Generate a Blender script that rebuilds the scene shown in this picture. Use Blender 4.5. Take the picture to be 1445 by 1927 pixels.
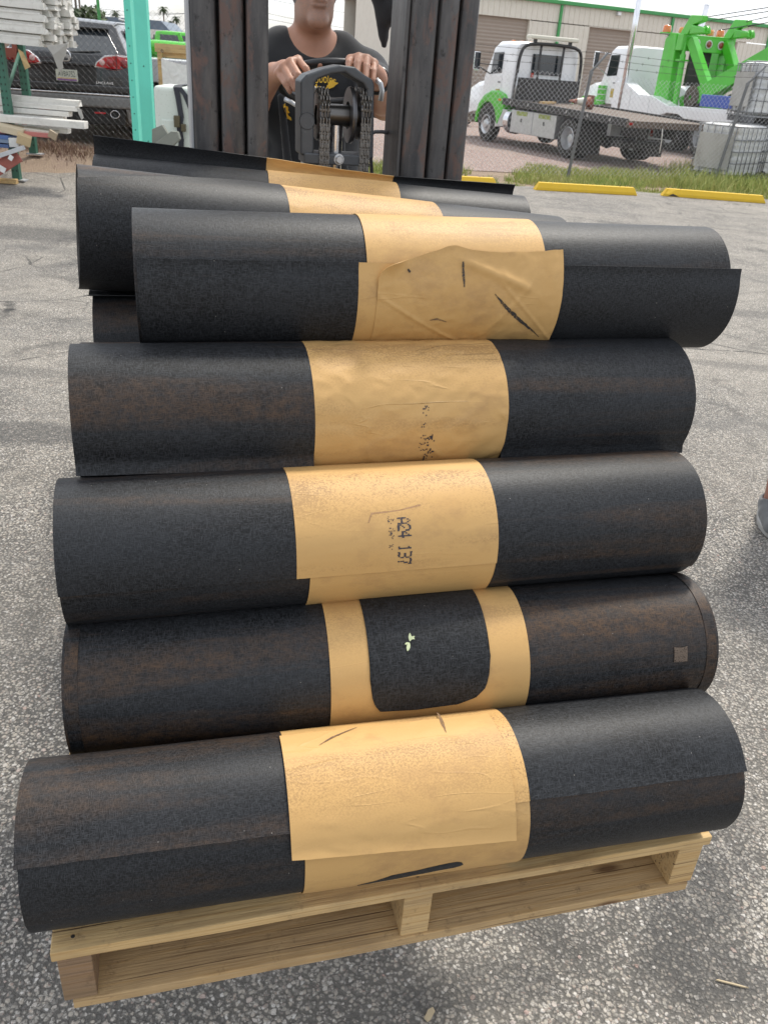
import bpy, bmesh, math, random
import numpy as np
from mathutils import Vector, Matrix, Euler, noise as mnoise
from mathutils.bvhtree import BVHTree

R_ = math.radians
random.seed(7)
RNG = np.random.default_rng(11)
scene = bpy.context.scene
for o in list(bpy.data.objects):
    bpy.data.objects.remove(o)

# ------------------------------------------------------------------ camera
PITCH, ROLL, CAMH, FPX = R_(28.3), R_(4.3), 1.7, 1558.0      # focal length in pixels of a 1445 x 1927 frame
cam_d = bpy.data.cameras.new('camera')
cam = bpy.data.objects.new('camera', cam_d)
scene.collection.objects.link(cam)
_U0 = Vector((0, math.sin(PITCH), math.cos(PITCH)))
_F = Vector((0, math.cos(PITCH), -math.sin(PITCH)))
_X = Vector((1, 0, 0))
_r = math.cos(ROLL) * _X + math.sin(ROLL) * _U0
_u = -math.sin(ROLL) * _X + math.cos(ROLL) * _U0
_m = Matrix((( _r.x, _u.x, -_F.x), (_r.y, _u.y, -_F.y), (_r.z, _u.z, -_F.z))).to_4x4()
_m.translation = Vector((0, 0, CAMH))
cam.matrix_world = _m
cam_d.sensor_fit = 'VERTICAL'
cam_d.sensor_height = 36.0
cam_d.lens = FPX / 1927.0 * 36.0
cam_d.clip_start = 0.02
cam_d.clip_end = 3000
cam_d.dof.use_dof = True
cam_d.dof.focus_distance = 1.35
cam_d.dof.aperture_fstop = 21
scene.camera = cam

# ------------------------------------------------------------------ world: hazy bright sky with thin cloud
SUN_EL, SUN_AZ = R_(58), R_(24)         # azimuth clockwise from +Y (ahead of the camera, to the right)
world = bpy.data.worlds.new('World')
scene.world = world
world.use_nodes = True
nt = world.node_tree
nt.nodes.clear()
sky = nt.nodes.new('ShaderNodeTexSky')
sky.sky_type = 'NISHITA'
sky.sun_disc = False
sky.sun_elevation = SUN_EL
sky.sun_rotation = SUN_AZ
sky.air_density = 1.0
sky.dust_density = 2.5
tc = nt.nodes.new('ShaderNodeTexCoord')
mp = nt.nodes.new('ShaderNodeMapping')
mp.inputs['Scale'].default_value = (1.0, 1.0, 3.2)
cn = nt.nodes.new('ShaderNodeTexNoise')
cn.inputs['Scale'].default_value = 2.3
cn.inputs['Detail'].default_value = 7
cn.inputs['Roughness'].default_value = 0.6
cr = nt.nodes.new('ShaderNodeValToRGB')
cr.color_ramp.elements[0].position = 0.33
cr.color_ramp.elements[0].color = (0.3, 0.3, 0.3, 1)
cr.color_ramp.elements[1].position = 0.56
cr.color_ramp.elements[1].color = (0.9, 0.9, 0.9, 1)
mx = nt.nodes.new('ShaderNodeMixRGB')
mx.inputs[2].default_value = (8.6, 8.9, 9.3, 1)
bg = nt.nodes.new('ShaderNodeBackground')
bg.inputs['Strength'].default_value = 0.1
wo = nt.nodes.new('ShaderNodeOutputWorld')
L = nt.links.new
L(tc.outputs['Generated'], mp.inputs[0]); L(mp.outputs[0], cn.inputs['Vector']); L(cn.outputs[0], cr.inputs[0])
L(cr.outputs[0], mx.inputs[0]); L(sky.outputs[0], mx.inputs[1]); L(mx.outputs[0], bg.inputs[0]); L(bg.outputs[0], wo.inputs[0])

sun_d = bpy.data.lights.new('sun', 'SUN')
sun_d.energy = 2.3
sun_d.angle = R_(8)
sun_d.color = (1.0, 0.95, 0.86)
sun = bpy.data.objects.new('sun', sun_d)
scene.collection.objects.link(sun)
_sd = Vector((math.sin(SUN_AZ) * math.cos(SUN_EL), math.cos(SUN_AZ) * math.cos(SUN_EL), math.sin(SUN_EL)))
sun.rotation_euler = _sd.to_track_quat('Z', 'Y').to_euler()
sun.location = (0, 0, 30)

vs = scene.view_settings
vs.view_transform = 'Standard'
vs.look = 'None'
vs.exposure = 0.78
vs.gamma = 1.0
vs.use_curve_mapping = False

# ------------------------------------------------------------------ helpers
COL = scene.collection
CAMP = Vector((0, 0, CAMH))
def ray(px, py):
    return (px - 722.5) / FPX * _r - (py - 963.5) / FPX * _u + _F
def W(px, py, depth):                     # a measured pixel at an estimated distance along the lens axis, in world metres
    return CAMP + ray(px, py) * depth
def WY(px, py, y):                        # the same, at a world y
    d = ray(px, py)
    return CAMP + d * (y / d.y)

def tag(o, label=None, cat=None, group=None, kind=None):
    if label: o['label'] = label
    if cat: o['category'] = cat
    if group: o['group'] = group
    if kind: o['kind'] = kind
    return o
def thing(name, label, cat, loc=(0, 0, 0), rz=0.0, group=None, rot=None):
    o = bpy.data.objects.new(name, None)
    o.empty_display_size = 0.1
    COL.objects.link(o)
    o.location = loc
    o.rotation_euler = rot if rot is not None else (0, 0, rz)
    tag(o, label, cat, group)
    return o
def copy_tree(o, parent=None):
    c = o.copy()
    COL.objects.link(c)
    c.parent = parent
    for ch in list(o.children):
        copy_tree(ch, c)
    return c

class MB:
    def __init__(s):
        s.v = []; s.f = []; s.uv = None
    def add(s, vs, fs):
        n = len(s.v)
        s.v += [tuple(v) for v in vs]
        s.f += [tuple(i + n for i in f) for f in fs]
        return s
    def box(s, c, size, M=None):
        x, y, z = size[0] / 2, size[1] / 2, size[2] / 2
        vs = [Vector(p) for p in ((-x, -y, -z), (x, -y, -z), (x, y, -z), (-x, y, -z), (-x, -y, z), (x, -y, z), (x, y, z), (-x, y, z))]
        if M is not None: vs = [M @ v for v in vs]
        c = Vector(c)
        return s.add([v + c for v in vs], [(3, 2, 1, 0), (4, 5, 6, 7), (0, 1, 5, 4), (1, 2, 6, 5), (2, 3, 7, 6), (3, 0, 4, 7)])
    def bar(s, a, b, w, h, up=(0, 0, 1)):           # rectangular bar from a to b
        a, b = Vector(a), Vector(b)
        d = (b - a).normalized(); up = Vector(up)
        x = d.cross(up)
        if x.length < 1e-5: x = d.cross(Vector((1, 0, 0)))
        x.normalize(); y = x.cross(d)
        vs = []
        for p in (a, b):
            for sx, sy in ((-1, -1), (1, -1), (1, 1), (-1, 1)):
                vs.append(p + x * sx * w / 2 + y * sy * h / 2)
        return s.add(vs, [(3, 2, 1, 0), (4, 5, 6, 7), (0, 1, 5, 4), (1, 2, 6, 5), (2, 3, 7, 6), (3, 0, 4, 7)])
    def prism(s, pts, ext):                         # closed polygon of 3d points extruded by a vector
        n = len(pts); e = Vector(ext)
        vs = [Vector(p) for p in pts] + [Vector(p) + e for p in pts]
        return s.add(vs, [tuple(range(n - 1, -1, -1)), tuple(range(n, 2 * n))] + [(i, (i + 1) % n, n + (i + 1) % n, n + i) for i in range(n)])
    def tube(s, path, r, n=8, cap=True, closed=False):
        P = [Vector(p) for p in path]; k = len(P)
        rs = r if isinstance(r, (list, tuple)) else [r] * k
        vs = []; prev = None
        for i in range(k):
            if closed: t = P[(i + 1) % k] - P[i - 1]
            else: t = P[min(i + 1, k - 1)] - P[max(i - 1, 0)]
            t.normalize()
            if prev is None:
                x = t.orthogonal().normalized()
            else:
                x = prev - t * prev.dot(t)
                x = x.normalized() if x.length > 1e-6 else t.orthogonal().normalized()
            prev = x; y = t.cross(x)
            for j in range(n):
                a = 2 * math.pi * j / n
                vs.append(P[i] + (x * math.cos(a) + y * math.sin(a)) * rs[i])
        fs = []
        for i in range(k if closed else k - 1):
            for j in range(n):
                a, b = i * n + j, i * n + (j + 1) % n
                c, d = ((i + 1) % k) * n + (j + 1) % n, ((i + 1) % k) * n + j
                fs.append((a, b, c, d))
        if cap and not closed:
            fs.append(tuple(range(n - 1, -1, -1))); fs.append(tuple((k - 1) * n + j for j in range(n)))
        return s.add(vs, fs)
    def cyl(s, a, b, r, r2=None, n=16):
        return s.tube([a, b], [r, r if r2 is None else r2], n)
    def lathe(s, prof, n=24, axis='x', c=(0, 0, 0)):    # prof: list of (radius, along)
        c = Vector(c); vs = []; k = len(prof)
        for (r, t) in prof:
            for j in range(n):
                a = 2 * math.pi * j / n
                ca, sa = r * math.cos(a), r * math.sin(a)
                p = {'x': (t, ca, sa), 'y': (sa, t, ca), 'z': (ca, sa, t)}[axis]
                vs.append(c + Vector(p))
        fs = []
        for i in range(k - 1):
            for j in range(n):
                fs.append((i * n + j, i * n + (j + 1) % n, (i + 1) * n + (j + 1) % n, (i + 1) * n + j))
        return s.add(vs, fs)
    def disc(s, c, nrm, r, n=20, rx=None):
        c = Vector(c); nrm = Vector(nrm).normalized(); x = nrm.orthogonal().normalized(); y = nrm.cross(x)
        return s.add([c + (x * math.cos(2 * math.pi * j / n) + y * math.sin(2 * math.pi * j / n)) * r for j in range(n)], [tuple(range(n))])
    def grid(s, fn, nu, nv, closed_u=False):
        vs = [fn(i / (nu if closed_u else nu), j / nv) for i in range(nu + (0 if closed_u else 1)) for j in range(nv + 1)]
        mu = nu if closed_u else nu + 1
        fs = []
        for i in range(nu):
            for j in range(nv):
                a = i * (nv + 1) + j; b = ((i + 1) % mu) * (nv + 1) + j
                fs.append((a, b, b + 1, a + 1))
        return s.add(vs, fs)
    def build(s, name, mat, parent=None, bevel=0, smooth=False, sub=0, solid=0, normals=True, seg=2, autosmooth=None):
        me = bpy.data.meshes.new(name)
        me.from_pydata(s.v, [], s.f)
        if normals:
            bm = bmesh.new(); bm.from_mesh(me); bmesh.ops.recalc_face_normals(bm, faces=bm.faces); bm.to_mesh(me); bm.free()
        if s.uv is not None:
            lay = me.uv_layers.new(name='UVMap')
            li = np.zeros(len(me.loops), dtype=np.int32); me.loops.foreach_get('vertex_index', li)
            lay.data.foreach_set('uv', np.asarray(s.uv, dtype=np.float32)[li].ravel())
        o = bpy.data.objects.new(name, me)
        COL.objects.link(o)
        if mat is not None: me.materials.append(M_(mat))
        if parent is not None: o.parent = parent
        if smooth:
            me.polygons.foreach_set('use_smooth', [True] * len(me.polygons))
        if autosmooth is not None and hasattr(me, 'set_sharp_from_angle'):
            me.polygons.foreach_set('use_smooth', [True] * len(me.polygons))
            me.set_sharp_from_angle(angle=R_(autosmooth))
        if solid:
            m = o.modifiers.new('solid', 'SOLIDIFY'); m.thickness = solid; m.offset = 0
            m = o.modifiers.new('crisp', 'EDGE_SPLIT'); m.split_angle = R_(50)
        if bevel:
            m = o.modifiers.new('bevel', 'BEVEL'); m.width = bevel; m.segments = seg; m.limit_method = 'ANGLE'; m.angle_limit = R_(35)
        if sub:
            m = o.modifiers.new('sub', 'SUBSURF'); m.levels = sub; m.render_levels = sub
        me.update()
        return o
def obj_copy(o, parent, loc=None, rot=None):
    c = o.copy(); COL.objects.link(c); c.parent = parent
    if loc is not None: c.location = loc
    if rot is not None: c.rotation_euler = rot
    return c
def text_geo(body, size, extrude=0.0):
    cu = bpy.data.curves.new('lettering', 'FONT'); cu.body = body; cu.size = size; cu.align_x = 'CENTER'; cu.align_y = 'CENTER'; cu.extrude = extrude
    ob = bpy.data.objects.new('lettering', cu); COL.objects.link(ob)
    dg = bpy.context.evaluated_depsgraph_get()
    me = bpy.data.meshes.new_from_object(ob.evaluated_get(dg))
    vs = [Vector(v.co) for v in me.vertices]; fs = [tuple(p.vertices) for p in me.polygons]
    bpy.data.objects.remove(ob); bpy.data.curves.remove(cu); bpy.data.meshes.remove(me)
    return vs, fs
def sstep(a, b, x):
    t = min(1, max(0, (x - a) / (b - a))); return t * t * (3 - 2 * t)

# ------------------------------------------------------------------ materials
_MC = {}
class NT:
    def __init__(s, name):
        s.m = bpy.data.materials.new(name); s.m.use_nodes = True
        s.t = s.m.node_tree; s.t.nodes.clear()
        s.out = s.n('ShaderNodeOutputMaterial'); s.b = s.n('ShaderNodeBsdfPrincipled')
        s.t.links.new(s.b.outputs[0], s.out.inputs['Surface'])
    def n(s, typ, **kw):
        nd = s.t.nodes.new(typ)
        for k, v in kw.items(): setattr(nd, k, v)
        return nd
    def l(s, a, b): s.t.links.new(a, b)
    def put(s, sock, val):
        if hasattr(val, 'is_output'): s.l(val, sock)
        elif isinstance(val, (tuple, list)) and len(val) == 3 and sock.type == 'RGBA': sock.default_value = (*val, 1)
        else: sock.default_value = val
    def set(s, **kw):
        names = dict(col='Base Color', rough='Roughness', metal='Metallic', spec='Specular IOR Level', normal='Normal', trans='Transmission Weight', emit='Emission Color', estr='Emission Strength', alpha='Alpha', coat='Coat Weight', sheen='Sheen Weight', ior='IOR', sub='Subsurface Weight')
        for k, v in kw.items(): s.put(s.b.inputs[names[k]], v)
        return s
    def coord(s, kind='Object', scale=(1, 1, 1), rot=(0, 0, 0), rnd=0):
        if kind == 'UV':
            src = s.n('ShaderNodeUVMap').outputs[0]
        else:
            src = s.n('ShaderNodeTexCoord').outputs[kind]
        if rnd:
            oi = s.n('ShaderNodeObjectInfo'); ml = s.n('ShaderNodeMath', operation='MULTIPLY'); ml.inputs[1].default_value = rnd
            s.l(oi.outputs['Random'], ml.inputs[0])
            ad = s.n('ShaderNodeVectorMath', operation='ADD'); s.l(src, ad.inputs[0]); s.l(ml.outputs[0], ad.inputs[1]); src = ad.outputs[0]
        mp = s.n('ShaderNodeMapping'); mp.inputs['Scale'].default_value = scale; mp.inputs['Rotation'].default_value = rot
        s.l(src, mp.inputs[0])
        return mp.outputs[0]
    def noise(s, vec, scale=1.0, detail=4, rough=0.55, typ=None, dist=0.0):
        nd = s.n('ShaderNodeTexNoise')
        if typ: nd.noise_type = typ
        nd.inputs['Scale'].default_value = scale; nd.inputs['Detail'].default_value = detail; nd.inputs['Roughness'].default_value = rough; nd.inputs['Distortion'].default_value = dist
        s.l(vec, nd.inputs['Vector']); return nd.outputs[0]
    def voro(s, vec, scale, feature='F1', out='Distance', rnd=1.0):
        nd = s.n('ShaderNodeTexVoronoi', feature=feature); nd.inputs['Scale'].default_value = scale; nd.inputs['Randomness'].default_value = rnd
        s.l(vec, nd.inputs['Vector']); return nd.outputs[out]
    def voro2(s, vec, scale):
        nd = s.n('ShaderNodeTexVoronoi'); nd.inputs['Scale'].default_value = scale; s.l(vec, nd.inputs['Vector'])
        sp = s.n('ShaderNodeSeparateColor'); s.l(nd.outputs['Color'], sp.inputs[0]); return nd.outputs['Distance'], sp
    def ramp(s, fac, stops):
        nd = s.n('ShaderNodeValToRGB'); cr = nd.color_ramp
        while len(cr.elements) < len(stops): cr.elements.new(0.5)
        for e, (p, c) in zip(cr.elements, stops):
            e.position = p; e.color = (c, c, c, 1) if isinstance(c, (int, float)) else (*c, 1)
        s.l(fac, nd.inputs[0]); return nd.outputs[0]
    def mix(s, fac, a, b, mode='MIX'):
        nd = s.n('ShaderNodeMixRGB', blend_type=mode)
        s.put(nd.inputs[0], fac); s.put(nd.inputs[1], a); s.put(nd.inputs[2], b); return nd.outputs[0]
    def math(s, op, a, b=0.0):
        nd = s.n('ShaderNodeMath', operation=op); s.put(nd.inputs[0], a); s.put(nd.inputs[1], b); return nd.outputs[0]
    def bump(s, h, strength=0.3, dist=0.01, normal=None):
        nd = s.n('ShaderNodeBump'); nd.inputs['Strength'].default_value = strength; nd.inputs['Distance'].default_value = dist
        s.l(h, nd.inputs['Height'])
        if normal is not None: s.l(normal, nd.inputs['Normal'])
        return nd.outputs[0]
MATS = {}
def material(f):
    MATS[f.__name__] = f; return f
def M_(key):
    if not isinstance(key, (str, tuple)): return key
    if key not in _MC:
        if isinstance(key, tuple): _MC[key] = MATS[key[0]](*key[1:])
        else: _MC[key] = MATS[key]()
    return _MC[key]

@material
def paint(r, g, b, rough=0.4, dirt=0.25, metal=0.0, coat=0.0):
    k = NT('paint')
    v = k.coord('Object', rnd=17)
    n1 = k.noise(v, 3.5, 6, 0.65); n2 = k.noise(v, 40, 3)
    d = k.ramp(n1, [(0.45, 0.0), (0.75, 1.0)])
    base = k.mix(k.math('MULTIPLY', d, dirt), (r, g, b), (r * 0.45 + 0.02, g * 0.42 + 0.016, b * 0.4 + 0.012))
    base = k.mix(k.math('MULTIPLY', n2, dirt * 0.35), base, (0.16, 0.14, 0.12))
    k.set(col=base, rough=k.math('ADD', k.math('MULTIPLY', n1, 0.25), rough - 0.1), metal=metal, coat=coat)
    return k.m
@material
def plain(r, g, b, rough=0.6, metal=0.0):
    k = NT('plain'); v = k.coord('Object', rnd=9); n = k.noise(v, 22, 5, 0.6)
    k.set(col=k.mix(n, (r * 0.82, g * 0.82, b * 0.82), (min(1, r * 1.15), min(1, g * 1.15), min(1, b * 1.15))), rough=rough, metal=metal)
    return k.m
@material
def emit(r, g, b, s):
    k = NT('lamp'); k.set(col=(r, g, b), emit=(r, g, b), estr=s, rough=0.3); return k.m
@material
def lens(r, g, b):
    k = NT('lens'); v = k.coord('Object'); n = k.voro(v, 60)
    k.set(col=k.mix(n, (r, g, b), (r * 0.5, g * 0.5, b * 0.5)), rough=0.12, coat=0.8); return k.m
@material
def glass_dark():
    k = NT('tinted_glass'); v = k.coord('Object'); n = k.noise(v, 5, 4)
    k.set(col=k.mix(n, (0.012, 0.016, 0.02), (0.03, 0.036, 0.042)), rough=0.08, spec=0.6, coat=0.5); return k.m
@material
def chrome():
    k = NT('chrome'); v = k.coord('Object'); n = k.noise(v, 12, 5)
    k.set(col=(0.72, 0.72, 0.74), metal=1.0, rough=k.math('ADD', k.math('MULTIPLY', n, 0.25), 0.08)); return k.m
@material
def alu():
    k = NT('aluminium'); v = k.coord('Object', (1, 1, 1)); n = k.noise(v, 9, 6)
    k.set(col=k.mix(n, (0.42, 0.43, 0.44), (0.66, 0.67, 0.68)), metal=0.8, rough=0.42); return k.m
@material
def galv(v0=0.36):
    k = NT('galvanised'); v = k.coord('Object'); n = k.noise(v, 14, 5)
    k.set(col=k.mix(n, (v0 * 0.7, v0 * 0.72, v0 * 0.74), (v0 * 1.25, v0 * 1.27, v0 * 1.3)), metal=0.35, rough=0.5); return k.m
@material
def tyre():
    k = NT('tyre'); v = k.coord('Object'); n = k.noise(v, 18, 5)
    k.set(col=k.mix(n, (0.018, 0.018, 0.018), (0.06, 0.055, 0.05)), rough=0.85); return k.m
# ================================================================== ground
def gz(x, y):                              # gentle bank rising to the neighbour's lot on the left
    return 0.36 * sstep(10.2, 13.0, y) * sstep(-1.0, -3.0, x)
def lot_edge(x):
    e = 15.95 + 0.17 * (x - 4)
    l = 11.7 + 0.02 * x
    t = sstep(-3.2, -0.5, x)
    return l * (1 - t) + e * t + 0.25 * mnoise.noise((x * 0.9, 3.3, 0)) + 0.08 * mnoise.noise((x * 4, 1.3, 0))

def gp(px, py):
    d = ray(px, py); p = CAMP + d * (CAMP.z / -d.z); return p.x, p.y
SPOTS = [(*gp(40, 437), 1.3, 0.42, 0.05, 0.8), (*gp(40, 815), 0.5, 0.16, 0.1, 0.8), (*gp(1290, 1730), 0.30, 0.10, 0.9, 0.8), (*gp(1330, 1840), 0.18, 0.12, 0.3, 0.75), (*gp(900, 1860), 0.25, 0.07, 0.3, 0.6), (*gp(1400, 590), 0.9, 0.16, 0.1, 0.55), (*gp(1400, 690), 0.6, 0.10, -0.1, 0.5), (*gp(60, 700), 0.8, 0.10, 0.0, 0.45), (*gp(1310, 1480), 0.12, 0.3, 0.2, 0.5)]
@material
def asphalt():
    k = NT('worn_asphalt')
    v = k.coord('Object')
    big = k.noise(v, 0.55, 5, 0.6, dist=0.6)
    stre = k.noise(k.coord('Object', (0.28, 1.5, 1), (0, 0, 0.15)), 1.0, 6, 0.62, dist=0.5)
    mid = k.noise(v, 9.0, 5, 0.7)
    warp = k.n('ShaderNodeVectorMath', operation='ADD'); wn = k.n('ShaderNodeTexNoise'); wn.inputs['Scale'].default_value = 70
    k.l(v, wn.inputs['Vector']); sc = k.n('ShaderNodeVectorMath', operation='SCALE'); sc.inputs['Scale'].default_value = 0.012
    k.l(wn.outputs['Color'], sc.inputs[0]); k.l(v, warp.inputs[0]); k.l(sc.outputs[0], warp.inputs[1]); wv = warp.outputs[0]
    cd, grey = k.voro2(wv, 112); cd2, g2 = k.voro2(wv, 270)
    pat = k.noise(v, 2.6, 4, 0.7, dist=0.8)
    stone = k.ramp(grey.outputs[0], [(0.0, (0.12, 0.115, 0.11)), (0.3, (0.24, 0.225, 0.20)), (0.55, (0.35, 0.325, 0.28)), (0.8, (0.41, 0.365, 0.31)), (0.93, (0.47, 0.445, 0.405)), (1.0, (0.60, 0.575, 0.54))])
    stone = k.mix(k.ramp(g2.outputs[1], [(0.86, 0.0), (0.96, 0.6)]), stone, (0.33, 0.215, 0.175))
    fine = k.ramp(g2.outputs[0], [(0.0, (0.09, 0.086, 0.08)), (0.5, (0.28, 0.26, 0.23)), (1.0, (0.52, 0.49, 0.45))])
    showst = k.ramp(k.math('ADD', grey.outputs[1], k.math('MULTIPLY', k.math('ADD', mid, pat), 0.45)), [(0.72, 0.0), (0.92, 1.0)])
    c = k.mix(showst, fine, stone)
    binder = k.ramp(k.math('ADD', cd, k.math('ADD', k.math('MULTIPLY', mid, 0.35), k.math('MULTIPLY', pat, 0.45))), [(0.74, 0.0), (1.0, 0.9)])
    c = k.mix(binder, c, (0.055, 0.053, 0.050))
    pd, pg = k.voro2(wv, 52)
    pm = k.math('MULTIPLY', k.ramp(pg.outputs[0], [(0.74, 0.0), (0.77, 1.0)]), k.ramp(k.math('ADD', pd, k.math('MULTIPLY', grey.outputs[2], 0.12)), [(0.34, 1.0), (0.42, 0.0)]))
    c = k.mix(pm, c, k.ramp(pg.outputs[1], [(0, (0.20, 0.185, 0.165)), (0.5, (0.40, 0.36, 0.315)), (0.85, (0.52, 0.49, 0.45)), (1, (0.36, 0.25, 0.21))]))
    dust = k.ramp(big, [(0.36, 0.0), (0.72, 0.3)])
    c = k.mix(dust, c, (0.44, 0.395, 0.33))
    tar = k.math('MULTIPLY', k.ramp(stre, [(0.52, 0.0), (0.66, 1.0)]), k.ramp(mid, [(0.3, 0.3), (0.6, 0.8)]))
    c = k.mix(k.math('MULTIPLY', tar, 0.7), c, (0.11, 0.106, 0.10))
    stain = k.ramp(pat, [(0.57, 0.0), (0.72, 0.7)])
    c = k.mix(k.math('MULTIPLY', stain, k.ramp(mid, [(0.3, 0.5), (0.6, 1.0)])), c, (0.045, 0.044, 0.042))
    # old tar and oil spots at fixed places on the lot
    def spot(cx, cy, rx, ry, rot, amt):
        mp = k.n('ShaderNodeMapping'); mp.vector_type = 'TEXTURE'; mp.inputs['Location'].default_value = (cx, cy, 0); mp.inputs['Rotation'].default_value = (0, 0, rot); mp.inputs['Scale'].default_value = (rx, ry, 1); k.l(v, mp.inputs[0])
        ln = k.n('ShaderNodeVectorMath', operation='LENGTH'); k.l(mp.outputs[0], ln.inputs[0])
        return k.ramp(k.math('ADD', ln.outputs['Value'], k.math('MULTIPLY', k.math('SUBTRACT', k.math('ADD', mid, pat), 1.0), 1.1)), [(0.55, amt), (1.05, 0.0)])
    sp = None
    for q in SPOTS:
        o_ = spot(*q); sp = o_ if sp is None else k.math('MAXIMUM', sp, o_)
    c = k.mix(k.math('MULTIPLY', sp, k.ramp(grey.outputs[1], [(0.2, 0.95), (0.9, 0.55)])), c, (0.05, 0.049, 0.048))
    # hairline cracks
    ck = k.voro(k.coord('Object', (1, 1, 1)), 1.15, feature='DISTANCE_TO_EDGE')
    ckm = k.math('MULTIPLY', k.ramp(k.math('ADD', ck, k.math('MULTIPLY', k.math('SUBTRACT', mid, 0.5), 0.06)), [(0.0, 1.0), (0.012, 0.0)]), k.ramp(big, [(0.5, 0.0), (0.62, 1.0)]))
    c = k.mix(ckm, c, (0.02, 0.02, 0.02))
    h = k.math('SUBTRACT', k.math('SUBTRACT', k.math('MULTIPLY', k.math('SUBTRACT', 1.0, cd), 0.8), k.math('MULTIPLY', cd2, 0.35)), k.math('MULTIPLY', ckm, 1.5))
    k.set(col=c, rough=0.78, spec=0.4, normal=k.bump(k.math('ADD', h, k.math('MULTIPLY', pm, 0.8)), 0.85, 0.007))
    return k.m
@material
def dirt():
    k = NT('dry_dirt'); v = k.coord('Object')
    n = k.noise(v, 1.4, 7, 0.65); f = k.noise(v, 45, 4, 0.7); s = k.voro(v, 60)
    c = k.ramp(n, [(0.3, (0.23, 0.165, 0.115)), (0.5, (0.33, 0.25, 0.175)), (0.7, (0.27, 0.19, 0.15))])
    c = k.mix(k.ramp(f, [(0.35, 0.0), (0.7, 0.6)]), c, (0.15, 0.10, 0.075))
    k.set(col=c, rough=0.95, normal=k.bump(k.math('ADD', f, s), 0.6, 0.03)); return k.m
@material
def red_gravel():
    k = NT('red_gravel'); v = k.coord('Object')
    n = k.noise(v, 0.5, 6, 0.6); cell = k.voro(v, 28, out='Color'); d = k.voro(v, 28)
    g = k.n('ShaderNodeSeparateColor'); k.l(cell, g.inputs[0])
    c = k.ramp(g.outputs[0], [(0, (0.15, 0.095, 0.08)), (0.5, (0.26, 0.18, 0.155)), (1, (0.38, 0.30, 0.27))])
    c = k.mix(k.ramp(n, [(0.4, 0.0), (0.7, 0.5)]), c, (0.30, 0.25, 0.205))
    k.set(col=c, rough=0.95, normal=k.bump(d, 0.8, 0.03)); return k.m

def sheet(name, xs, yfun, zoff, mat):
    m = MB(); xs = list(xs); cols = [yfun(x) for x in xs]; ny = len(cols[0])
    for x, col in zip(xs, cols):
        for y in col: m.v.append((x, y, gz(x, y) + zoff))
    for i in range(len(xs) - 1):
        for j in range(ny - 1):
            a = i * ny + j; b = (i + 1) * ny + j
            m.f.append((a, b, b + 1, a + 1))
    return tag(m.build(name, mat, normals=False), kind='structure')
def lin(a, b, n): return [a + (b - a) * i / n for i in range(n + 1)]
xs_far = [-900, -300, -120, -60, -35] + lin(-24, -6, 18) + lin(-5.5, 0, 22) + lin(1, 30, 29) + [45, 80, 160, 400, 900]
YG = [-60, -20, 0, 5] + lin(9, 14, 25) + [16, 20, 30, 50, 90, 180, 400, 900]
sheet('ground', xs_far, lambda x: YG, -0.03, 'dirt')
def lot_cols(x):
    e = lot_edge(x)
    return [-14, -6, 0, 4, 7, 9] + lin(9.4, min(e, 14.0) - 0.02, 20) + [e + (0 if e > 14.0 else 0.02)]
sheet('parking_lot', lin(-28, -6, 40) + lin(-5.75, 0, 30) + lin(0.25, 34, 90), lot_cols, 0.0, 'asphalt')
sheet('gravel_yard', lin(-22, 60, 60), lambda x: lin(18.3 + 0.2 * (x - 4) + 0.3 * mnoise.noise((x * 0.6, 9, 0)) if x > -2 else 24.0, 75, 30), -0.02, 'red_gravel')

# loose grit lying on the asphalt round the pallet: far too many to count
def pebble_mesh(m, x, y, s):
    a = random.random() * 6.28
    vs = []
    for (dx, dy, dz) in ((1, 0, 0.25), (0.3, 0.9, 0.2), (-0.8, 0.55, 0.3), (-0.8, -0.6, 0.2), (0.35, -0.9, 0.3), (0.1, 0.05, 0.95), (0, 0, -0.2)):
        j = 0.75 + 0.5 * random.random()
        px, py = dx * s * j, dy * s * j
        vs.append((x + px * math.cos(a) - py * math.sin(a), y + px * math.sin(a) + py * math.cos(a), gz(x, y) + dz * s * 0.75 * j))
    m.add(vs, [(0, 1, 5), (1, 2, 5), (2, 3, 5), (3, 4, 5), (4, 0, 5), (1, 0, 6), (2, 1, 6), (3, 2, 6), (4, 3, 6), (0, 4, 6)])
@material
def grit():
    k = NT('loose_grit'); g = k.n('ShaderNodeNewGeometry')
    c = k.ramp(g.outputs['Random Per Island'], [(0, (0.09, 0.085, 0.08)), (0.3, (0.2, 0.19, 0.175)), (0.6, (0.31, 0.28, 0.245)), (0.85, (0.42, 0.40, 0.375)), (0.93, (0.30, 0.19, 0.155)), (1, (0.55, 0.53, 0.5))])
    k.set(col=c, rough=0.8); return k.m
m = MB()
for i in range(11000):
    u = random.random()
    y = -0.2 + 4.5 * u ** 1.5
    x = random.uniform(-1.1 - 0.35 * y, 1.3 + 0.5 * y)
    if mnoise.noise((x * 1.7, y * 1.7, 4)) + random.random() * 0.7 < 0.15: continue
    pebble_mesh(m, x, y, random.choice((0.0018, 0.0025, 0.0032, 0.004, 0.0055)) * random.uniform(0.7, 1.2))
tag(m.build('loose_grit', 'grit', normals=False), 'loose grit and pebbles scattered over the worn asphalt', 'grit', kind='stuff')

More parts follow.
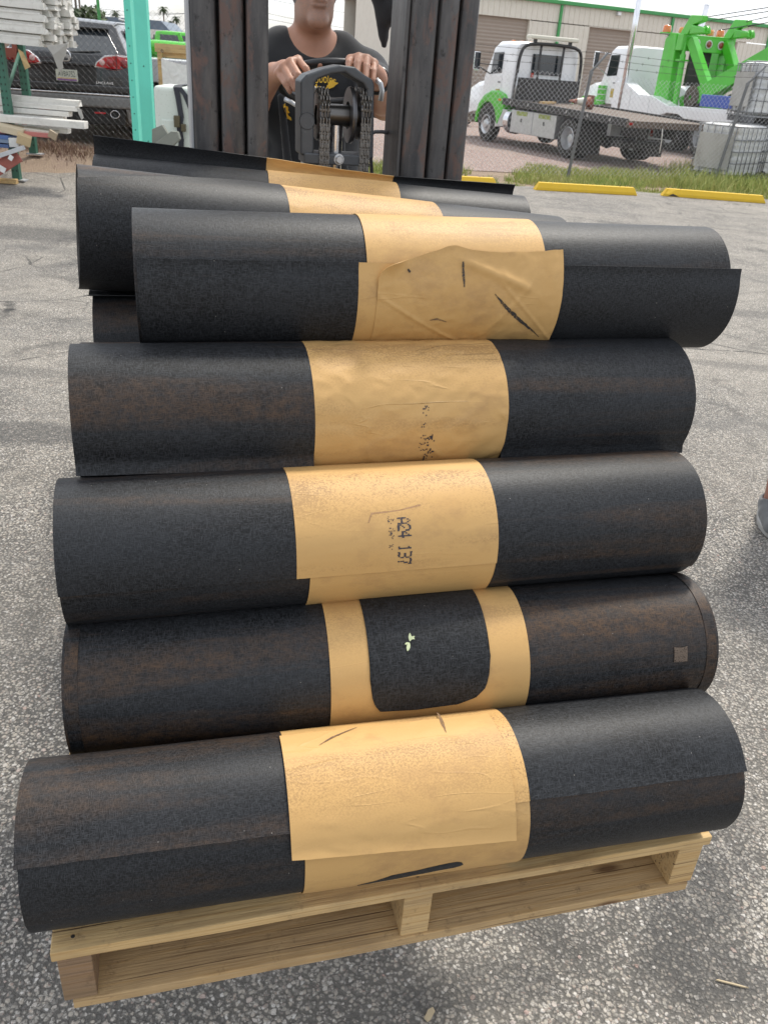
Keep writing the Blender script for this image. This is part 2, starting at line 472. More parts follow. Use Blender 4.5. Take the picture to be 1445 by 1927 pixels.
# ================================================================== felt rolls
RR, RL = 0.0976, 0.914
@material
def felt(dust=0.35, blue=0.0):
    k = NT('asphalt_felt')
    u = k.coord('UV', rnd=13)
    def sc(sx, sy, rot=0):
        mp = k.n('ShaderNodeMapping'); mp.inputs['Scale'].default_value = (sx, sy, 1); mp.inputs['Rotation'].default_value = (0, 0, rot); k.l(u, mp.inputs[0]); return mp.outputs[0]
    f1 = k.noise(sc(150, 1100, 0.5), 1, 2, 0.6); f2 = k.noise(sc(1000, 170, 0.35), 1, 2, 0.6); f3 = k.noise(sc(420, 520, 0.1), 1, 2)
    fib = k.math('MAXIMUM', f1, f2)
    fibm = k.ramp(fib, [(0.48, 0.0), (0.66, 1.0)])
    blot = k.noise(sc(5, 9), 1, 6, 0.65); band = k.noise(sc(1.1, 17), 1, 5, 0.6, dist=0.4); grain = k.noise(sc(60, 90), 1, 4, 0.75)
    c = k.mix(fibm, (0.0030, 0.0032, 0.0035), (0.034, 0.0355, 0.039))
    c = k.mix(k.math('MULTIPLY', k.ramp(blot, [(0.40, 0.0), (0.72, 0.85)]), k.ramp(f3, [(0.35, 0.35), (0.65, 1.0)])), c, (0.026, 0.0285, 0.033))
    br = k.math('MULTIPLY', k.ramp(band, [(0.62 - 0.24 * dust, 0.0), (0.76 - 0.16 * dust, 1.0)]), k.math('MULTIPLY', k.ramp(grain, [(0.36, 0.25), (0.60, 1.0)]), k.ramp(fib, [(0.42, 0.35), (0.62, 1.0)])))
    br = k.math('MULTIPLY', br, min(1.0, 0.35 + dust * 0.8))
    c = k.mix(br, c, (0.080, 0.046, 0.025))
    speck = k.ramp(k.voro(sc(42, 42), 1), [(0.02, 0.6), (0.035, 0.0)])
    c = k.mix(speck, c, (0.30, 0.28, 0.25))
    k.set(col=c, rough=k.math('SUBTRACT', 0.60, k.math('MULTIPLY', f3, 0.2)), spec=0.25, sheen=0.0, normal=k.bump(k.math('ADD', fib, k.math('MULTIPLY', grain, 0.4)), 0.22, 0.0012))
    k.b.inputs['Sheen Roughness'].default_value = 0.55
    return k.m
@material
def kraft(wear=0.4, wrinkle=0.15):
    k = NT('kraft_paper')
    u = k.coord('UV', rnd=7)
    def sc(sx, sy, rot=0):
        mp = k.n('ShaderNodeMapping'); mp.inputs['Scale'].default_value = (sx, sy, 1); mp.inputs['Rotation'].default_value = (0, 0, rot); k.l(u, mp.inputs[0]); return mp.outputs[0]
    lo = k.noise(sc(6, 10), 1, 5, 0.6); pulp = k.noise(sc(300, 420), 1, 3, 0.7); band = k.noise(sc(3.0, 26), 1, 4, 0.6, dist=0.5)
    grain = k.noise(sc(330, 400, 0.2), 1, 4, 0.85)
    c = k.mix(lo, (0.48, 0.28, 0.096), (0.59, 0.372, 0.147))
    c = k.mix(k.math('MULTIPLY', pulp, 0.35), c, (0.42, 0.25, 0.095))
    sx_ = k.n('ShaderNodeSeparateXYZ'); k.l(k.n('ShaderNodeUVMap').outputs[0], sx_.inputs[0])
    ph = k.math('ADD', k.math('DIVIDE', sx_.outputs['Y'], RR), k.math('MULTIPLY', k.math('SUBTRACT', band, 0.5), 0.9))
    rub = k.ramp(k.math('MULTIPLY', k.math('ADD', ph, 3.1416), 1 / 6.2832), [(0.50, 0.0), (0.535, 1.0), (0.575, 0.7), (0.66, 0.0)])      # soiled where the roll above rubbed
    w = k.math('MULTIPLY', k.math('MAXIMUM', k.math('MULTIPLY', rub, min(1.0, 0.25 + wear)), k.math('MULTIPLY', k.ramp(band, [(0.62 - 0.2 * wear, 0.0), (0.80 - 0.2 * wear, 1.0)]), wear)), k.ramp(k.math('ADD', grain, k.math('MULTIPLY', k.math('SUBTRACT', lo, 0.5), 0.5)), [(0.46, 0.0), (0.57, 1.0)]))
    c = k.mix(k.math('MULTIPLY', w, 0.85), c, (0.14, 0.07, 0.032))
    sm = k.ramp(k.noise(sc(9, 14, 0.4), 1, 6, 0.7), [(0.52, 0.0), (0.70, 0.6)])
    c = k.mix(sm, c, (0.33, 0.19, 0.08))
    rid = k.noise(sc(14 + 20 * wrinkle, 34, 0.7), 1, 4, 0.5, typ='RIDGED_MULTIFRACTAL', dist=0.5)
    crease = k.ramp(k.math('ABSOLUTE', k.math('SUBTRACT', k.noise(sc(4, 26, 0.5), 1, 2, 0.45, dist=0.25), 0.5)), [(0.0, 1.0), (0.014, 0.0)])
    cm = k.math('MULTIPLY', crease, k.ramp(lo, [(0.48, 0.0), (0.62, 1.0)]))
    h = k.math('ADD', k.math('ADD', k.math('MULTIPLY', rid, 1.0), k.math('MULTIPLY', cm, 0.35)), k.math('MULTIPLY', pulp, 0.04))
    k.set(col=c, rough=0.58, spec=0.38, normal=k.bump(h, min(1.0, wrinkle * 1.8), 0.0035))
    return k.m
@material
def scuff(r, g, b):
    k = NT('scuff'); u = k.coord('UV'); n = k.noise(u, 420, 4, 0.75); n2 = k.noise(u, 90, 3)
    k.set(col=(r, g, b), rough=0.8, alpha=k.ramp(k.math('ADD', n, k.math('MULTIPLY', n2, 0.6)), [(0.60, 0.0), (0.80, 0.95)])); return k.m
@material
def felt_edge():
    k = NT('wound_felt_edge'); v = k.coord('Object')
    n = k.noise(v, 160, 3)
    k.set(col=k.mix(n, (0.012, 0.012, 0.012), (0.045, 0.04, 0.036)), rough=0.9); return k.m

def cpos(s, phi, r): return (s, -r * math.sin(phi), r * math.cos(phi) + RR)
def ipl(pts):
    xs = [p[0] for p in pts]; ys = [p[1] for p in pts]
    return lambda s: float(np.interp(s, xs, ys))
def shell(name, parent, mat, s0, s1, ptop, pbot, off=0.0015, ns=24, nph=40, lift_top=0.0, lift_bot=0.0, thick=0.0011, rad=None, jag=0.0, jags=0.0):
    ft = ptop if callable(ptop) else (lambda s: ptop)
    fb = pbot if callable(pbot) else (lambda s: pbot)
    m = MB(); m.uv = []
    sd = random.random() * 50
    for i in range(ns + 1):
        for j in range(nph + 1):
            s = s0 + (s1 - s0) * i / ns
            a, b = ft(s), fb(s)
            if jag:
                a += jag * mnoise.noise((s * 40, sd, 0)); b += jag * mnoise.noise((s * 40, sd + 9, 0))
            ph = R_(a + (b - a) * j / nph)
            if jags and i in (0, ns): s += jags * mnoise.noise((math.degrees(ph) * 0.09, sd, i))
            r = RR + off + 0.0007 * mnoise.noise((s * 6, ph * 2, sd * 0))
            if lift_top: r += lift_top * max(0, 1 - (math.degrees(ph) - a) / 9.0) ** 2
            if lift_bot: r += lift_bot * max(0, 1 - (b - math.degrees(ph)) / 9.0) ** 2
            if rad: r += rad(s, math.degrees(ph))
            m.v.append(cpos(s, ph, r)); m.uv.append((s, RR * ph))
    for i in range(ns):
        for j in range(nph):
            a = i * (nph + 1) + j; b = a + nph + 1
            m.f.append((a, a + 1, b + 1, b))
    o = m.build(name, mat, parent, smooth=True, normals=False, solid=thick)
    return o
_body_cache = {}
def roll_body(parent, dust):
    if dust not in _body_cache:
        m = MB(); m.uv = []
        ns, nph = 36, 96
        for i in range(ns + 1):
            for j in range(nph + 1):
                s = -RL / 2 + RL * i / ns; ph = -math.pi + 2 * math.pi * j / nph
                r = RR + 0.0009 * mnoise.noise((s * 5, math.sin(ph) * 2, math.cos(ph) * 2 + dust * 9))
                m.v.append(cpos(s, ph, r)); m.uv.append((s, RR * ph))
        for i in range(ns):
            for j in range(nph):
                a = i * (nph + 1) + j; b = a + nph + 1
                m.f.append((a, a + 1, b + 1, b))
        body = m.build('felt_sheet', ('felt', dust), parent, smooth=True, normals=False)
        ends = []
        for sg in (-1, 1):
            m = MB(); prof = []
            rr = RR - 0.0004; i = 0
            while rr > 0.034:
                d = (0.0 if i % 2 else 0.0016) + 0.0025 * abs(mnoise.noise((i * 0.7, sg, dust)))
                prof += [(rr, sg * (RL / 2 - d)), (rr - 0.0019, sg * (RL / 2 - d))]
                rr -= 0.0022; i += 1
            prof += [(0.032, sg * (RL / 2 - 0.004)), (0.032, sg * (RL / 2 - 0.25)), (0.001, sg * (RL / 2 - 0.25))]
            m.lathe(prof, 40, 'x', (0, 0, RR))
            ends.append(m.build('wound_end', 'felt_edge', parent, autosmooth=40))
        _body_cache[dust] = (body, ends)
        return
    body, ends = _body_cache[dust]
    obj_copy(body, parent)
    for e in ends: obj_copy(e, parent)

ROLLS = {  # centre x, y, z, yaw, tilt
 5: (0.0479, 0.7982, 0.8377, 0.2540, 0.0036), 4: (0.0407, 0.9765, 0.9331, 0.2308, 0.0108),
 3: (0.0170, 1.0651, 1.0966, 0.2836, -0.0012), 2: (0.0006, 1.2060, 1.2360, 0.2983, -0.0021),
 1: (0.0586, 1.3263, 1.4028, 0.2669, -0.0020), 'B': (-0.1231, 1.5974, 1.3907, 0.3839, -0.0829),
 'C': (-0.1912, 1.8812, 1.3858, 0.2299, -0.0466)}
AX = Vector((0.965, 0.262, 0)); NB = Vector((-0.262, 0.965, 0))
def tz(t, z, s): 
    p = AX * s + NB * t
    return (p.x, p.y, z, 0.267, 0.0)
ROLLS['D'] = tz(1.53, 1.222, 0.318)
def roll_thing(key, label, group='rolls of roofing felt on the pallet', pose=None):
    x, y, z, yaw, tilt = pose or ROLLS[key]
    mr = Matrix.Rotation(yaw, 3, 'Z') @ Matrix.Rotation(-tilt, 3, 'Y')
    base = Vector((x, y, z)) - mr @ Vector((0, 0, RR))
    o = thing('felt_roll', label, 'felt roll', base, group=group, rot=mr.to_euler())
    return o
def hit(key, px, py, rad=RR):               # a mark seen on a roll: (position along the axis, angle from the top)
    x, y, z, yaw, tilt = ROLLS[key]
    mr = Matrix.Rotation(yaw, 3, 'Z') @ Matrix.Rotation(-tilt, 3, 'Y')
    d = mr.transposed() @ ray(px, py); o = mr.transposed() @ (CAMP - Vector((x, y, z)))
    A = d.y ** 2 + d.z ** 2; B = 2 * (d.y * o.y + d.z * o.z); Cc = o.y ** 2 + o.z ** 2 - rad * rad
    t = (-B - math.sqrt(max(0, B * B - 4 * A * Cc))) / (2 * A); q = o + d * t
    return q.x, math.degrees(math.atan2(-q.y, q.z))
def marks(name, parent, mat, quads, off):
    m = MB(); m.uv = []
    for (s0, p0, s1, p1) in quads:
        for (s, p) in ((s0, p0), (s1, p0), (s1, p1), (s0, p1)):
            r = RR + (off(s, p) if callable(off) else off)
            m.v.append(cpos(s, R_(p), r)); m.uv.append((s, p))
        n = len(m.v); m.f.append((n - 4, n - 3, n - 2, n - 1))
    return m.build(name, mat, parent, normals=False)
def brush(name, parent, mat, pts, widths, off, seg=24):     # a tapering smear hugging the paper
    m = MB(); m.uv = []
    S = [p[0] for p in pts]; P = [p[1] for p in pts]; T = np.linspace(0, 1, len(pts))
    for i in range(seg + 1):
        t = i / seg
        s, p, w = np.interp(t, T, S), np.interp(t, T, P), np.interp(t, np.linspace(0, 1, len(widths)), widths)
        t2 = min(1, t + 0.02); t1 = max(0, t - 0.02)
        ds = np.interp(t2, T, S) - np.interp(t1, T, S); dp = (np.interp(t2, T, P) - np.interp(t1, T, P)) * R_(1) * RR
        l = math.hypot(ds, dp) + 1e-9; nx, np_ = -dp / l, ds / l
        for sg in (-1, 1):
            ww = w * (0.75 + 0.5 * mnoise.noise((i * 0.9, sg * 3, len(pts)))) + 0.0002
            s2, p2 = s + sg * nx * ww / 2, p + sg * np_ * ww / 2 / RR / R_(1)
            r = RR + (off(s2, p2) if callable(off) else off)
            m.v.append(cpos(s2, R_(p2), r)); m.uv.append((s2, RR * R_(p2)))
    for i in range(seg): m.f.append((2 * i, 2 * i + 1, 2 * i + 3, 2 * i + 2))
    return m.build(name, mat, parent, normals=False)

H = RL / 2
# ---- lowest roll
r5 = roll_thing(5, 'lowest front felt roll on the pallet edge, broad kraft band peeling')
roll_body(r5, 0.55)
shell('paper_band', r5, ('kraft', 0.3, 0.12), -0.139, 0.147, -170, 176, 0.0016, 14, 60)
shell('felt_flap', r5, ('felt', 0.65), -H - 0.003, -0.1515, -172, 54.8, 0.0036, 26, 44, lift_bot=0.0028, jag=0.5)
shell('felt_flap', r5, ('felt', 0.12), 0.1472, H + 0.001, -172, 54.8, 0.0036, 26, 44, lift_bot=0.0022, jag=0.5)
shell('paper_sheet', r5, ('kraft', 0.75, 0.25), -0.1515, 0.1472, -172, 55.2, 0.0038, 26, 50)
shell('paper_sheet', r5, ('kraft', 0.4, 0.25), -0.1555, 0.126, -20, ipl([(-0.156, 71.7), (-0.017, 76), (0.126, 80.5)]), 0.0074, 30, 40, lift_bot=0.0035, jag=0.6)
shell('tar_smear', r5, ('felt', 0.0), -0.07, 0.064, ipl([(-0.07, 119), (-0.03, 106.5), (0.0, 104.5), (0.03, 101), (0.055, 100), (0.061, 101.5), (0.064, 105)]), ipl([(-0.07, 121), (-0.03, 117), (0.03, 110.5), (0.055, 109), (0.061, 107.5), (0.064, 106)]), 0.0024, 40, 8, thick=0.0004, jag=0.8)
brush('scuff_mark', r5, ('scuff', 0.14, 0.08, 0.05), [hit(5, 600, 1412), hit(5, 625, 1398), hit(5, 672, 1380)], [0.0005, 0.003, 0.0012], 0.0086)
brush('scuff_mark', r5, ('scuff', 0.2, 0.12, 0.06), [hit(5, 822, 1352), hit(5, 832, 1372), hit(5, 838, 1388)], [0.002, 0.006, 0.001], 0.0086)
# ---- second roll
r4 = roll_thing(4, 'brown-dusted felt roll with a black patch set inside its kraft band')
roll_body(r4, 0.8)
shell('paper_band', r4, ('kraft', 0.12, 0.10), -0.1175, 0.163, -172, 176, 0.0016, 14, 60)
shell('felt_patch', r4, ('felt', 0.0), -0.0645, 0.105, -70, ipl([(-0.0645, 66), (-0.062, 80), (-0.058, 88), (-0.05, 94.5), (0.0, 96), (0.06, 94), (0.085, 88.5), (0.098, 80), (0.102, 70), (0.105, 55)]), 0.0034, 60, 44, lift_bot=0.0012)
for sg in (-1, 1):
    shell('outer_ply', r4, ('felt', 0.9), sg * (H - 0.0115) - 0.008, sg * (H - 0.0115) + 0.008, -172, 172, 0.0006, 4, 70, thick=0.0008)
sx, sp = hit(4, 1279, 1234)
shell('tape_scrap', r4, ('scuff', 0.13, 0.095, 0.07), sx - 0.010, sx + 0.011, sp - 8, sp + 6, 0.0014, 6, 6, thick=0.0004, jag=2.5)
# ---- third roll
r3 = roll_thing(3, 'black felt roll with the code A24137 stamped on its kraft band')
roll_body(r3, 0.45)
shell('paper_band', r3, ('kraft', 0.1, 0.10), -0.142, 0.1235, 80, 176, 0.0014, 14, 40)
shell('paper_sheet', r3, ('kraft', 0.55, 0.15), -0.1605, 0.1235, -172, 92.5, 0.0030, 26, 60, lift_bot=0.0006)
shell('felt_flap', r3, ('felt', 0.4), -H - 0.0015, -0.1605, -172, 92.5, 0.0022, 20, 50)
shell('felt_flap', r3, ('felt', 0.55), 0.1235, H + 0.0015, -172, 118, 0.0022, 20, 50)
FONT = {'A': '00100 01010 10001 10001 11111 10001 10001', '2': '01110 10001 00001 00110 01000 10000 11111', '4': '00010 00110 01010 10010 11111 00010 00010',
        '1': '00100 01100 00100 00100 00100 00100 01110', '3': '11110 00001 00001 01110 00001 00001 11110', '7': '11111 00001 00010 00010 00100 00100 00100'}
def dotprint(parent, body, s_mid, p0, p1, hgt, drop, off, col=(0.035, 0.03, 0.04), name='printed_code'):
    q = []; n = len(body); step = (p1 - p0) / n
    for i, ch in enumerate(body):
        if ch in FONT: rows = [list(r) for r in FONT[ch].split()]
        else: rows = [['1' if random.random() < 0.35 else '0' for _ in range(5)] for _ in range(7)] if ch == '*' else [['0'] * 5] * 7
        for ri in range(7):
            for ci in range(5):
                if rows[ri][ci] == '1' and random.random() > drop:
                    s = s_mid + hgt * (0.5 - ri / 6.0) + random.uniform(-1, 1) * 0.0005
                    p = p0 + step * (i + 0.08 + 0.78 * ci / 4.0)
                    ds = hgt / 6 * random.uniform(0.38, 0.62); dp = step * 0.78 / 4 * random.uniform(0.4, 0.62)
                    q.append((s - ds, p - dp, s + ds, p + dp))
    return marks(name, parent, ('plain', *col), q, off)
dotprint(r3, 'A24 137', -0.0125, 49.6, 87, 0.0165, 0.03, 0.0041)
dotprint(r3, '***** **', -0.0305, 47.5, 77, 0.0075, 0.45, 0.0041)
brush('scuff_mark', r3, ('scuff', 0.36, 0.21, 0.105), [hit(3, 692, 985), hit(3, 698, 968), hit(3, 750, 962), hit(3, 790, 952)], [0.002, 0.003, 0.002, 0.0035], 0.0040)
# ---- fourth roll
r2 = roll_thing(2, 'black felt roll with a wrinkled kraft band and faded dotted print')
roll_body(r2, 0.0)  # dust-free, darker felt: shadow under the loose flap put into the body colour
edge2 = ipl([(-0.46, 110.8), (-0.14, 115.8), (0.144, 120.7), (0.47, 121.6)])
def wr2(s, p):
    return 0.0011 * mnoise.noise((s * 55 + p * 0.10, p * 0.055, 2)) + 0.0009 * mnoise.noise((s * 20 - p * 0.03, p * 0.12, 7))
shell('felt_flap', r2, ('felt', 0.55), -H - 0.003, -0.1405, -172, edge2, 0.0036, 24, 60, lift_bot=0.012)
shell('felt_flap', r2, ('felt', 0.4), 0.1495, H + 0.012, -172, edge2, 0.0036, 24, 60, lift_bot=0.011)
shell('paper_band', r2, ('kraft', 0.4, 0.55), -0.1405, 0.1495, -172, ipl([(-0.14, 136), (0, 141), (0.15, 133)]), 0.0036, 50, 90, lift_bot=0.005, rad=wr2, jag=2.0)
wo2 = lambda s, p: 0.0050 + wr2(s, p)
dotprint(r2, '** * ***', 0.020, 66, 108, 0.009, 0.55, wo2)
dotprint(r2, ' ******', 0.033, 84, 132, 0.012, 0.5, wo2)
# ---- top front roll with the torn paper
r1 = roll_thing(1, 'topmost front felt roll with a torn, creased and scuffed kraft sheet')
roll_body(r1, 0.4)
shell('paper_band', r1, ('kraft', 0.35, 0.12), -0.137, 0.139, -172, 75, 0.0016, 16, 50)
shell('felt_flap', r1, ('felt', 0.05), -H + 0.004, -0.1505, 61.8, 176, 0.0036, 24, 40, lift_top=0.0035)
shell('felt_flap', r1, ('felt', 0.0), 0.150, H + 0.014, 61.0, 176, 0.0036, 24, 40, lift_top=0.0045)
shell('paper_sheet', r1, ('kraft', 0.15, 0.12), -0.1505, 0.150, 61.8, 176, 0.0040, 20, 40, lift_top=0.002)
torn_top = ipl([(-0.123, 74), (-0.118, 69), (-0.112, 66.5), (-0.085, 61), (-0.05, 54.6), (-0.02, 50), (-0.005, 49), (0.02, 52), (0.066, 52.6), (0.12, 50.5), (0.162, 49.5)])
def torn_rad(s, p):
    t = torn_top(s); d = p - t
    r = 0.011 * math.exp(-max(d, 0) / 9.0) * (0.35 + 0.65 * math.exp(-((s - 0.0) / 0.06) ** 2))
    r += 0.012 * math.exp(-max(d, 0) / 5.0) * math.exp(-((s + 0.10) / 0.016) ** 2)
    ridge = (s - 0.003) * 0.55 * 180 / math.pi / RR * 0.001 * 9 + 58          # fold running down to the right
    dd = p - (58 + (s + 0.005) * 190)
    r += 0.0045 * math.exp(-(dd / 4.5) ** 2) * sstep(-0.02, 0.02, s) * (1 - sstep(0.10, 0.125, s))
    dd = p - (88 + (s + 0.12) * 330)
    r += 0.0016 * math.exp(-(dd / 1.6) ** 2) * (1 - sstep(0.02, 0.05, s))
    dd = p - (86 + (s - 0.085) * 520)
    r += 0.0015 * math.exp(-(dd / 1.5) ** 2) * sstep(0.06, 0.075, s)
    dd = p - (96 - (s - 0.085) * 700)
    r += 0.0012 * math.exp(-(dd / 3) ** 2) * sstep(0.05, 0.07, s) * (1 - sstep(0.11, 0.13, s))
    r += 0.0007 * mnoise.noise((s * 60, p * 0.07, 3)) + 0.0006 * mnoise.noise((s * 120, p * 0.16, 5))
    return r * (1 - sstep(150, 176, p)) + 0.0055 * sstep(0.128, 0.150, s)
shell('torn_paper', r1, ('kraft', 0.2, 0.35), -0.123, 0.162, torn_top, 176, 0.0052, 110, 110, rad=torn_rad, jag=0.8, thick=0.0007)
to = lambda s, p: 0.0066 + torn_rad(s, p)
brush('scuff_mark', r1, ('scuff', 0.03, 0.028, 0.027), [hit(1, 928, 552), hit(1, 950, 576), hit(1, 975, 598), hit(1, 1010, 624)], [0.0015, 0.005, 0.007, 0.0055, 0.001], to, 30)
brush('scuff_mark', r1, ('scuff', 0.05, 0.045, 0.04), [hit(1, 866, 497), hit(1, 869, 520), hit(1, 871, 540)], [0.003, 0.0045, 0.002], to, 16)
brush('scuff_mark', r1, ('scuff', 0.16, 0.10, 0.055), [hit(1, 806, 598), hit(1, 820, 596), hit(1, 838, 601)], [0.001, 0.004, 0.001], to, 16)
brush('scuff_mark', r1, ('scuff', 0.03, 0.028, 0.027), [hit(1, 764, 509), hit(1, 769, 514)], [0.003, 0.004], to, 6)
# ---- rolls behind
rB = roll_thing('B', 'felt roll with rusty dust along its top, lying behind the torn-paper roll')
roll_body(rB, 1.0)
a0, a1 = hit('B', 145, 338)[1], hit('B', 520, 342)[1]
eB = ipl([(-0.46, a0), (-0.13, a1), (0.46, a1 - 20)])
sL, sR = hit('B', 527, 345)[0], hit('B', 815, 385)[0]
shell('felt_flap', rB, ('felt', 0.1), -H - 0.002, sL, eB, 176, 0.0030, 24, 44, lift_top=0.001)
shell('felt_flap', rB, ('felt', 0.2), sR, H + 0.002, eB, 176, 0.0030, 24, 44, lift_top=0.001)
shell('paper_band', rB, ('kraft', 0.8, 0.25), sL, sR, -172, 176, 0.0034, 20, 70)
rC = roll_thing('C', 'rearmost felt roll against the mast with a black flap lifted along its top')
roll_body(rC, 0.4)
sL, sR = hit('C', 505, 330)[0], hit('C', 748, 350)[0]
def stand_flap(name, parent, mat, s0, s1, hs):                  # a free sheet edge standing up off the back of the roll
    m = MB(); m.uv = []; ns, nh = 16, 8
    for i in range(ns + 1):
        s_ = s0 + (s1 - s0) * i / ns; h = hs(s_)
        for j in range(nh + 1):
            t = j / nh
            if t < 0.5: ph = R_(-75 + 55 * t * 2); p = Vector(cpos(s_, ph, RR + 0.003))
            else:
                b_ = Vector(cpos(s_, R_(-20), RR + 0.003)); q = (t - 0.5) * 2; p = b_ + Vector((0, 0.004 * q - 0.012 * q * q, (h + 0.006) * q))
            p.z += 0.0008 * mnoise.noise((s_ * 30, 1, 0)) * t
            m.v.append(tuple(p)); m.uv.append((s_, -t * 0.1))
    for i in range(ns):
        for j in range(nh):
            a_ = i * (nh + 1) + j; m.f.append((a_, a_ + 1, a_ + nh + 2, a_ + nh + 1))
    return m.build(name, mat, parent, smooth=True, normals=False, solid=0.0012)
shell('paper_band', rC, ('kraft', 0.4, 0.2), sL, sR, -70, 176, 0.0016, 14, 50)
hC = ipl([(-0.46, 0.030), (-0.1, 0.020), (0.05, 0.012), (0.16, 0.009), (0.46, 0.017)])
stand_flap('felt_flap', rC, ('felt', 0.0), -H - 0.004, sL, hC); stand_flap('paper_flap', rC, ('kraft', 0.4, 0.2), sL, sR, hC); stand_flap('felt_flap', rC, ('felt', 0.0), sR, H - 0.012, hC)
rD = roll_thing('D', 'felt roll showing only its left end below the rusty-dusted roll, flap lifted')
roll_body(rD, 0.65)
aD = hit('D', 200, 567)[1]
shell('felt_flap', rD, ('felt', 0.15), -H - 0.006, H, -172, aD, 0.004, 30, 44, lift_bot=0.008, jag=1.2)
fill = [(1.102, 0.8377), (1.31, 0.8377), (1.53, 0.8377), (1.76, 0.8377), (1.206, 1.003), (1.42, 0.999), (1.645, 0.996), (1.858, 1.006), (1.345, 1.183), (1.77, 1.19)]
ORD = ('first', 'second', 'third', 'fourth', 'fifth', 'sixth', 'seventh', 'eighth', 'ninth', 'tenth')
fill_lab = ['plain felt roll on the pallet deck, %s behind the lowest front roll' % ORD[q] for q in range(4)] + ['plain felt roll in the second layer, %s behind the black-patch roll' % ORD[q] for q in range(4)] + ['plain felt roll in the third layer, just behind the wrinkled-band roll', 'plain felt roll in the third layer, under the rearmost roll']
for i, (t, z) in enumerate(fill):
    o = roll_thing(None, fill_lab[i], group='felt rolls buried in the pile', pose=tz(t, z, 0.312 + 0.015 * math.sin(i * 2.3)))
    roll_body(o, (0.45, 0.55, 0.8)[i % 3])
    shell('paper_band', o, ('kraft', 0.3, 0.12), -0.14, 0.14, -172, 176, 0.0016, 10, 40)

# leaf sprig lying on the second roll
@material
def leaf_pale(): 
    k = NT('pale_leaf'); v = k.coord('Object'); n = k.noise(v, 300, 3)
    k.set(col=k.mix(n, (0.36, 0.42, 0.22), (0.55, 0.58, 0.38)), rough=0.6); return k.m
ls, lp = hit(4, 768, 1206)
mr4 = Matrix.Rotation(ROLLS[4][3], 3, 'Z') @ Matrix.Rotation(-ROLLS[4][4], 3, 'Y')
def on4(s, p, h=0.0048): return mr4 @ (Vector(cpos(s, R_(p), RR + h)) - Vector((0, 0, RR))) + Vector(ROLLS[4][:3])
c0 = on4(ls, lp)
sp_t = thing('leaf_sprig', 'tiny pale green leaf sprig stuck to the black patch of a felt roll', 'leaf', c0)
def leaf_part(a, ln, wd, s0, p0):
    m = MB()
    pts = []
    for i in range(7):
        t = i / 6
        w = wd * math.sin(math.pi * min(1, t * 0.95 + 0.05)) ** 0.8
        cs = s0 + math.cos(a) * ln * t; cp = p0 - math.sin(a) * ln * t / RR / R_(1)
        for sg in (-1, 1):
            pts.append(on4(cs + sg * w / 2 * math.sin(a), cp + sg * w / 2 * math.cos(a) / RR / R_(1), 0.0048 + 0.0012 * t) - c0)
    m.add(pts, [(2 * i, 2 * i + 1, 2 * i + 3, 2 * i + 2) for i in range(6)])
    m.build('leaf', 'leaf_pale', sp_t, solid=0.0003)
for a, ln, wd, ds, dp in ((R_(250), 0.012, 0.005, 0.0, 2), (R_(85), 0.011, 0.0042, 0.0015, 1), (R_(30), 0.009, 0.0035, 0.001, 0), (R_(-40), 0.008, 0.003, 0.002, -3), (R_(200), 0.006, 0.0028, -0.001, 2)):
    leaf_part(a, ln, wd, ls + ds, lp + dp)

# ================================================================== pallet
@material
def pallet_wood(tone=0.0):
    k = NT('pallet_wood')
    v = k.coord('Object', rnd=11)
    def sc(s):
        mp = k.n('ShaderNodeMapping'); mp.inputs['Scale'].default_value = s; k.l(v, mp.inputs[0]); return mp.outputs[0]
    g = k.noise(sc((1.6, 75, 75)), 1, 5, 0.65, dist=1.6); fine = k.noise(sc((18, 420, 420)), 1, 3, 0.7)
    big = k.noise(sc((4, 9, 9)), 1, 4, 0.6)
    kn = k.voro(sc((5.5, 17, 17)), 1)
    c = k.ramp(g, [(0.3, (0.30 - tone * 0.12, 0.19 - tone * 0.075, 0.085 - tone * 0.025)), (0.48, (0.64 - tone * 0.24, 0.455 - tone * 0.18, 0.225 - tone * 0.07)), (0.58, (0.56 - tone * 0.2, 0.37 - tone * 0.14, 0.16 - tone * 0.05)), (0.7, (0.33 - tone * 0.12, 0.205 - tone * 0.08, 0.09 - tone * 0.02))])
    c = k.mix(k.math('MULTIPLY', fine, 0.35), c, (0.24, 0.145, 0.065))
    c = k.mix(k.ramp(kn, [(0.06, 0.85), (0.16, 0.0)]), c, (0.12, 0.06, 0.028))
    c = k.mix(k.ramp(big, [(0.48, 0.0), (0.70, 0.6)]), c, (0.21, 0.145, 0.085))
    c = k.mix(k.ramp(k.noise(v, 34, 5, 0.75), [(0.58, 0.0), (0.70, 0.6)]), c, (0.13, 0.085, 0.05))
    crk = k.ramp(k.noise(sc((1.2, 130, 130)), 1, 2, dist=0.4), [(0.30, 0.9), (0.35, 0.0)])
    c = k.mix(crk, c, (0.09, 0.05, 0.025))
    k.set(col=c, rough=0.78, spec=0.25, normal=k.bump(k.math('SUBTRACT', k.math('ADD', g, fine), crk), 0.35, 0.003)); return k.m
PY = 0.283
pal = thing('wooden_pallet', 'rough pine pallet held on the forks under the felt rolls', 'pallet', (-0.361, 0.605, 0.62), PY)
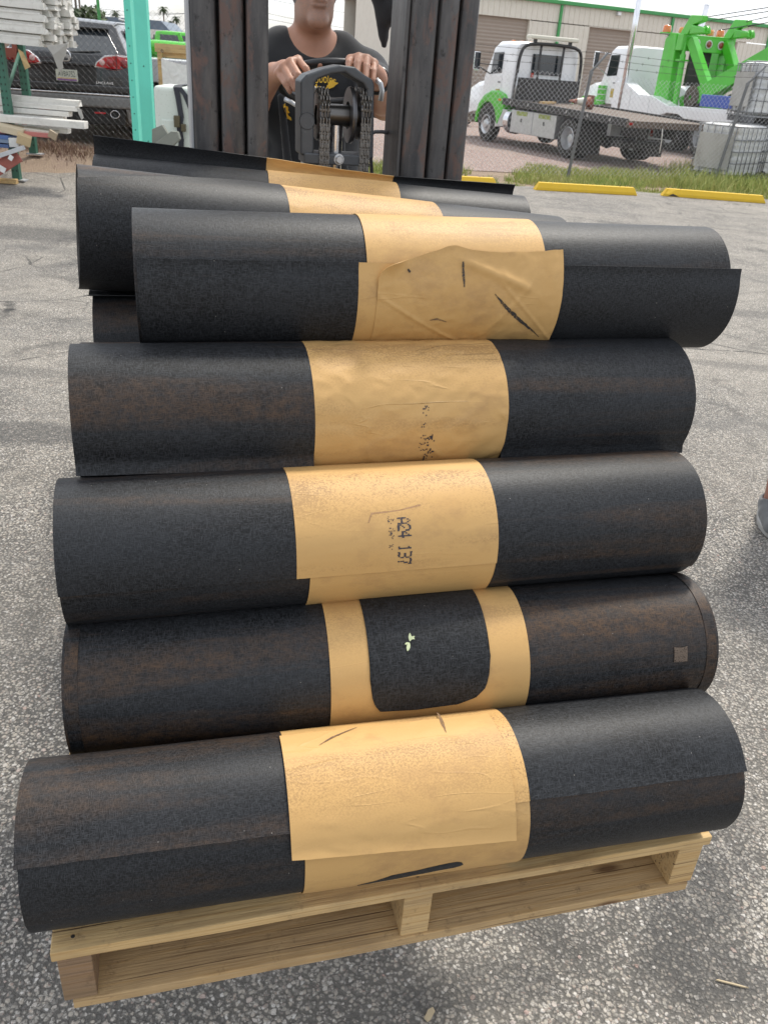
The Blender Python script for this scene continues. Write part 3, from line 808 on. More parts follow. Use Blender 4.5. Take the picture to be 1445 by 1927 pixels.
def plank(name, x0, x1, y0, y1, z0, z1, mat, along='x', parent=pal, wob=0.0025):
    m = MB(); n = 18
    sd = random.random() * 99
    for i in range(n + 1):
        t = i / n
        for (a, b) in ((0, 0), (1, 0), (1, 1), (0, 1)):
            if along == 'x':
                x = x0 + (x1 - x0) * t; y = y0 + (y1 - y0) * a; z = z0 + (z1 - z0) * b
                y += wob * mnoise.noise((x * 6, sd + a, 0)); z += wob * 0.3 * mnoise.noise((x * 5, sd, b))
            else:
                y = y0 + (y1 - y0) * t; x = x0 + (x1 - x0) * a; z = z0 + (z1 - z0) * b
                x += wob * 0.6 * mnoise.noise((y * 6, sd + a, 0))
            m.v.append((x, y, z))
    for i in range(n):
        for j in range(4):
            a, b = i * 4 + j, i * 4 + (j + 1) % 4
            m.f.append((a, b, b + 4, a + 4))
    m.f += [(3, 2, 1, 0), (n * 4, n * 4 + 1, n * 4 + 2, n * 4 + 3)]
    o = m.build(name, mat, parent, bevel=0.0015, seg=2)
    return o
PD, PWID, PH = 1.22, 0.914, 0.12
ys = [0.0, 0.165, 0.30, 0.435, 0.57, 0.705, 0.84, 0.965, 1.08]
for i, y in enumerate(ys):
    w = 0.135 if i in (0, 8) else 0.098
    plank('deck_board', 0 + random.uniform(0, 0.004), PWID + random.uniform(-0.004, 0.003), y, y + w, PH - 0.0165, PH, ('pallet_wood', 0.0))
for i, (x, w) in enumerate(((0.008, 0.040), (0.447, 0.040), (0.868, 0.040))):
    o = plank('stringer', x, x + w, 0.006, PD - 0.006, 0.0168, PH - 0.0168, ('pallet_wood', 1.5 if i == 0 else 0.2), along='y')
for i, y in enumerate((0.0, 0.35, 0.56, 0.77, 1.085)):
    w = 0.135 if i in (0, 4) else 0.1
    plank('bottom_board', 0.012 + random.uniform(0, 0.008), PWID - 0.012, y + 0.004, y + w, 0.0, 0.0165, ('pallet_wood', 0.55))
mn = MB(); mn.lathe([(0.0001, 0.0006), (0.0026, 0.0005), (0.0026, 0.0)], 8, 'z')
nail = None
for x in (0.028, 0.467, 0.888):
    for y in (0.02,):
        if nail is None: nail = mn.build('nail_head', ('plain', 0.12, 0.11, 0.10, 0.5, 0.7), pal); nail.location = (x, y, PH)
        else: obj_copy(nail, pal, (x, y, PH))

# splinters on the asphalt
for (px, py, ln, wd, a, lab) in ((1376, 1853, 0.07, 0.004, -0.2, 'thin pale wood splinter lying alone on the asphalt'), (808, 1910, 0.032, 0.014, 1.05, 'short chunky wood chip on dark asphalt below the pallet')):
    d = ray(px, py); p = CAMP + d * (CAMP.z / -d.z)
    m = MB(); c, s = math.cos(a), math.sin(a)
    pts = [(-ln / 2, -wd * 0.3), (-ln * 0.3, -wd / 2), (ln * 0.35, -wd * 0.45), (ln / 2, wd * 0.1), (ln * 0.2, wd / 2), (-ln * 0.42, wd * 0.4)]
    m.prism([(x * c - y * s, x * s + y * c, 0.001) for x, y in pts], (0, 0, 0.004))
    o = tag(m.build('wood_splinter', ('plain', 0.42, 0.34, 0.22, 0.8), bevel=0.0006), lab, 'splinter'); o.location = (p.x, p.y, 0.0)
# ================================================================== forklift
MC = Vector((-0.188, 2.065, 0)); FY = R_(16.5)
fork = thing('forklift', 'worn dark forklift with a three-channel mast carrying the pallet of felt rolls', 'forklift', MC, FY)
_fi = (Matrix.Translation(MC) @ Matrix.Rotation(FY, 4, 'Z')).inverted()
def FL(px, py, depth): return _fi @ W(px, py, depth)          # measured point in the forklift's own frame
def FLy(px, py, yl):                                          # measured point on the plane local y = yl
    o = _fi @ CAMP; d = _fi.to_3x3() @ ray(px, py)
    return o + d * ((yl - o.y) / d.y)
@material
def mast_steel(rust=0.5):
    k = NT('mast_steel'); v = k.coord('Object', rnd=5)
    def sc(s):
        mp = k.n('ShaderNodeMapping'); mp.inputs['Scale'].default_value = s; k.l(v, mp.inputs[0]); return mp.outputs[0]
    st = k.noise(sc((30, 30, 5)), 1, 5, 0.65); bl = k.noise(sc((16, 16, 6)), 1, 7, 0.72, dist=0.6); f = k.noise(sc((420, 420, 260)), 1, 3); pit = k.noise(sc((70, 70, 40)), 1, 4, 0.7)
    c = k.ramp(st, [(0.35, (0.045, 0.044, 0.046)), (0.65, (0.105, 0.10, 0.098))])
    c = k.mix(k.ramp(bl, [(0.60 - rust * 0.18, 0.0), (0.66 - rust * 0.14, 0.9)]), c, (0.125, 0.078, 0.064))
    c = k.mix(k.ramp(pit, [(0.30, 0.8), (0.40, 0.0)]), c, (0.020, 0.018, 0.018))
    c = k.mix(k.ramp(f, [(0.66, 0.0), (0.76, 0.45)]), c, (0.24, 0.22, 0.20))
    k.set(col=c, metal=0.35, rough=k.math('ADD', k.math('MULTIPLY', bl, 0.45), 0.20), spec=0.5, normal=k.bump(k.math('ADD', bl, pit), 0.2, 0.002)); return k.m
@material
def oily_chain():
    k = NT('oily_chain'); v = k.coord('Object', rnd=3); n = k.noise(v, 160, 5, 0.7)
    k.set(col=k.mix(n, (0.07, 0.065, 0.06), (0.30, 0.28, 0.255)), metal=0.4, rough=k.math('ADD', k.math('MULTIPLY', n, 0.4), 0.25)); return k.m
@material
def cast_grey():
    k = NT('painted_casting'); v = k.coord('Object'); n = k.noise(v, 30, 5, 0.65); e = k.noise(v, 220, 2)
    c = k.mix(n, (0.045, 0.05, 0.056), (0.085, 0.09, 0.097)); c = k.mix(k.ramp(e, [(0.66, 0), (0.75, 0.5)]), c, (0.2, 0.19, 0.18))
    k.set(col=c, rough=0.45, metal=0.25, normal=k.bump(e, 0.06, 0.002)); return k.m

def rail(x0, x1, yf, depth, rust, lab=None, cham=0.005):     # a rolled channel: front flange, web, back flange
    m = MB()
    w = x1 - x0; xc = (x0 + x1) / 2; zt = 2.25; z0 = 0.08
    fl = 0.016; web = 0.016
    prof = [(x0, yf + cham), (x0 + cham, yf), (x1 - cham, yf), (x1, yf + cham), (x1, yf + fl), (xc + web / 2, yf + fl + 0.004), (xc + web / 2, yf + depth - fl - 0.004), (x1, yf + depth - fl), (x1, yf + depth), (x0, yf + depth), (x0, yf + depth - fl), (xc - web / 2, yf + depth - fl - 0.004), (xc - web / 2, yf + fl + 0.004), (x0, yf + fl)]
    m.prism([(x, y, z0) for x, y in prof], (0, 0, zt - z0))
    o = m.build('mast_rail', ('mast_steel', rust), fork, autosmooth=50)
    return o
def fx(px, yl, py=170): return FLy(px, py, yl).x
edgesL = [(364, 411, 0.030, 0.5), (417, 461, 0.014, 0.6), (466, 506, 0.0, 0.35)]
edgesR = [(727, 732, 0, 0), (766, 812, 0.0, 0.3), (816, 851, 0.014, 0.45), (854, 887, 0.030, 0.6)]
for (a, b, yl, ru) in edgesL: rail(fx(a, yl), fx(b, yl), yl, 0.12 - yl * 0.5, ru)
for (a, b, yl, ru) in edgesR[1:]: rail(fx(a, yl), fx(b, yl), yl, 0.12 - yl * 0.5, ru)
# side strip on the inner right rail and a lighter worn edge on the outer left rail
xr0 = fx(766, 0.0)
MB().box((xr0 - 0.006, 0.075, 1.165), (0.010, 0.13, 2.17)).build('rail_side_plate', ('mast_steel', 0.1), fork, bevel=0.003)
xl0 = fx(364, 0.03)
MB().box((xl0 - 0.004, 0.085, 1.165), (0.007, 0.09, 2.17)).build('rail_side_plate', 'galv', fork, bevel=0.002)
XL, XR = xl0, fx(887, 0.03)
xm = (XL + XR) / 2
# cross members (low, behind the rolls) and top tie
for z in (0.25, 0.75, 2.2):
    MB().box((xm, 0.135, z), ((XR - XL) - 0.05, 0.025, 0.09)).build('mast_crossbar', ('mast_steel', 0.5), fork, bevel=0.004)
# carriage plate and forks
for z in (0.66, 0.98):
    MB().box((xm, -0.045, z), (0.78, 0.03, 0.1)).build('carriage_bar', ('mast_steel', 0.4), fork, bevel=0.004)
for sx in (-0.24, 0.21):
    m = MB(); x = xm + sx
    prof = [(-0.065, 1.03), (-0.095, 1.03), (-0.098, 0.672), (-1.18, 0.655), (-1.18, 0.648), (-0.065, 0.637)]
    m.prism([(x - 0.045, y, z) for y, z in prof], (0.09, 0, 0))
    m.build('fork', ('mast_steel', 0.6), fork, bevel=0.003)

# ---- lift cylinder head: yoke, sheaves, chains
YD = 0.05                                                     # local depth of the yoke's front
yk = lambda px, py, d=0.0: FLy(px, py, YD + d)
yoke = MB()
out = [(566, 292), (566, 152), (578, 140), (612, 128), (640, 122), (668, 126), (688, 142), (702, 150), (705, 160), (703, 300), (690, 300), (691, 170), (684, 158), (664, 147), (650, 137), (624, 140), (600, 149), (592, 158), (591, 285), (585, 296)]
pts = [yk(*p) for p in out]
yoke.prism(pts, (0, 0.085, 0))
yo = yoke.build('cylinder_yoke', 'cast_grey', fork, bevel=0.005, seg=3)
# two side cheeks make the casting deeper
lc = yk(579, 215); 
MB().lathe([(0.0001, -0.001), (0.017, -0.001), (0.018, 0.001), (0.0185, 0.0)], 20, 'y', (yk(578, 215).x, YD - 0.0005, yk(578, 228).z)).build('boss', 'cast_grey', yo, autosmooth=30)
# axle spool and sheave discs
ac = yk(637, 217, 0.05)
m = MB(); m.lathe([(0.0001, -0.05), (0.024, -0.05), (0.024, 0.05), (0.0001, 0.05)], 28, 'x', ac); m.build('axle', ('paint', 0.13, 0.125, 0.12, 0.3, 0.5, 0.9), fork, autosmooth=40)
for px, w in ((604, 0.012), (680, 0.012)):
    c = yk(px, 217, 0.05)
    m = MB(); m.lathe([(0.022, -w), (0.052, -w), (0.055, -w + 0.004), (0.0485, -w + 0.006), (0.0485, w - 0.006), (0.055, w - 0.004), (0.052, w), (0.022, w)], 36, 'x', c)
    m.build('chain_sheave', ('paint', 0.10, 0.10, 0.105, 0.35, 0.5, 0.8), fork, autosmooth=35)
c = yk(658, 217, 0.05)
m = MB(); m.lathe([(0.030, -0.005), (0.060, -0.005), (0.062, 0.0), (0.060, 0.005), (0.030, 0.005), (0.030, -0.005)], 40, 'x', c); m.build('flange_disc', ('paint', 0.11, 0.11, 0.115, 0.35, 0.4, 0.8), fork, autosmooth=35)
# piston rod and base block with bolt
a = yk(632, 235, 0.05); b = yk(632, 320, 0.05)
MB().cyl((a.x, a.y, a.z), (a.x, a.y, 0.7), 0.0165, n=24).build('piston_rod', 'chrome', fork, autosmooth=40)
MB().cyl((a.x, a.y, 1.27), (a.x, a.y, 0.3), 0.035, n=24).build('lift_cylinder', 'cast_grey', fork, autosmooth=40)
bl0, bl1 = yk(572, 287, 0.0), yk(692, 313, 0.0)
MB().box(((bl0.x + bl1.x) / 2, YD + 0.038, (bl0.z + bl1.z) / 2), (bl1.x - bl0.x, 0.085, bl0.z - bl1.z)).build('base_block', 'cast_grey', fork, bevel=0.003)
bc = yk(638, 300, -0.004)
m = MB(); m.lathe([(0.0001, -0.010), (0.008, -0.010), (0.0095, -0.008), (0.0095, 0.004)], 6, 'y', bc); m.build('hex_bolt', 'alu', fork)
m = MB(); m.lathe([(0.006, -0.001), (0.012, -0.001), (0.0125, 0.003)], 18, 'y', bc); m.build('washer', 'alu', fork)
# leaf chains: every link is a piece
def chain(px_top, px_bot):
    ct = yk(px_top, 217, 0.05)
    par = MB()
    pitch = 0.0175; rr = 0.0525
    path = []
    # up the back, over the sheave, down the front
    zc, yc = ct.z, ct.y
    ang = 2.6
    while ang > -0.02:
        path.append((yc + rr * math.cos(math.pi - (math.pi - ang)) * 1.0, zc + rr * math.sin(ang), ang)); ang -= pitch / rr
    z = zc
    while z > 1.02:
        z -= pitch; path.append((yc + rr, z, 0.0))
    root = None; link_mesh = None; pinm = None
    # mirror so the straight run hangs on the camera side (local -y)
    for i, (y, z, a) in enumerate(path):
        y = 2 * yc - y
        x = ct.x + (fx(px_bot, YD, 300) - fx(px_top, YD, 300)) * max(0, (zc - z)) / 0.25
        if root is None:
            m = MB()
            m.cyl((-0.0125, 0, 0), (0.0125, 0, 0), 0.0042, n=8)
            root = m.build('leaf_chain', 'oily_chain', fork, smooth=True); root.location = (x, y, z)
            base = Vector((x, y, z))
            ml = []
            for ofs in ((-0.0105, -0.0045, 0.0035, 0.0095), (-0.0075, -0.0005, 0.0065)):
                mm = MB()
                for xo in ofs:
                    prof = []
                    for q in range(12):
                        an = 2 * math.pi * q / 12
                        zz = math.sin(an) * 0.0078 + (pitch / 2 if math.sin(an) > 0 else -pitch / 2) * (0.95 if abs(math.sin(an)) > 0.05 else 0)
                        prof.append((xo - 0.0013, math.cos(an) * 0.0078 * (0.78 if abs(math.sin(an)) < 0.3 else 1), zz))
                    mm.prism(prof, (0.0026, 0, 0))
                ml.append(mm)
            lk = [ml[0].build('chain_link', 'oily_chain', root, bevel=0.0004), ml[1].build('chain_link', 'oily_chain', root, bevel=0.0004)]
            lk[0].location = (0, 0, pitch / 2); lk[1].location = (0, 0, -pitch / 2)
            continue
        c_ = obj_copy(lk[i % 2], root, Vector((x, y, z)) - base, (a, 0, 0) if a else (0, 0, 0))
        if i % 1 == 0:
            pin = pinm
            if pinm is None:
                mp_ = MB(); mp_.cyl((-0.0128, 0, 0), (0.0128, 0, 0), 0.0043, n=8); pinm = mp_.build('chain_pin', 'oily_chain', root, smooth=True); pinm.location = Vector((x, y, z)) - base
            else: obj_copy(pinm, root, Vector((x, y, z)) - base)
chain(604, 605); chain(680, 679)
# hose looping off the right side
h = [yk(700, 335, 0.06), yk(698, 300, 0.06), yk(697, 262, 0.06), yk(699, 252, 0.06), yk(706, 248, 0.06), yk(718, 248, 0.06), yk(735, 250, 0.06)]
MB().tube(h, 0.0045, 8).build('hydraulic_hose', ('plain', 0.10, 0.10, 0.11, 0.5), fork, smooth=True)
# ---- chassis behind the mast: front cowl, floor, body, counterweight, seat, wheels, overhead guard
orange = ('paint', 0.10, 0.10, 0.105, 0.5, 0.4)
MB().box((xm, 0.40, 0.32), (0.86, 0.42, 0.30)).build('front_frame', orange, fork, bevel=0.02)
m = MB(); m.prism([(xm - 0.30, 0.30, 0.47), (xm - 0.30, 0.40, 0.47), (xm - 0.30, 0.42, 1.02), (xm - 0.30, 0.34, 1.02)], (0.60, 0, 0)); m.build('dash_cowl', orange, fork, bevel=0.015)
MB().box((xm, 0.78, 0.46), (0.84, 0.5, 0.03)).build('floor_plate', ('mast_steel', 0.3), fork, bevel=0.004)
m = MB(); m.prism([(xm - 0.44, 0.98, 0.30), (xm - 0.44, 1.55, 0.30), (xm - 0.44, 1.55, 0.98), (xm - 0.44, 1.02, 0.95)], (0.88, 0, 0)); m.build('engine_hood', ('paint', 0.42, 0.27, 0.03, 0.45, 0.4), fork, bevel=0.03)
m = MB(); m.prism([(xm - 0.48, 1.55, 0.22), (xm - 0.48, 2.02, 0.28), (xm - 0.48, 2.08, 0.75), (xm - 0.48, 1.90, 1.05), (xm - 0.48, 1.552, 1.05)], (0.96, 0, 0)); m.build('counterweight', ('paint', 0.42, 0.27, 0.03, 0.45, 0.5), fork, bevel=0.05, seg=3)
MB().box((xm, 1.20, 1.02), (0.46, 0.46, 0.10)).build('seat', ('plain', 0.02, 0.02, 0.022, 0.6), fork, bevel=0.035, seg=3)
MB().box((xm, 1.47, 1.28), (0.44, 0.10, 0.48), Matrix.Rotation(R_(-8), 3, 'X')).build('seat_back', ('plain', 0.02, 0.02, 0.022, 0.6), fork, bevel=0.035, seg=3)
def tyre_wheel(parent, c, rad, wid, mat_rim, name='wheel', dirs=1):
    m = MB(); m.lathe([(rad * 0.55, -wid / 2), (rad * 0.93, -wid / 2), (rad, -wid * 0.36), (rad, wid * 0.36), (rad * 0.93, wid / 2), (rad * 0.55, wid / 2)], 32, 'x', (0, 0, 0))
    w = m.build(name, 'tyre', parent, autosmooth=40); w.location = c
    m = MB(); d = dirs
    m.lathe([(rad * 0.56, d * wid * 0.42), (rad * 0.50, d * wid * 0.40), (rad * 0.46, d * wid * 0.15), (rad * 0.2, d * wid * 0.22), (rad * 0.16, d * wid * 0.42), (0.0001, d * wid * 0.42)], 24, 'x')
    m.build('rim', mat_rim, w, autosmooth=40)
    return w
for sx in (-1, 1):
    tyre_wheel(fork, (xm + sx * 0.47, 0.42, 0.31), 0.31, 0.2, ('paint', 0.35, 0.33, 0.3, 0.5, 0.5), dirs=sx)
    tyre_wheel(fork, (xm + sx * 0.42, 1.75, 0.25), 0.25, 0.17, ('paint', 0.35, 0.33, 0.3, 0.5, 0.5), dirs=sx)
for px in (435, 822):
    x = fx(px, 0.34); xr = fx(px - (5 if px < 600 else 20), 1.85)
    MB().tube([(x, 0.33, 0.45), (x, 0.34, 1.5), (x, 0.36, 2.24), (x, 0.60, 2.30), (xr, 1.7, 2.30), (xr, 1.85, 2.2), (xr, 1.85, 1.0)], 0.026, 10).build('guard_post', ('mast_steel', 0.1), fork, smooth=True)
    if px < 600: xa = x
    else: xb = x
for i in range(7):
    y = 0.70 + i * 0.15; sk = (fx(430, 1.85) + fx(802, 1.85) - xa - xb) / 2 * (y - 0.6) / 1.1
    MB().box(((xa + xb) / 2 + sk, y, 2.315), (xb - xa + 0.1, 0.02, 0.03)).build('guard_bar', ('mast_steel', 0.1), fork)
# steering wheel
wc = _fi @ W(625, 157, 2.445)
ring = []
tilt = R_(21)
for i in range(48):
    a = 2 * math.pi * i / 48
    p = Vector((math.cos(a) * 0.155, math.sin(a) * 0.155, 0))
    ring.append(wc + Vector((p.x, p.y * math.cos(tilt), -p.y * math.sin(tilt))))
sw = MB().tube(ring, 0.0125, 10, closed=True).build('steering_wheel', ('plain', 0.015, 0.015, 0.016, 0.35), fork, smooth=True)
m = MB()
for a in (R_(195), R_(-15)):
    q = Vector((math.cos(a) * 0.15, math.sin(a) * 0.15 * math.cos(tilt), -math.sin(a) * 0.15 * math.sin(tilt)))
    m.bar(wc + Vector((0, 0.0, -0.125)), wc + q, 0.020, 0.010)
m.lathe([(0.0001, 0.0), (0.035, -0.005), (0.04, -0.03), (0.03, -0.05)], 20, 'z', wc + Vector((0, 0, -0.11)))
m.build('wheel_hub', ('plain', 0.02, 0.02, 0.021, 0.4), sw)
MB().cyl(wc + Vector((0, 0, -0.14)), (wc.x, 0.40, 0.95), 0.028, n=14).build('steering_column', ('plain', 0.02, 0.02, 0.021, 0.4), sw, autosmooth=40)
# lever with a bright bent handle beside the wheel
lv = [FL(716, 190, 2.27), FL(719, 172, 2.26), FL(716, 158, 2.25), FL(708, 150, 2.25)]
MB().tube(lv, 0.007, 10).build('control_lever', 'alu', fork, smooth=True)
lv = [FL(536, 186, 2.25), FL(548, 192, 2.25), FL(564, 203, 2.25)]
MB().tube(lv + [FL(572, 330, 2.2)], 0.006, 8).build('control_lever', 'alu', fork, smooth=True)

# ================================================================== people: smooth distance-field bodies
class Field:
    def __init__(s, lo, hi, cell):
        s.lo = np.array(lo, float); s.cell = cell
        s.n = np.ceil((np.array(hi) - s.lo) / cell).astype(int) + 1
        s.f = np.full(s.n, 0.5, dtype=np.float32)
    def _win(s, lo, hi):
        a = np.maximum(np.floor((lo - s.lo) / s.cell).astype(int), 0); b = np.minimum(np.ceil((hi - s.lo) / s.cell).astype(int) + 1, s.n)
        if (b <= a).any(): return None
        sl = tuple(slice(int(i), int(j)) for i, j in zip(a, b))
        g = np.meshgrid(*[s.lo[k] + s.cell * np.arange(a[k], b[k]) for k in range(3)], indexing='ij')
        return sl, g
    def _join(s, sl, d, k, sub=False):
        f = s.f[sl]; d = d.astype(np.float32)
        if sub:
            d = -d; h = np.clip(0.5 - 0.5 * (f - d) / k, 0, 1); s.f[sl] = f * (1 - h) + d * h + k * h * (1 - h)
        else:
            h = np.clip(0.5 + 0.5 * (f - d) / k, 0, 1); s.f[sl] = f * (1 - h) + d * h - k * h * (1 - h)
    def cap(s, a, b, ra, rb=None, k=0.01, sub=False):
        a = np.array(a, float); b = np.array(b, float); rb = ra if rb is None else rb
        mg = max(ra, rb) + k * 2 + 4 * s.cell
        w = s._win(np.minimum(a, b) - mg, np.maximum(a, b) + mg)
        if w is None: return s
        sl, (X, Y, Z) = w
        ab = b - a; L2 = max(ab @ ab, 1e-12)
        t = np.clip(((X - a[0]) * ab[0] + (Y - a[1]) * ab[1] + (Z - a[2]) * ab[2]) / L2, 0, 1)
        d = np.sqrt((X - a[0] - t * ab[0]) ** 2 + (Y - a[1] - t * ab[1]) ** 2 + (Z - a[2] - t * ab[2]) ** 2) - (ra + (rb - ra) * t)
        s._join(sl, d, k, sub); return s
    def ell(s, c, r, k=0.01, rot=None, sub=False):
        c = np.array(c, float); r = np.array(r, float)
        mg = r.max() + k * 2 + 4 * s.cell
        w = s._win(c - mg, c + mg)
        if w is None: return s
        sl, (X, Y, Z) = w
        P = np.stack([X - c[0], Y - c[1], Z - c[2]], -1)
        if rot is not None: P = P @ np.array(rot)
        q = np.sqrt(((P / r) ** 2).sum(-1)); q2 = np.sqrt(((P / r ** 2) ** 2).sum(-1)) + 1e-9
        s._join(sl, q * (q - 1) / q2, k, sub); return s
    def cut(s, p, n):                      # keep the side where (x-p).n < 0
        p = np.array(p, float); n = np.array(n, float); n /= np.linalg.norm(n)
        g = np.meshgrid(*[s.lo[k] + s.cell * np.arange(s.n[k]) for k in range(3)], indexing='ij')
        d = ((g[0] - p[0]) * n[0] + (g[1] - p[1]) * n[1] + (g[2] - p[2]) * n[2]).astype(np.float32)
        s.f = np.maximum(s.f, d); return s
    def mesh(s):
        f = s.f; n = f.shape
        ins = f < 0
        c = np.zeros(tuple(k - 1 for k in n), dtype=np.int8)
        for dx in (0, 1):
            for dy in (0, 1):
                for dz in (0, 1):
                    c += ins[dx:n[0] - 1 + dx, dy:n[1] - 1 + dy, dz:n[2] - 1 + dz]
        act = np.argwhere((c > 0) & (c < 8))
        idx = -np.ones(c.shape, dtype=np.int64); idx[tuple(act.T)] = np.arange(len(act))
        acc = np.zeros((len(act), 3)); cnt = np.zeros(len(act))
        cor = [(x, y, z) for x in (0, 1) for y in (0, 1) for z in (0, 1)]
        for i in range(8):
            for j in range(i + 1, 8):
                a, b = np.array(cor[i]), np.array(cor[j])
                if np.abs(a - b).sum() != 1: continue
                fa = f[tuple((act + a).T)]; fb = f[tuple((act + b).T)]
                m = (fa < 0) != (fb < 0); t = np.where(m, fa / np.where(m, fa - fb, 1), 0)
                acc[m] += a + (b - a) * t[m][:, None]; cnt[m] += 1
        v = s.lo + s.cell * (act + acc / cnt[:, None])
        faces = []
        for ax in range(3):
            u, w = [(1, 2), (2, 0), (0, 1)][ax]
            sl0 = [slice(None)] * 3; sl1 = [slice(None)] * 3; sl0[ax] = slice(0, -1); sl1[ax] = slice(1, None)
            e = ins[tuple(sl0)] != ins[tuple(sl1)]
            p = np.argwhere(e); p = p[(p[:, u] > 0) & (p[:, w] > 0) & (p[:, u] < n[u] - 1) & (p[:, w] < n[w] - 1)]
            du = np.zeros(3, int); du[u] = 1; dw = np.zeros(3, int); dw[w] = 1
            q = np.stack([idx[tuple((p - du - dw).T)], idx[tuple((p - dw).T)], idx[tuple(p.T)], idx[tuple((p - du).T)]], 1)
            fl = ~ins[tuple(p.T)]
            q[fl] = q[fl][:, ::-1]
            faces.append(q)
        return v, np.concatenate(faces)
    def build(s, name, mat, parent=None, origin=(0, 0, 0), smooth_it=2):
        v, q = s.mesh()
        ok = (q >= 0).all(1); q = q[ok]
        e = np.concatenate([q[:, [0, 1]], q[:, [1, 2]], q[:, [2, 3]], q[:, [3, 0]]]); e = np.concatenate([e, e[:, ::-1]])
        for _ in range(smooth_it):
            a = np.zeros_like(v); c = np.zeros(len(v)); np.add.at(a, e[:, 0], v[e[:, 1]]); np.add.at(c, e[:, 0], 1)
            v = v * 0.5 + 0.5 * a / np.maximum(c, 1)[:, None]
        m = MB(); m.v = [tuple(x) for x in (v - np.array(origin))]; m.f = [tuple(int(i) for i in x) for x in q]
        return m.build(name, mat, parent, smooth=True, normals=False)

@material
def skin(r=0.46, g=0.245, b=0.16):
    k = NT('skin'); v = k.coord('Object'); n = k.noise(v, 30, 5, 0.6); f = k.noise(v, 250, 3)
    c = k.mix(n, (r * 0.8, g * 0.76, b * 0.74), (r * 1.15, g * 1.12, b * 1.1)); c = k.mix(k.math('MULTIPLY', f, 0.3), c, (r * 0.6, g * 0.45, b * 0.4))
    if r > 0.45:                                     # grey stubble on the jaw
        z_ = k.n('ShaderNodeSeparateXYZ'); k.l(v, z_.inputs[0])
        jaw = k.ramp(k.math('SUBTRACT', z_.outputs['Z'], NK.z - 0.98), [(0.035, 0.0), (0.06, 1.0), (0.105, 1.0), (0.14, 0.0)])
        c = k.mix(k.math('MULTIPLY', jaw, k.ramp(k.noise(v, 420, 2), [(0.4, 0.15), (0.62, 0.75)])), c, (0.20, 0.16, 0.14))
    k.set(col=c, rough=0.48, sub=0.08, normal=k.bump(f, 0.12, 0.002)); k.b.inputs['Subsurface Radius'].default_value = (0.012, 0.005, 0.003); return k.m
@material
def cloth(r, g, b):
    k = NT('cotton'); v = k.coord('Object'); n = k.noise(v, 14, 5, 0.6, dist=1.2); f = k.noise(v, 700, 2); fo = k.noise(v, 9, 3, 0.5, typ='RIDGED_MULTIFRACTAL', dist=0.6)
    k.set(col=k.mix(n, (r * 0.75, g * 0.75, b * 0.75), (r * 1.3, g * 1.3, b * 1.3)), rough=0.9, sheen=0.25, normal=k.bump(k.math('ADD', k.math('MULTIPLY', fo, 1.0), k.math('MULTIPLY', f, 0.02)), 0.8, 0.02)); return k.m

NK = W(586, 80, 2.72)                        # base of the driver's neck
fax = Vector((math.cos(FY), math.sin(FY), 0)); fay = Vector((-math.sin(FY), math.cos(FY), 0))
def D_(x, y, z): return NK + fax * x + fay * y + Vector((0, 0, z))
rotm = np.array([[fax.x, fay.x, 0], [fax.y, fay.y, 0], [0, 0, 1]])
elbR, wrR = W(724, 196, 2.60), W(708, 146, 2.36)
elbL, wrL = W(462, 214, 2.60), W(515, 140, 2.38)
drv = thing('person', 'man in black t-shirt with yellow print, both hands on the forklift steering wheel', 'person', (NK.x, NK.y, 0.98))
DO = (NK.x, NK.y, 0.98)
seatz = -0.60
hipL, hipR = D_(-0.10, -0.02, seatz), D_(0.10, -0.02, seatz)
kneL, kneR = D_(-0.19, -0.42, seatz + 0.02), D_(0.17, -0.42, seatz + 0.02)
ankL, ankR = D_(-0.15, -0.46, -1.06), D_(0.15, -0.46, -1.06)
toeL, toeR = D_(-0.17, -0.62, -1.11), D_(0.17, -0.62, -1.11)
bf = Field((NK.x - 0.46, NK.y - 0.80, 0.58), (NK.x + 0.46, NK.y + 0.26, NK.z + 0.40), 0.0042)
# head
bf.ell(D_(-0.005, -0.0650, 0.1730), (0.071, 0.096, 0.118), 0.01, rotm)
bf.ell(D_(-0.005, -0.0950, 0.0930), (0.050, 0.064, 0.066), 0.025, rotm)
bf.ell(D_(-0.005, -0.1480, 0.0560), (0.030, 0.020, 0.021), 0.022, rotm)      # chin
bf.ell(D_(-0.036, -0.0750, 0.0700), (0.018, 0.045, 0.028), 0.02, rotm); bf.ell(D_(0.026, -0.0750, 0.0700), (0.020, 0.045, 0.028), 0.025, rotm)
bf.cap(D_(-0.005, -0.1600, 0.1830), D_(-0.005, -0.1830, 0.1410), 0.011, 0.015, 0.012)   # nose
bf.ell(D_(-0.020, -0.1680, 0.1380), (0.010, 0.011, 0.009), 0.006, rotm); bf.ell(D_(0.010, -0.1680, 0.1380), (0.010, 0.011, 0.009), 0.006, rotm)
bf.ell(D_(-0.005, -0.1605, 0.1100), (0.027, 0.010, 0.0065), 0.006, rotm); bf.ell(D_(-0.005, -0.1590, 0.0990), (0.024, 0.011, 0.008), 0.005, rotm)
bf.cap(D_(-0.030, -0.1680, 0.1045), D_(0.020, -0.1680, 0.1045), 0.0035, 0.0035, 0.004, sub=True)
bf.ell(D_(-0.038, -0.1550, 0.1900), (0.019, 0.016, 0.013), 0.008, rotm, sub=True); bf.ell(D_(0.028, -0.1550, 0.1900), (0.019, 0.016, 0.013), 0.008, rotm, sub=True)
bf.ell(D_(-0.038, -0.1380, 0.1900), (0.0125, 0.0125, 0.0125), 0.002); bf.ell(D_(0.028, -0.1380, 0.1900), (0.0125, 0.0125, 0.0125), 0.002)
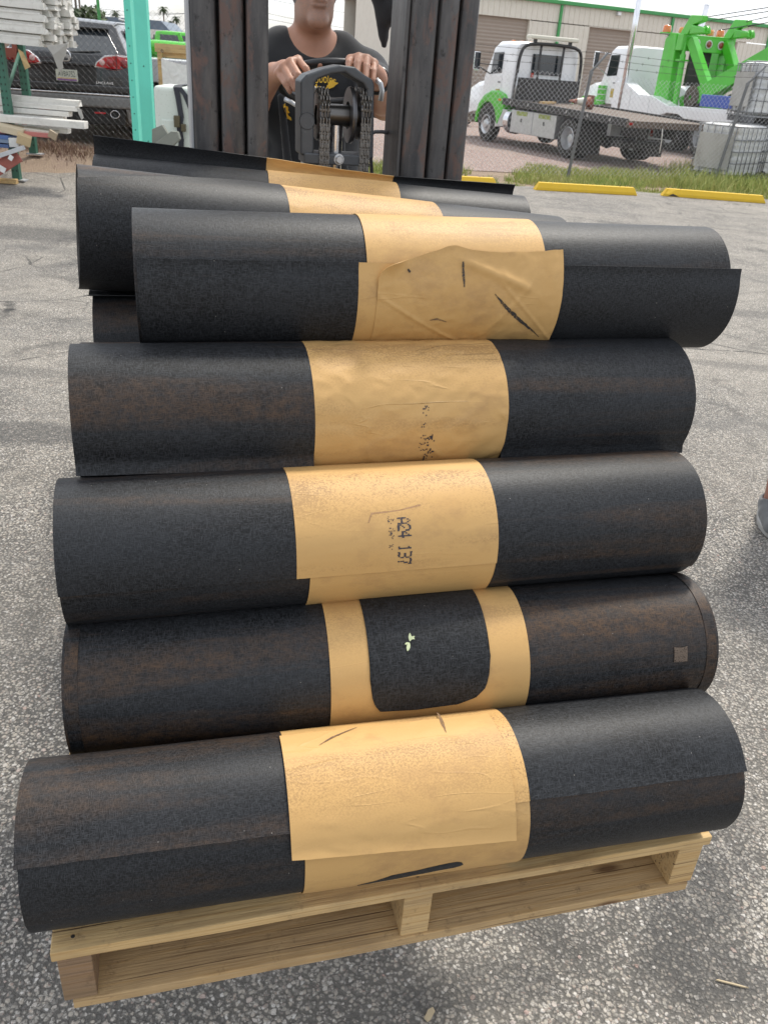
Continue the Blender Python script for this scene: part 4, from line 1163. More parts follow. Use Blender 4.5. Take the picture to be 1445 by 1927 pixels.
bf.cap(D_(-0.058, -0.1480, 0.2110), D_(-0.016, -0.1590, 0.2130), 0.008, 0.008, 0.01); bf.cap(D_(0.048, -0.1480, 0.2110), D_(0.006, -0.1590, 0.2130), 0.008, 0.008, 0.01)
for sx in (-1, 1):
    bf.ell(D_(-0.005 + sx * 0.074, -0.0550, 0.1630), (0.011, 0.022, 0.034), 0.006, rotm); bf.ell(D_(-0.005 + sx * 0.082, -0.0600, 0.1660), (0.006, 0.013, 0.022), 0.004, rotm, sub=True)
# neck and torso
bf.cap(D_(0, 0.005, -0.05), D_(-0.003, -0.035, 0.08), 0.062, 0.055, 0.03)
bf.cap(D_(-0.175, 0.0, -0.075), D_(0.175, 0.0, -0.075), 0.062, 0.062, 0.05)
bf.cap(D_(-0.10, 0.01, -0.015), D_(0.10, 0.01, -0.015), 0.045, 0.045, 0.05)
bf.ell(D_(0, 0.0, -0.22), (0.185, 0.118, 0.21), 0.05, rotm); bf.ell(D_(0, -0.03, -0.44), (0.175, 0.14, 0.20), 0.06, rotm); bf.ell(D_(0, -0.01, -0.60), (0.175, 0.125, 0.11), 0.05, rotm)
# arms
for (sh, el, wr) in ((D_(0.205, 0.0, -0.09), elbR, wrR), (D_(-0.205, 0.0, -0.09), elbL, wrL)):
    bf.cap(sh, el, 0.056, 0.043, 0.03)
    mid = Vector(el).lerp(wr, 0.3)
    bf.cap(el, mid, 0.043, 0.047, 0.02); bf.cap(mid, wr, 0.045, 0.029, 0.02)
# legs
for (hp, kn, an, to) in ((hipL, kneL, ankL, toeL), (hipR, kneR, ankR, toeR)):
    bf.cap(hp, kn, 0.085, 0.060, 0.04); bf.cap(kn, Vector(kn).lerp(an, 0.35), 0.056, 0.056, 0.02); bf.cap(Vector(kn).lerp(an, 0.3), an, 0.055, 0.036, 0.02); bf.cap(an, to, 0.038, 0.03, 0.02)
# hands
def hand(wr, palm, knuck, mids, tips, thumb, k=0.004):
    bf.cap(wr, palm, 0.026, 0.030, 0.015)
    for kp in knuck: bf.cap(palm, kp, 0.018, 0.0125, 0.008)
    for i in range(3): bf.cap(knuck[i], knuck[i + 1], 0.0125, 0.012, 0.006)
    for i, (a, b, c) in enumerate(zip(knuck, mids, tips)):
        r = (0.0102, 0.0106, 0.0102, 0.0090)[i]
        bf.cap(a, b, r * 1.08, r, 0.0025); bf.cap(b, c, r, r * 0.86, 0.0025)
    bf.cap(palm, thumb[0], 0.020, 0.014, 0.01); bf.cap(thumb[0], thumb[1], 0.0125, 0.011, 0.004); bf.cap(thumb[1], thumb[2], 0.011, 0.0085, 0.004)
hand(wrR, W(692, 128, 2.33), [W(659, 112, 2.285), W(675, 109, 2.275), W(690, 112, 2.275), W(704, 120, 2.285)],
     [W(657, 119, 2.245), W(673, 120, 2.23), W(689, 126, 2.235), W(703, 134, 2.25)], [W(655, 131, 2.235), W(672, 139, 2.215), W(688, 148, 2.22), W(702, 152, 2.24)],
     [W(668, 128, 2.325), W(645, 121, 2.31), W(625, 118, 2.29)])
hand(wrL, W(536, 134, 2.335), [W(561, 113, 2.285), W(547, 118, 2.270), W(534, 127, 2.270), W(524, 138, 2.285)],
     [W(576, 130, 2.255), W(562, 142, 2.232), W(549, 152, 2.235), W(538, 158, 2.25)], [W(583, 144, 2.255), W(569, 160, 2.235), W(556, 168, 2.235), W(546, 172, 2.25)],
     [W(566, 126, 2.325), W(585, 123, 2.31), W(604, 122, 2.29)])
bf.build('body', 'skin', drv, DO, 2)
# shirt: a looser skin over torso and upper arms
sf = Field((NK.x - 0.42, NK.y - 0.26, NK.z - 0.72), (NK.x + 0.42, NK.y + 0.24, NK.z + 0.10), 0.006)
sf.cap(D_(-0.18, 0.0, -0.072), D_(0.18, 0.0, -0.072), 0.071, 0.071, 0.05); sf.cap(D_(-0.10, 0.01, -0.012), D_(0.10, 0.01, -0.012), 0.054, 0.054, 0.05)
sf.ell(D_(0, 0.0, -0.22), (0.198, 0.13, 0.215), 0.05, rotm); sf.ell(D_(0, -0.03, -0.44), (0.192, 0.155, 0.21), 0.06, rotm); sf.ell(D_(0, -0.01, -0.60), (0.19, 0.142, 0.11), 0.05, rotm)
for (sh, el) in ((D_(0.205, 0.0, -0.09), elbR), (D_(-0.205, 0.0, -0.09), elbL)):
    e2 = Vector(sh).lerp(el, 0.72); sf.cap(sh, e2, 0.068, 0.066, 0.03)
    for q in range(3):
        c = Vector(sh).lerp(el, 0.2 + 0.2 * q); sf.ell(c + fay * -0.05, (0.05, 0.012, 0.010), 0.012, rotm)
sf.ell(D_(0, -0.065, 0.045), (0.082, 0.115, 0.085), 0.01, rotm, sub=True)      # neck opening
sf.cap(D_(0, 0.005, -0.02), D_(-0.003, -0.03, 0.13), 0.076, 0.074, 0.008, sub=True)
for sx, s2 in ((-0.12, 0.03), (0.10, -0.06), (0.02, 0.10)):                       # soft drape folds
    sf.cap(D_(sx, -0.15, -0.16), D_(sx + s2, -0.19, -0.46), 0.012, 0.016, 0.03)
shirt = sf.build('t_shirt', ('cloth', 0.014, 0.015, 0.017), drv, DO, 3)
pf = Field((NK.x - 0.42, NK.y - 0.66, 0.62), (NK.x + 0.42, NK.y + 0.22, NK.z - 0.44), 0.008)
pf.ell(D_(0, -0.01, -0.60), (0.185, 0.137, 0.12), 0.05, rotm)
for (hp, kn, an) in ((hipL, kneL, ankL), (hipR, kneR, ankR)):
    pf.cap(hp, kn, 0.100, 0.078, 0.04); pf.cap(kn, an, 0.074, 0.058, 0.02)
pf.build('trousers', ('cloth', 0.50, 0.48, 0.44), drv, DO, 3)
for an, to in ((ankL, toeL), (ankR, toeR)):
    q = Field(np.minimum(an, to) - 0.09, np.maximum(an, to) + 0.09, 0.006); q.cap(Vector(an) + Vector((0, 0, -0.01)), to, 0.050, 0.040, 0.01); q.cap(Vector(an) + fay * 0.03 + Vector((0, 0, -0.02)), to, 0.047, 0.040, 0.01)
    q.cut((0, 0, to.z - 0.028), (0, 0, -1)); q.build('boot', ('plain', 0.04, 0.03, 0.025), drv, DO, 2)
hf = Field((NK.x - 0.2, NK.y - 0.22, NK.z - 0.0), (NK.x + 0.2, NK.y + 0.16, NK.z + 0.42), 0.005)
hf.ell(D_(-0.005, -0.0560, 0.1830), (0.083, 0.100, 0.118), 0.005, rotm); hf.ell(D_(-0.005, -0.1550, 0.1280), (0.072, 0.085, 0.112), 0.012, rotm, sub=True)
hf.cap(D_(-0.11, -0.0550, 0.1630), D_(0.10, -0.0550, 0.1630), 0.036, 0.036, 0.01, sub=True)
hf.build('hair', ('cloth', 0.10, 0.09, 0.08), drv, DO, 2)
# watch on the wrist
wv = (Vector(wrR) - elbR).normalized(); wp = Vector(elbR).lerp(wrR, 0.9); rgn = []
xx = wv.orthogonal().normalized(); yy = wv.cross(xx)
for i in range(20): rgn.append(wp + (xx * math.cos(i * 0.314) + yy * math.sin(i * 0.314)) * 0.034 - Vector(DO))
MB().tube(rgn, 0.006, 6, closed=True).build('watch', ('plain', 0.02, 0.02, 0.02, 0.3), drv, smooth=True)

# yellow print on the shirt: lettering and loose blotches laid onto the cloth
bvh = BVHTree.FromPolygons([Vector(v.co) + Vector(DO) for v in shirt.data.vertices], [tuple(p.vertices) for p in shirt.data.polygons])
def lay(p):                                     # drop a chest-plane point straight back onto the shirt
    o = p - fay * 0.5
    h = bvh.ray_cast(o, fay, 1.5)
    return (h[0] - fay * 0.011) if h[0] is not None else p
@material
def yellow_ink():
    k = NT('yellow_ink'); v = k.coord('Object'); n = k.noise(v, 120, 4); k.set(col=k.mix(n, (0.62, 0.36, 0.02), (0.78, 0.48, 0.04)), rough=0.7); return k.m
tv, tf = text_geo('cobbler', 0.034)
ctr = W(626, 155, 2.55)
bmx = bmesh.new()
vs_ = [bmx.verts.new(v) for v in tv]
for f_ in tf:
    try: bmx.faces.new([vs_[i] for i in f_])
    except ValueError: pass
bmesh.ops.triangulate(bmx, faces=bmx.faces)
bmesh.ops.subdivide_edges(bmx, edges=[e for e in bmx.edges if e.calc_length() > 0.006], cuts=1)
m = MB()
for v in bmx.verts:
    x, y = v.co.x, v.co.y
    m.v.append(tuple(lay(ctr + fax * x * 0.80 + Vector((0, 0, y * 1.15 + 0.006 * math.cos(x * 30)))) - Vector(DO)))
bmx.verts.index_update()
m.f = [tuple(v.index for v in f.verts) for f in bmx.faces]; bmx.free()
m.build('printed_word', 'yellow_ink', drv, normals=False)
def blot(px, py, d, rx, rz, seed, ang=0.0, n=26):
    c = W(px, py, d); m = MB(); pts = [lay(c) - Vector(DO)]; rx *= 1.35; rz *= 1.35
    for i in range(n):
        a = 2 * math.pi * i / n
        k = 0.75 + 0.55 * mnoise.noise((math.cos(a) * 1.7 + seed, math.sin(a) * 1.7, seed))
        x, z = math.cos(a) * rx * k, math.sin(a) * rz * k
        x, z = x * math.cos(ang) - z * math.sin(ang), x * math.sin(ang) + z * math.cos(ang)
        pts.append(lay(c + fax * x + Vector((0, 0, z))) - Vector(DO))
    m.add(pts, [(0, 1 + i, 1 + (i + 1) % n) for i in range(n)]); m.build('printed_blotch', 'yellow_ink', drv, normals=False)
for i, a in enumerate([(643, 163, 2.55, 0.020, 0.008, 1.1, 0.5), (620, 172, 2.55, 0.009, 0.007, 2.7, 0), (628, 175, 2.55, 0.006, 0.004, 3.1, 0), (612, 168, 2.55, 0.004, 0.009, 4.4, 0.3), (562, 168, 2.55, 0.008, 0.007, 5.3, 0), (555, 214, 2.52, 0.016, 0.009, 6.1, -0.9), (561, 229, 2.52, 0.012, 0.005, 7.9, -0.7), (549, 204, 2.52, 0.007, 0.005, 8.2, 0.6), (614, 262, 2.5, 0.004, 0.016, 9.0, 0), (645, 262, 2.5, 0.004, 0.014, 10.0, 0), (594, 268, 2.5, 0.006, 0.004, 11, 0)]): blot(*a)

# ---- black jacket hanging from the overhead guard
jk = W(712, -6, 2.48)
jf = Field((jk.x - 0.12, jk.y - 0.14, jk.z - 0.22), (jk.x + 0.14, jk.y + 0.14, jk.z + 0.36), 0.006)
jf.cap(jk + Vector((0.0, 0, 0.32)), jk + Vector((0.012, 0, 0.02)), 0.022, 0.042, 0.02); jf.cap(jk + Vector((0.03, -0.01, 0.22)), jk + Vector((0.035, -0.01, -0.05)), 0.02, 0.026, 0.012)
jf.cap(jk + Vector((-0.01, 0, 0.1)), jk + Vector((0.022, 0.0, -0.10)), 0.034, 0.016, 0.015); jf.cap(jk + Vector((0.022, 0, -0.09)), jk + Vector((0.026, 0.0, -0.125)), 0.013, 0.010, 0.008)
jf.cap(jk + Vector((0.018, -0.045, 0.2)), jk + Vector((0.02, -0.035, -0.02)), 0.006, 0.006, 0.006, sub=True); jf.cap(jk + Vector((-0.015, -0.04, 0.15)), jk + Vector((0.0, -0.03, -0.05)), 0.006, 0.005, 0.006, sub=True)
for q in range(26):
    a_ = random.uniform(0, 6.28); z_ = random.uniform(-0.08, 0.3); r_ = 0.045
    p_ = jk + Vector((0.014 + math.cos(a_) * r_, math.sin(a_) * r_, z_)); d_ = Vector((random.uniform(-0.02, 0.02), random.uniform(-0.02, 0.02), random.uniform(-0.09, -0.03)))
    jf.cap(p_, p_ + d_, 0.007, 0.004, 0.008, sub=q % 2 == 0)
jk_o = jf.build('jacket', ('cloth', 0.012, 0.012, 0.014), None, tuple(jk), 2); jk_o.location = jk
tag(jk_o, 'crumpled black jacket hanging from the forklift guard beside the driver', 'jacket')

# ================================================================== bystander at the right: only a shin and shoe reach the picture
PB = Vector((1.84, 3.36, 0))
by = thing('person', 'person in shorts and grey canvas shoes standing on the asphalt', 'person', PB, 0)
bo = (PB.x, PB.y, 0)
def B_(x, y, z): return PB + Vector((x, y, z))
b2 = Field((PB.x - 0.45, PB.y - 0.35, 0.0), (PB.x + 0.45, PB.y + 0.3, 1.80), 0.009)
for sx in (-1, 1):
    b2.cap(B_(sx * 0.10, 0, 0.88), B_(sx * 0.105, -0.01, 0.47), 0.085, 0.055, 0.03); b2.cap(B_(sx * 0.105, 0.015, 0.38), B_(sx * 0.105, 0.01, 0.10), 0.056, 0.036, 0.03); b2.cap(B_(sx * 0.105, 0, 0.48), B_(sx * 0.105, 0.01, 0.36), 0.052, 0.056, 0.02)
    b2.cap(B_(sx * 0.105, 0.02, 0.06), B_(sx * 0.125, -0.15, 0.035), 0.034, 0.026, 0.02)
    b2.cap(B_(sx * 0.185, 0, 1.42), B_(sx * 0.24, 0.02, 1.13), 0.050, 0.038, 0.03); b2.cap(B_(sx * 0.24, 0.02, 1.13), B_(sx * 0.235, -0.06, 0.89), 0.038, 0.026, 0.02)
    b2.cap(B_(sx * 0.235, -0.06, 0.88), B_(sx * 0.232, -0.075, 0.81), 0.028, 0.026, 0.01)
    for f_ in range(4): b2.cap(B_(sx * (0.232), -0.105 + f_ * 0.021, 0.80), B_(sx * 0.222, -0.10 + f_ * 0.02, 0.715 + abs(f_ - 1.2) * 0.008), 0.0105, 0.0088, 0.003)
    b2.cap(B_(sx * 0.228, -0.095, 0.85), B_(sx * 0.215, -0.13, 0.78), 0.013, 0.010, 0.006)
b2.ell(B_(0, 0, 0.95), (0.17, 0.115, 0.12), 0.05); b2.ell(B_(0, 0, 1.12), (0.15, 0.105, 0.16), 0.05); b2.ell(B_(0, 0, 1.32), (0.175, 0.115, 0.17), 0.05); b2.cap(B_(-0.16, 0, 1.43), B_(0.16, 0, 1.43), 0.05, 0.05, 0.04)
b2.cap(B_(0, 0.01, 1.45), B_(0, -0.01, 1.56), 0.055, 0.05, 0.03); b2.ell(B_(0, -0.015, 1.655), (0.074, 0.093, 0.112), 0.02); b2.ell(B_(0, -0.05, 1.585), (0.048, 0.045, 0.04), 0.03); b2.cap(B_(0, -0.10, 1.665), B_(0, -0.118, 1.635), 0.009, 0.013, 0.01)
b2.ell(B_(-0.03, -0.105, 1.67), (0.016, 0.014, 0.01), 0.008, sub=True); b2.ell(B_(0.03, -0.105, 1.67), (0.016, 0.014, 0.01), 0.008, sub=True); b2.cap(B_(-0.02, -0.102, 1.598), B_(0.02, -0.102, 1.598), 0.004, 0.004, 0.004, sub=True)
for sx in (-1, 1): b2.ell(B_(sx * 0.076, 0.0, 1.65), (0.010, 0.02, 0.03), 0.006)
b2.build('body', ('skin', 0.40, 0.20, 0.155), by, bo, 2)
q = Field((PB.x - 0.35, PB.y - 0.25, 0.9), (PB.x + 0.35, PB.y + 0.25, 1.55), 0.01)
q.ell(B_(0, 0, 1.10), (0.17, 0.125, 0.18), 0.05); q.ell(B_(0, 0, 1.32), (0.19, 0.13, 0.18), 0.05); q.cap(B_(-0.16, 0, 1.43), B_(0.16, 0, 1.43), 0.062, 0.062, 0.04)
for sx in (-1, 1): q.cap(B_(sx * 0.185, 0, 1.42), B_(sx * 0.225, 0.015, 1.22), 0.064, 0.062, 0.03)
q.cap(B_(0, 0, 1.45), B_(0, 0, 1.56), 0.07, 0.06, 0.01, sub=True); q.cut((0, 0, 0.95), (0, 0, -1)); q.build('t_shirt', ('cloth', 0.12, 0.14, 0.17), by, bo, 3)
q = Field((PB.x - 0.3, PB.y - 0.25, 0.45), (PB.x + 0.3, PB.y + 0.25, 1.10), 0.01)
q.ell(B_(0, 0, 0.95), (0.182, 0.128, 0.12), 0.05)
for sx in (-1, 1): q.cap(B_(sx * 0.10, 0, 0.88), B_(sx * 0.11, 0, 0.54), 0.10, 0.088, 0.03)
q.cut((0, 0, 0.56), (0, 0, -1)); q.build('shorts', ('cloth', 0.10, 0.09, 0.075), by, bo, 3)
q = Field((PB.x - 0.15, PB.y - 0.2, 1.5), (PB.x + 0.15, PB.y + 0.2, 1.85), 0.008)
q.ell(B_(0, 0.005, 1.675), (0.081, 0.098, 0.105), 0.01); q.ell(B_(0, -0.11, 1.625), (0.07, 0.08, 0.10), 0.012, sub=True); q.build('hair', ('cloth', 0.05, 0.035, 0.025), by, bo, 2)
for sx in (-1, 1):
    a = R_(-12) if sx < 0 else R_(14)
    rt = Matrix.Rotation(a, 3, 'Z')
    heel = B_(sx * 0.105, 0.035, 0)
    def S_(x, y, z): return heel + rt @ Vector((x, y, z))
    q = Field((heel.x - 0.2, heel.y - 0.3, 0.0), (heel.x + 0.2, heel.y + 0.1, 0.2), 0.005)
    q.cap(S_(0, 0.0, 0.055), S_(0, -0.06, 0.055), 0.040, 0.042, 0.02); q.cap(S_(0, -0.08, 0.045), S_(0, -0.20, 0.030), 0.043, 0.038, 0.02); q.cap(S_(0, 0, 0.08), S_(0, -0.03, 0.085), 0.040, 0.042, 0.015)
    q.cap(S_(0, -0.02, 0.10), S_(0, -0.02, 0.2), 0.036, 0.05, 0.006, sub=True); q.cut((0, 0, 0.024), (0, 0, -1)); sh_ = q.build('shoe', ('cloth', 0.13, 0.135, 0.14), by, bo, 2)
    m = MB(); pts = []
    for i in range(28):
        an = 2 * math.pi * i / 28
        yy_ = -0.09 + math.sin(an) * 0.150; xx_ = math.cos(an) * (0.046 if yy_ < -0.06 else 0.042)
        pts.append(S_(xx_, yy_, 0.002) - PB)
    m.prism(pts, (0, 0, 0.026)); m.build('sole', ('plain', 0.42, 0.42, 0.41, 0.7), sh_, bevel=0.004)
# ================================================================== wheel stops
@material
def stop_paint():
    k = NT('worn_yellow_paint'); v = k.coord('Object', rnd=5); n = k.noise(v, 7, 6, 0.7); f = k.noise(v, 60, 4, 0.7)
    c = k.mix(n, (0.58, 0.36, 0.015), (0.72, 0.47, 0.03)); c = k.mix(k.ramp(f, [(0.62, 0), (0.7, 0.85)]), c, (0.30, 0.27, 0.22))
    c = k.mix(k.ramp(n, [(0.6, 0), (0.8, 0.35)]), c, (0.28, 0.19, 0.06))
    k.set(col=c, rough=0.7, normal=k.bump(f, 0.3, 0.01)); return k.m
def wheel_stop(px0, py0, px1, py1, label, chip=False):
    def g(px, py): d = ray(px, py); return CAMP + d * (CAMP.z / -d.z)
    a, b = g(px0, py0), g(px1, py1); ln = 1.83
    c = (a + b) / 2; an = math.atan2(b.y - a.y, b.x - a.x)
    t = thing('wheel_stop', label, 'wheel stop', (c.x, c.y, 0), an, 'yellow wheel stops along the grass edge')
    m = MB(); n = 16
    prof = [(-0.075, 0), (-0.075, 0.045), (-0.045, 0.125), (0.045, 0.125), (0.075, 0.045), (0.075, 0)]
    for i in range(n + 1):
        s = -ln / 2 + ln * i / n
        e = 0.07 if i in (0, n) else 0
        for (y, z) in prof:
            x = s + (-(z / 0.125) * 0.07 if i == n else ((z / 0.125) * 0.07 if i == 0 else 0))
            if chip and i == 1 and z > 0.05 and y < 0: y += 0.03
            m.v.append((x, y, z))
    k = len(prof)
    for i in range(n):
        for j in range(k): m.f.append((i * k + j, i * k + (j + 1) % k, (i + 1) * k + (j + 1) % k, (i + 1) * k + j))
    m.f += [tuple(range(k - 1, -1, -1)), tuple(n * k + j for j in range(k))]
    m.build('concrete_bar', 'stop_paint', t, bevel=0.006)
    for s in (-0.6, 0.6):
        q = MB(); q.lathe([(0.0001, 0.128), (0.012, 0.128), (0.013, 0.1225)], 10, 'z', (s, 0, 0)); q.build('anchor_pin', ('plain', 0.08, 0.06, 0.05), t)
    if chip:
        q = MB(); q.prism([(-ln / 2 + 0.10, -0.077, 0.01), (-ln / 2 + 0.18, -0.0775, 0.05), (-ln / 2 + 0.30, -0.0775, 0.005)], (0, 0.012, 0.0)); q.build('broken_corner', ('plain', 0.05, 0.045, 0.04, 0.9), t)
wheel_stop(1010, 357, 1190, 367, 'whole yellow concrete wheel stop, the middle of three along the grass')
wheel_stop(1259, 369, 1421, 381, 'yellow concrete wheel stop with a broken corner, in front of the liquid totes', True)
wheel_stop(745, 340, 926, 349, 'yellow concrete wheel stop half hidden behind the forklift mast')

# ================================================================== grass strip
@material
def grass_mat():
    k = NT('grass'); g = k.n('ShaderNodeNewGeometry'); v = k.coord('Object'); n = k.noise(v, 0.9, 4)
    c = k.ramp(g.outputs['Random Per Island'], [(0, (0.12, 0.19, 0.035)), (0.4, (0.22, 0.30, 0.06)), (0.75, (0.36, 0.40, 0.10)), (1, (0.52, 0.47, 0.20))])
    c = k.mix(k.ramp(n, [(0.4, 0), (0.65, 0.55)]), c, (0.42, 0.39, 0.15))
    k.set(col=c, rough=0.75, sub=0.0); return k.m
@material
def weed_dry():
    k = NT('dry_weed'); g = k.n('ShaderNodeNewGeometry')
    c = k.ramp(g.outputs['Random Per Island'], [(0, (0.11, 0.055, 0.045)), (0.5, (0.20, 0.12, 0.09)), (1, (0.36, 0.27, 0.17))])
    k.set(col=c, rough=0.9); return k.m
def fence_y(x): return 17.63 + 0.277 * (x - 3.11)
def blades(name, pts, hmin, hmax, wid, mat, lean=0.5):
    n = len(pts); P = np.array(pts); rs = RNG
    h = rs.uniform(hmin, hmax, n) * P[:, 3]; a = rs.uniform(0, 6.283, n); ln = rs.uniform(0.1, lean, n) * h; w = wid * rs.uniform(0.7, 1.3, n)
    dx, dy = np.cos(a), np.sin(a); b = rs.uniform(0, 6.283, n); wx, wy = np.cos(b) * w, np.sin(b) * w
    V = np.zeros((n, 5, 3))
    V[:, 0] = P[:, :3] + np.stack([-wx, -wy, 0 * w], 1); V[:, 1] = P[:, :3] + np.stack([wx, wy, 0 * w], 1)
    V[:, 2] = P[:, :3] + np.stack([dx * ln * 0.35 - wx * 0.7, dy * ln * 0.35 - wy * 0.7, h * 0.55], 1); V[:, 3] = P[:, :3] + np.stack([dx * ln * 0.35 + wx * 0.7, dy * ln * 0.35 + wy * 0.7, h * 0.55], 1)
    V[:, 4] = P[:, :3] + np.stack([dx * ln, dy * ln, h], 1)
    me = bpy.data.meshes.new(name)
    base = np.arange(n) * 5
    F = np.concatenate([np.stack([base, base + 1, base + 3], 1), np.stack([base, base + 3, base + 2], 1), np.stack([base + 2, base + 3, base + 4], 1)])
    me.from_pydata(V.reshape(-1, 3).tolist(), [], F.tolist())
    o = bpy.data.objects.new(name, me); COL.objects.link(o); me.materials.append(M_(mat)); return o
pts = []
while len(pts) < 52000:
    x = random.uniform(-1.5, 16); y0 = lot_edge(x) - 0.12; y1 = 20.6 + 0.3 * (x - 4)
    y = y0 + (y1 - y0) * random.random() ** 1.25
    d = mnoise.noise((x * 0.8, y * 0.8, 1)) + 0.6 * mnoise.noise((x * 2.6, y * 2.6, 5))
    left = sstep(3.0, 1.2, x) * 0.5 + sstep(y1 - 2.6, y1, y) * (0.75 if x < 5.5 else 0.1)
    if d < -0.45 + left * 1.3: continue
    k = (0.35 + 0.65 * sstep(y0, y0 + 0.7, y)) * (0.8 + 0.7 * sstep(4.6, 6.0, x)) * (1.0 + 0.5 * max(0, d)) * (0.6 if y > fence_y(x) + 1 and x < 5 else 1)
    pts.append((x, y, -0.03, k))
tag(blades('grass_strip', pts, 0.05, 0.21, 0.006, 'grass_mat', 0.8), 'rough green grass growing along the chain link fence', 'grass', kind='stuff')
m = MB()

# ================================================================== chain link fences
def fence(name, label, pts, posts, h, mesh_w, wire, arm_dir, arm=True, zf=None, wc=0.46):
    zf = zf or (lambda x, y: 0.0)
    p0 = Vector((*pts[0], 0)); t = thing(name, label, 'fence', (p0.x, p0.y, zf(*pts[0])))
    m = MB()
    for (a, b) in zip(pts, pts[1:]):
        A, B = Vector((*a, 0)), Vector((*b, 0)); d = B - A; Ln = d.length; d.normalize(); nrm = Vector((-d.y, d.x, 0))
        nw = int(Ln / mesh_w * 2); nz = int(h / (mesh_w * 0.5))
        tri = [(math.cos(q), math.sin(q)) for q in (0.3, 2.4, 4.5)]
        for i in range(nw):
            ring = []
            for k in range(nz + 1):
                s = (i + (0.0 if (k + i) % 2 == 0 else 1.0)) * mesh_w / 2
                s += 0.02 * mnoise.noise((i * 0.2, k * 0.13, 3))
                p = A + d * s + nrm * ((0.004 if k % 2 else -0.004) + 0.05 * mnoise.noise((s * 0.7, k * 0.05, 2)))
                z = zf(p.x, p.y) + 0.04 + k * mesh_w * 0.5 + 0.03 * mnoise.noise((s * 0.8, 4, 0))
                for (cx, cy) in tri:
                    q = p + d * (cx * wire) + nrm * (cy * wire)
                    m.v.append((q.x - p0.x, q.y - p0.y, z - zf(*pts[0])))
            b0 = len(m.v) - 3 * (nz + 1)
            for k in range(nz):
                for j in range(3):
                    m.f.append((b0 + k * 3 + j, b0 + k * 3 + (j + 1) % 3, b0 + k * 3 + 3 + (j + 1) % 3, b0 + k * 3 + 3 + j))
    tag(m.build('chain_link_mesh', ('galv', wc), t, normals=False), kind='stuff')
    tops = []
    for (x, y, ln) in posts:
        z = zf(x, y) - zf(*pts[0]); b = Vector((x - p0.x, y - p0.y, z - 0.05)); tp = b + Vector((ln[0], ln[1], h + 0.10))
        po = MB().cyl(b, tp, 0.030, n=12).build('fence_post', ('galv', 0.16), t, autosmooth=40)
        if arm:
            q = MB(); q.tube([tp, tp + Vector((0, 0, 0.03)), tp + Vector((arm_dir[0] * 0.05, arm_dir[1] * 0.05, 0.07)), tp + Vector((arm_dir[0] * 0.30, arm_dir[1] * 0.30, 0.34))], 0.022, 8); q.build('barb_arm', ('galv', 0.2), po, smooth=True)
            MB().cyl(tp - Vector((0, 0, 0.03)), tp + Vector((0, 0, 0.03)), 0.037, n=12).build('post_cap', ('galv', 0.2), po, autosmooth=40)
        tops.append(tp)
    if arm and len(tops) > 1:
        for k in (0.3, 0.65, 1.0):
            q = MB(); L_ = [tp + Vector((arm_dir[0] * 0.3 * k, arm_dir[1] * 0.3 * k, 0.04 + 0.30 * k)) for tp in tops]
            path = []
            for a, b in zip(L_, L_[1:]):
                for i in range(8): path.append(a.lerp(b, i / 8) - Vector((0, 0, 0.05 * math.sin(math.pi * i / 8))))
            path.append(L_[-1]); q.tube(path, 0.0045, 4)
            for p in path[1::1]:
                for s_ in (-1, 1): q.tube([p + Vector((0.0, -0.02, 0.02 * s_)), p + Vector((0.0, 0.02, -0.02 * s_))], 0.003, 3)
            q.build('barbed_wire', ('plain', 0.12, 0.11, 0.10, 0.6, 0.5), t)
    return t
fx_ = lambda x: (x, fence_y(x))
fence('chain_link_fence', 'chain link fence with barbed wire arms between the grass and the tow truck yard', [fx_(-2.6), fx_(13.5)],
      [(-0.15, fence_y(-0.15), (0, 0)), (3.11, fence_y(3.11), (0.13, 0.0)), (6.27, fence_y(6.27), (0.20, 0.0)), (9.5, fence_y(9.5), (0.1, 0)), (12.8, fence_y(12.8), (0.05, 0))], 1.78, 0.095, 0.0030, (0.75, -0.35))

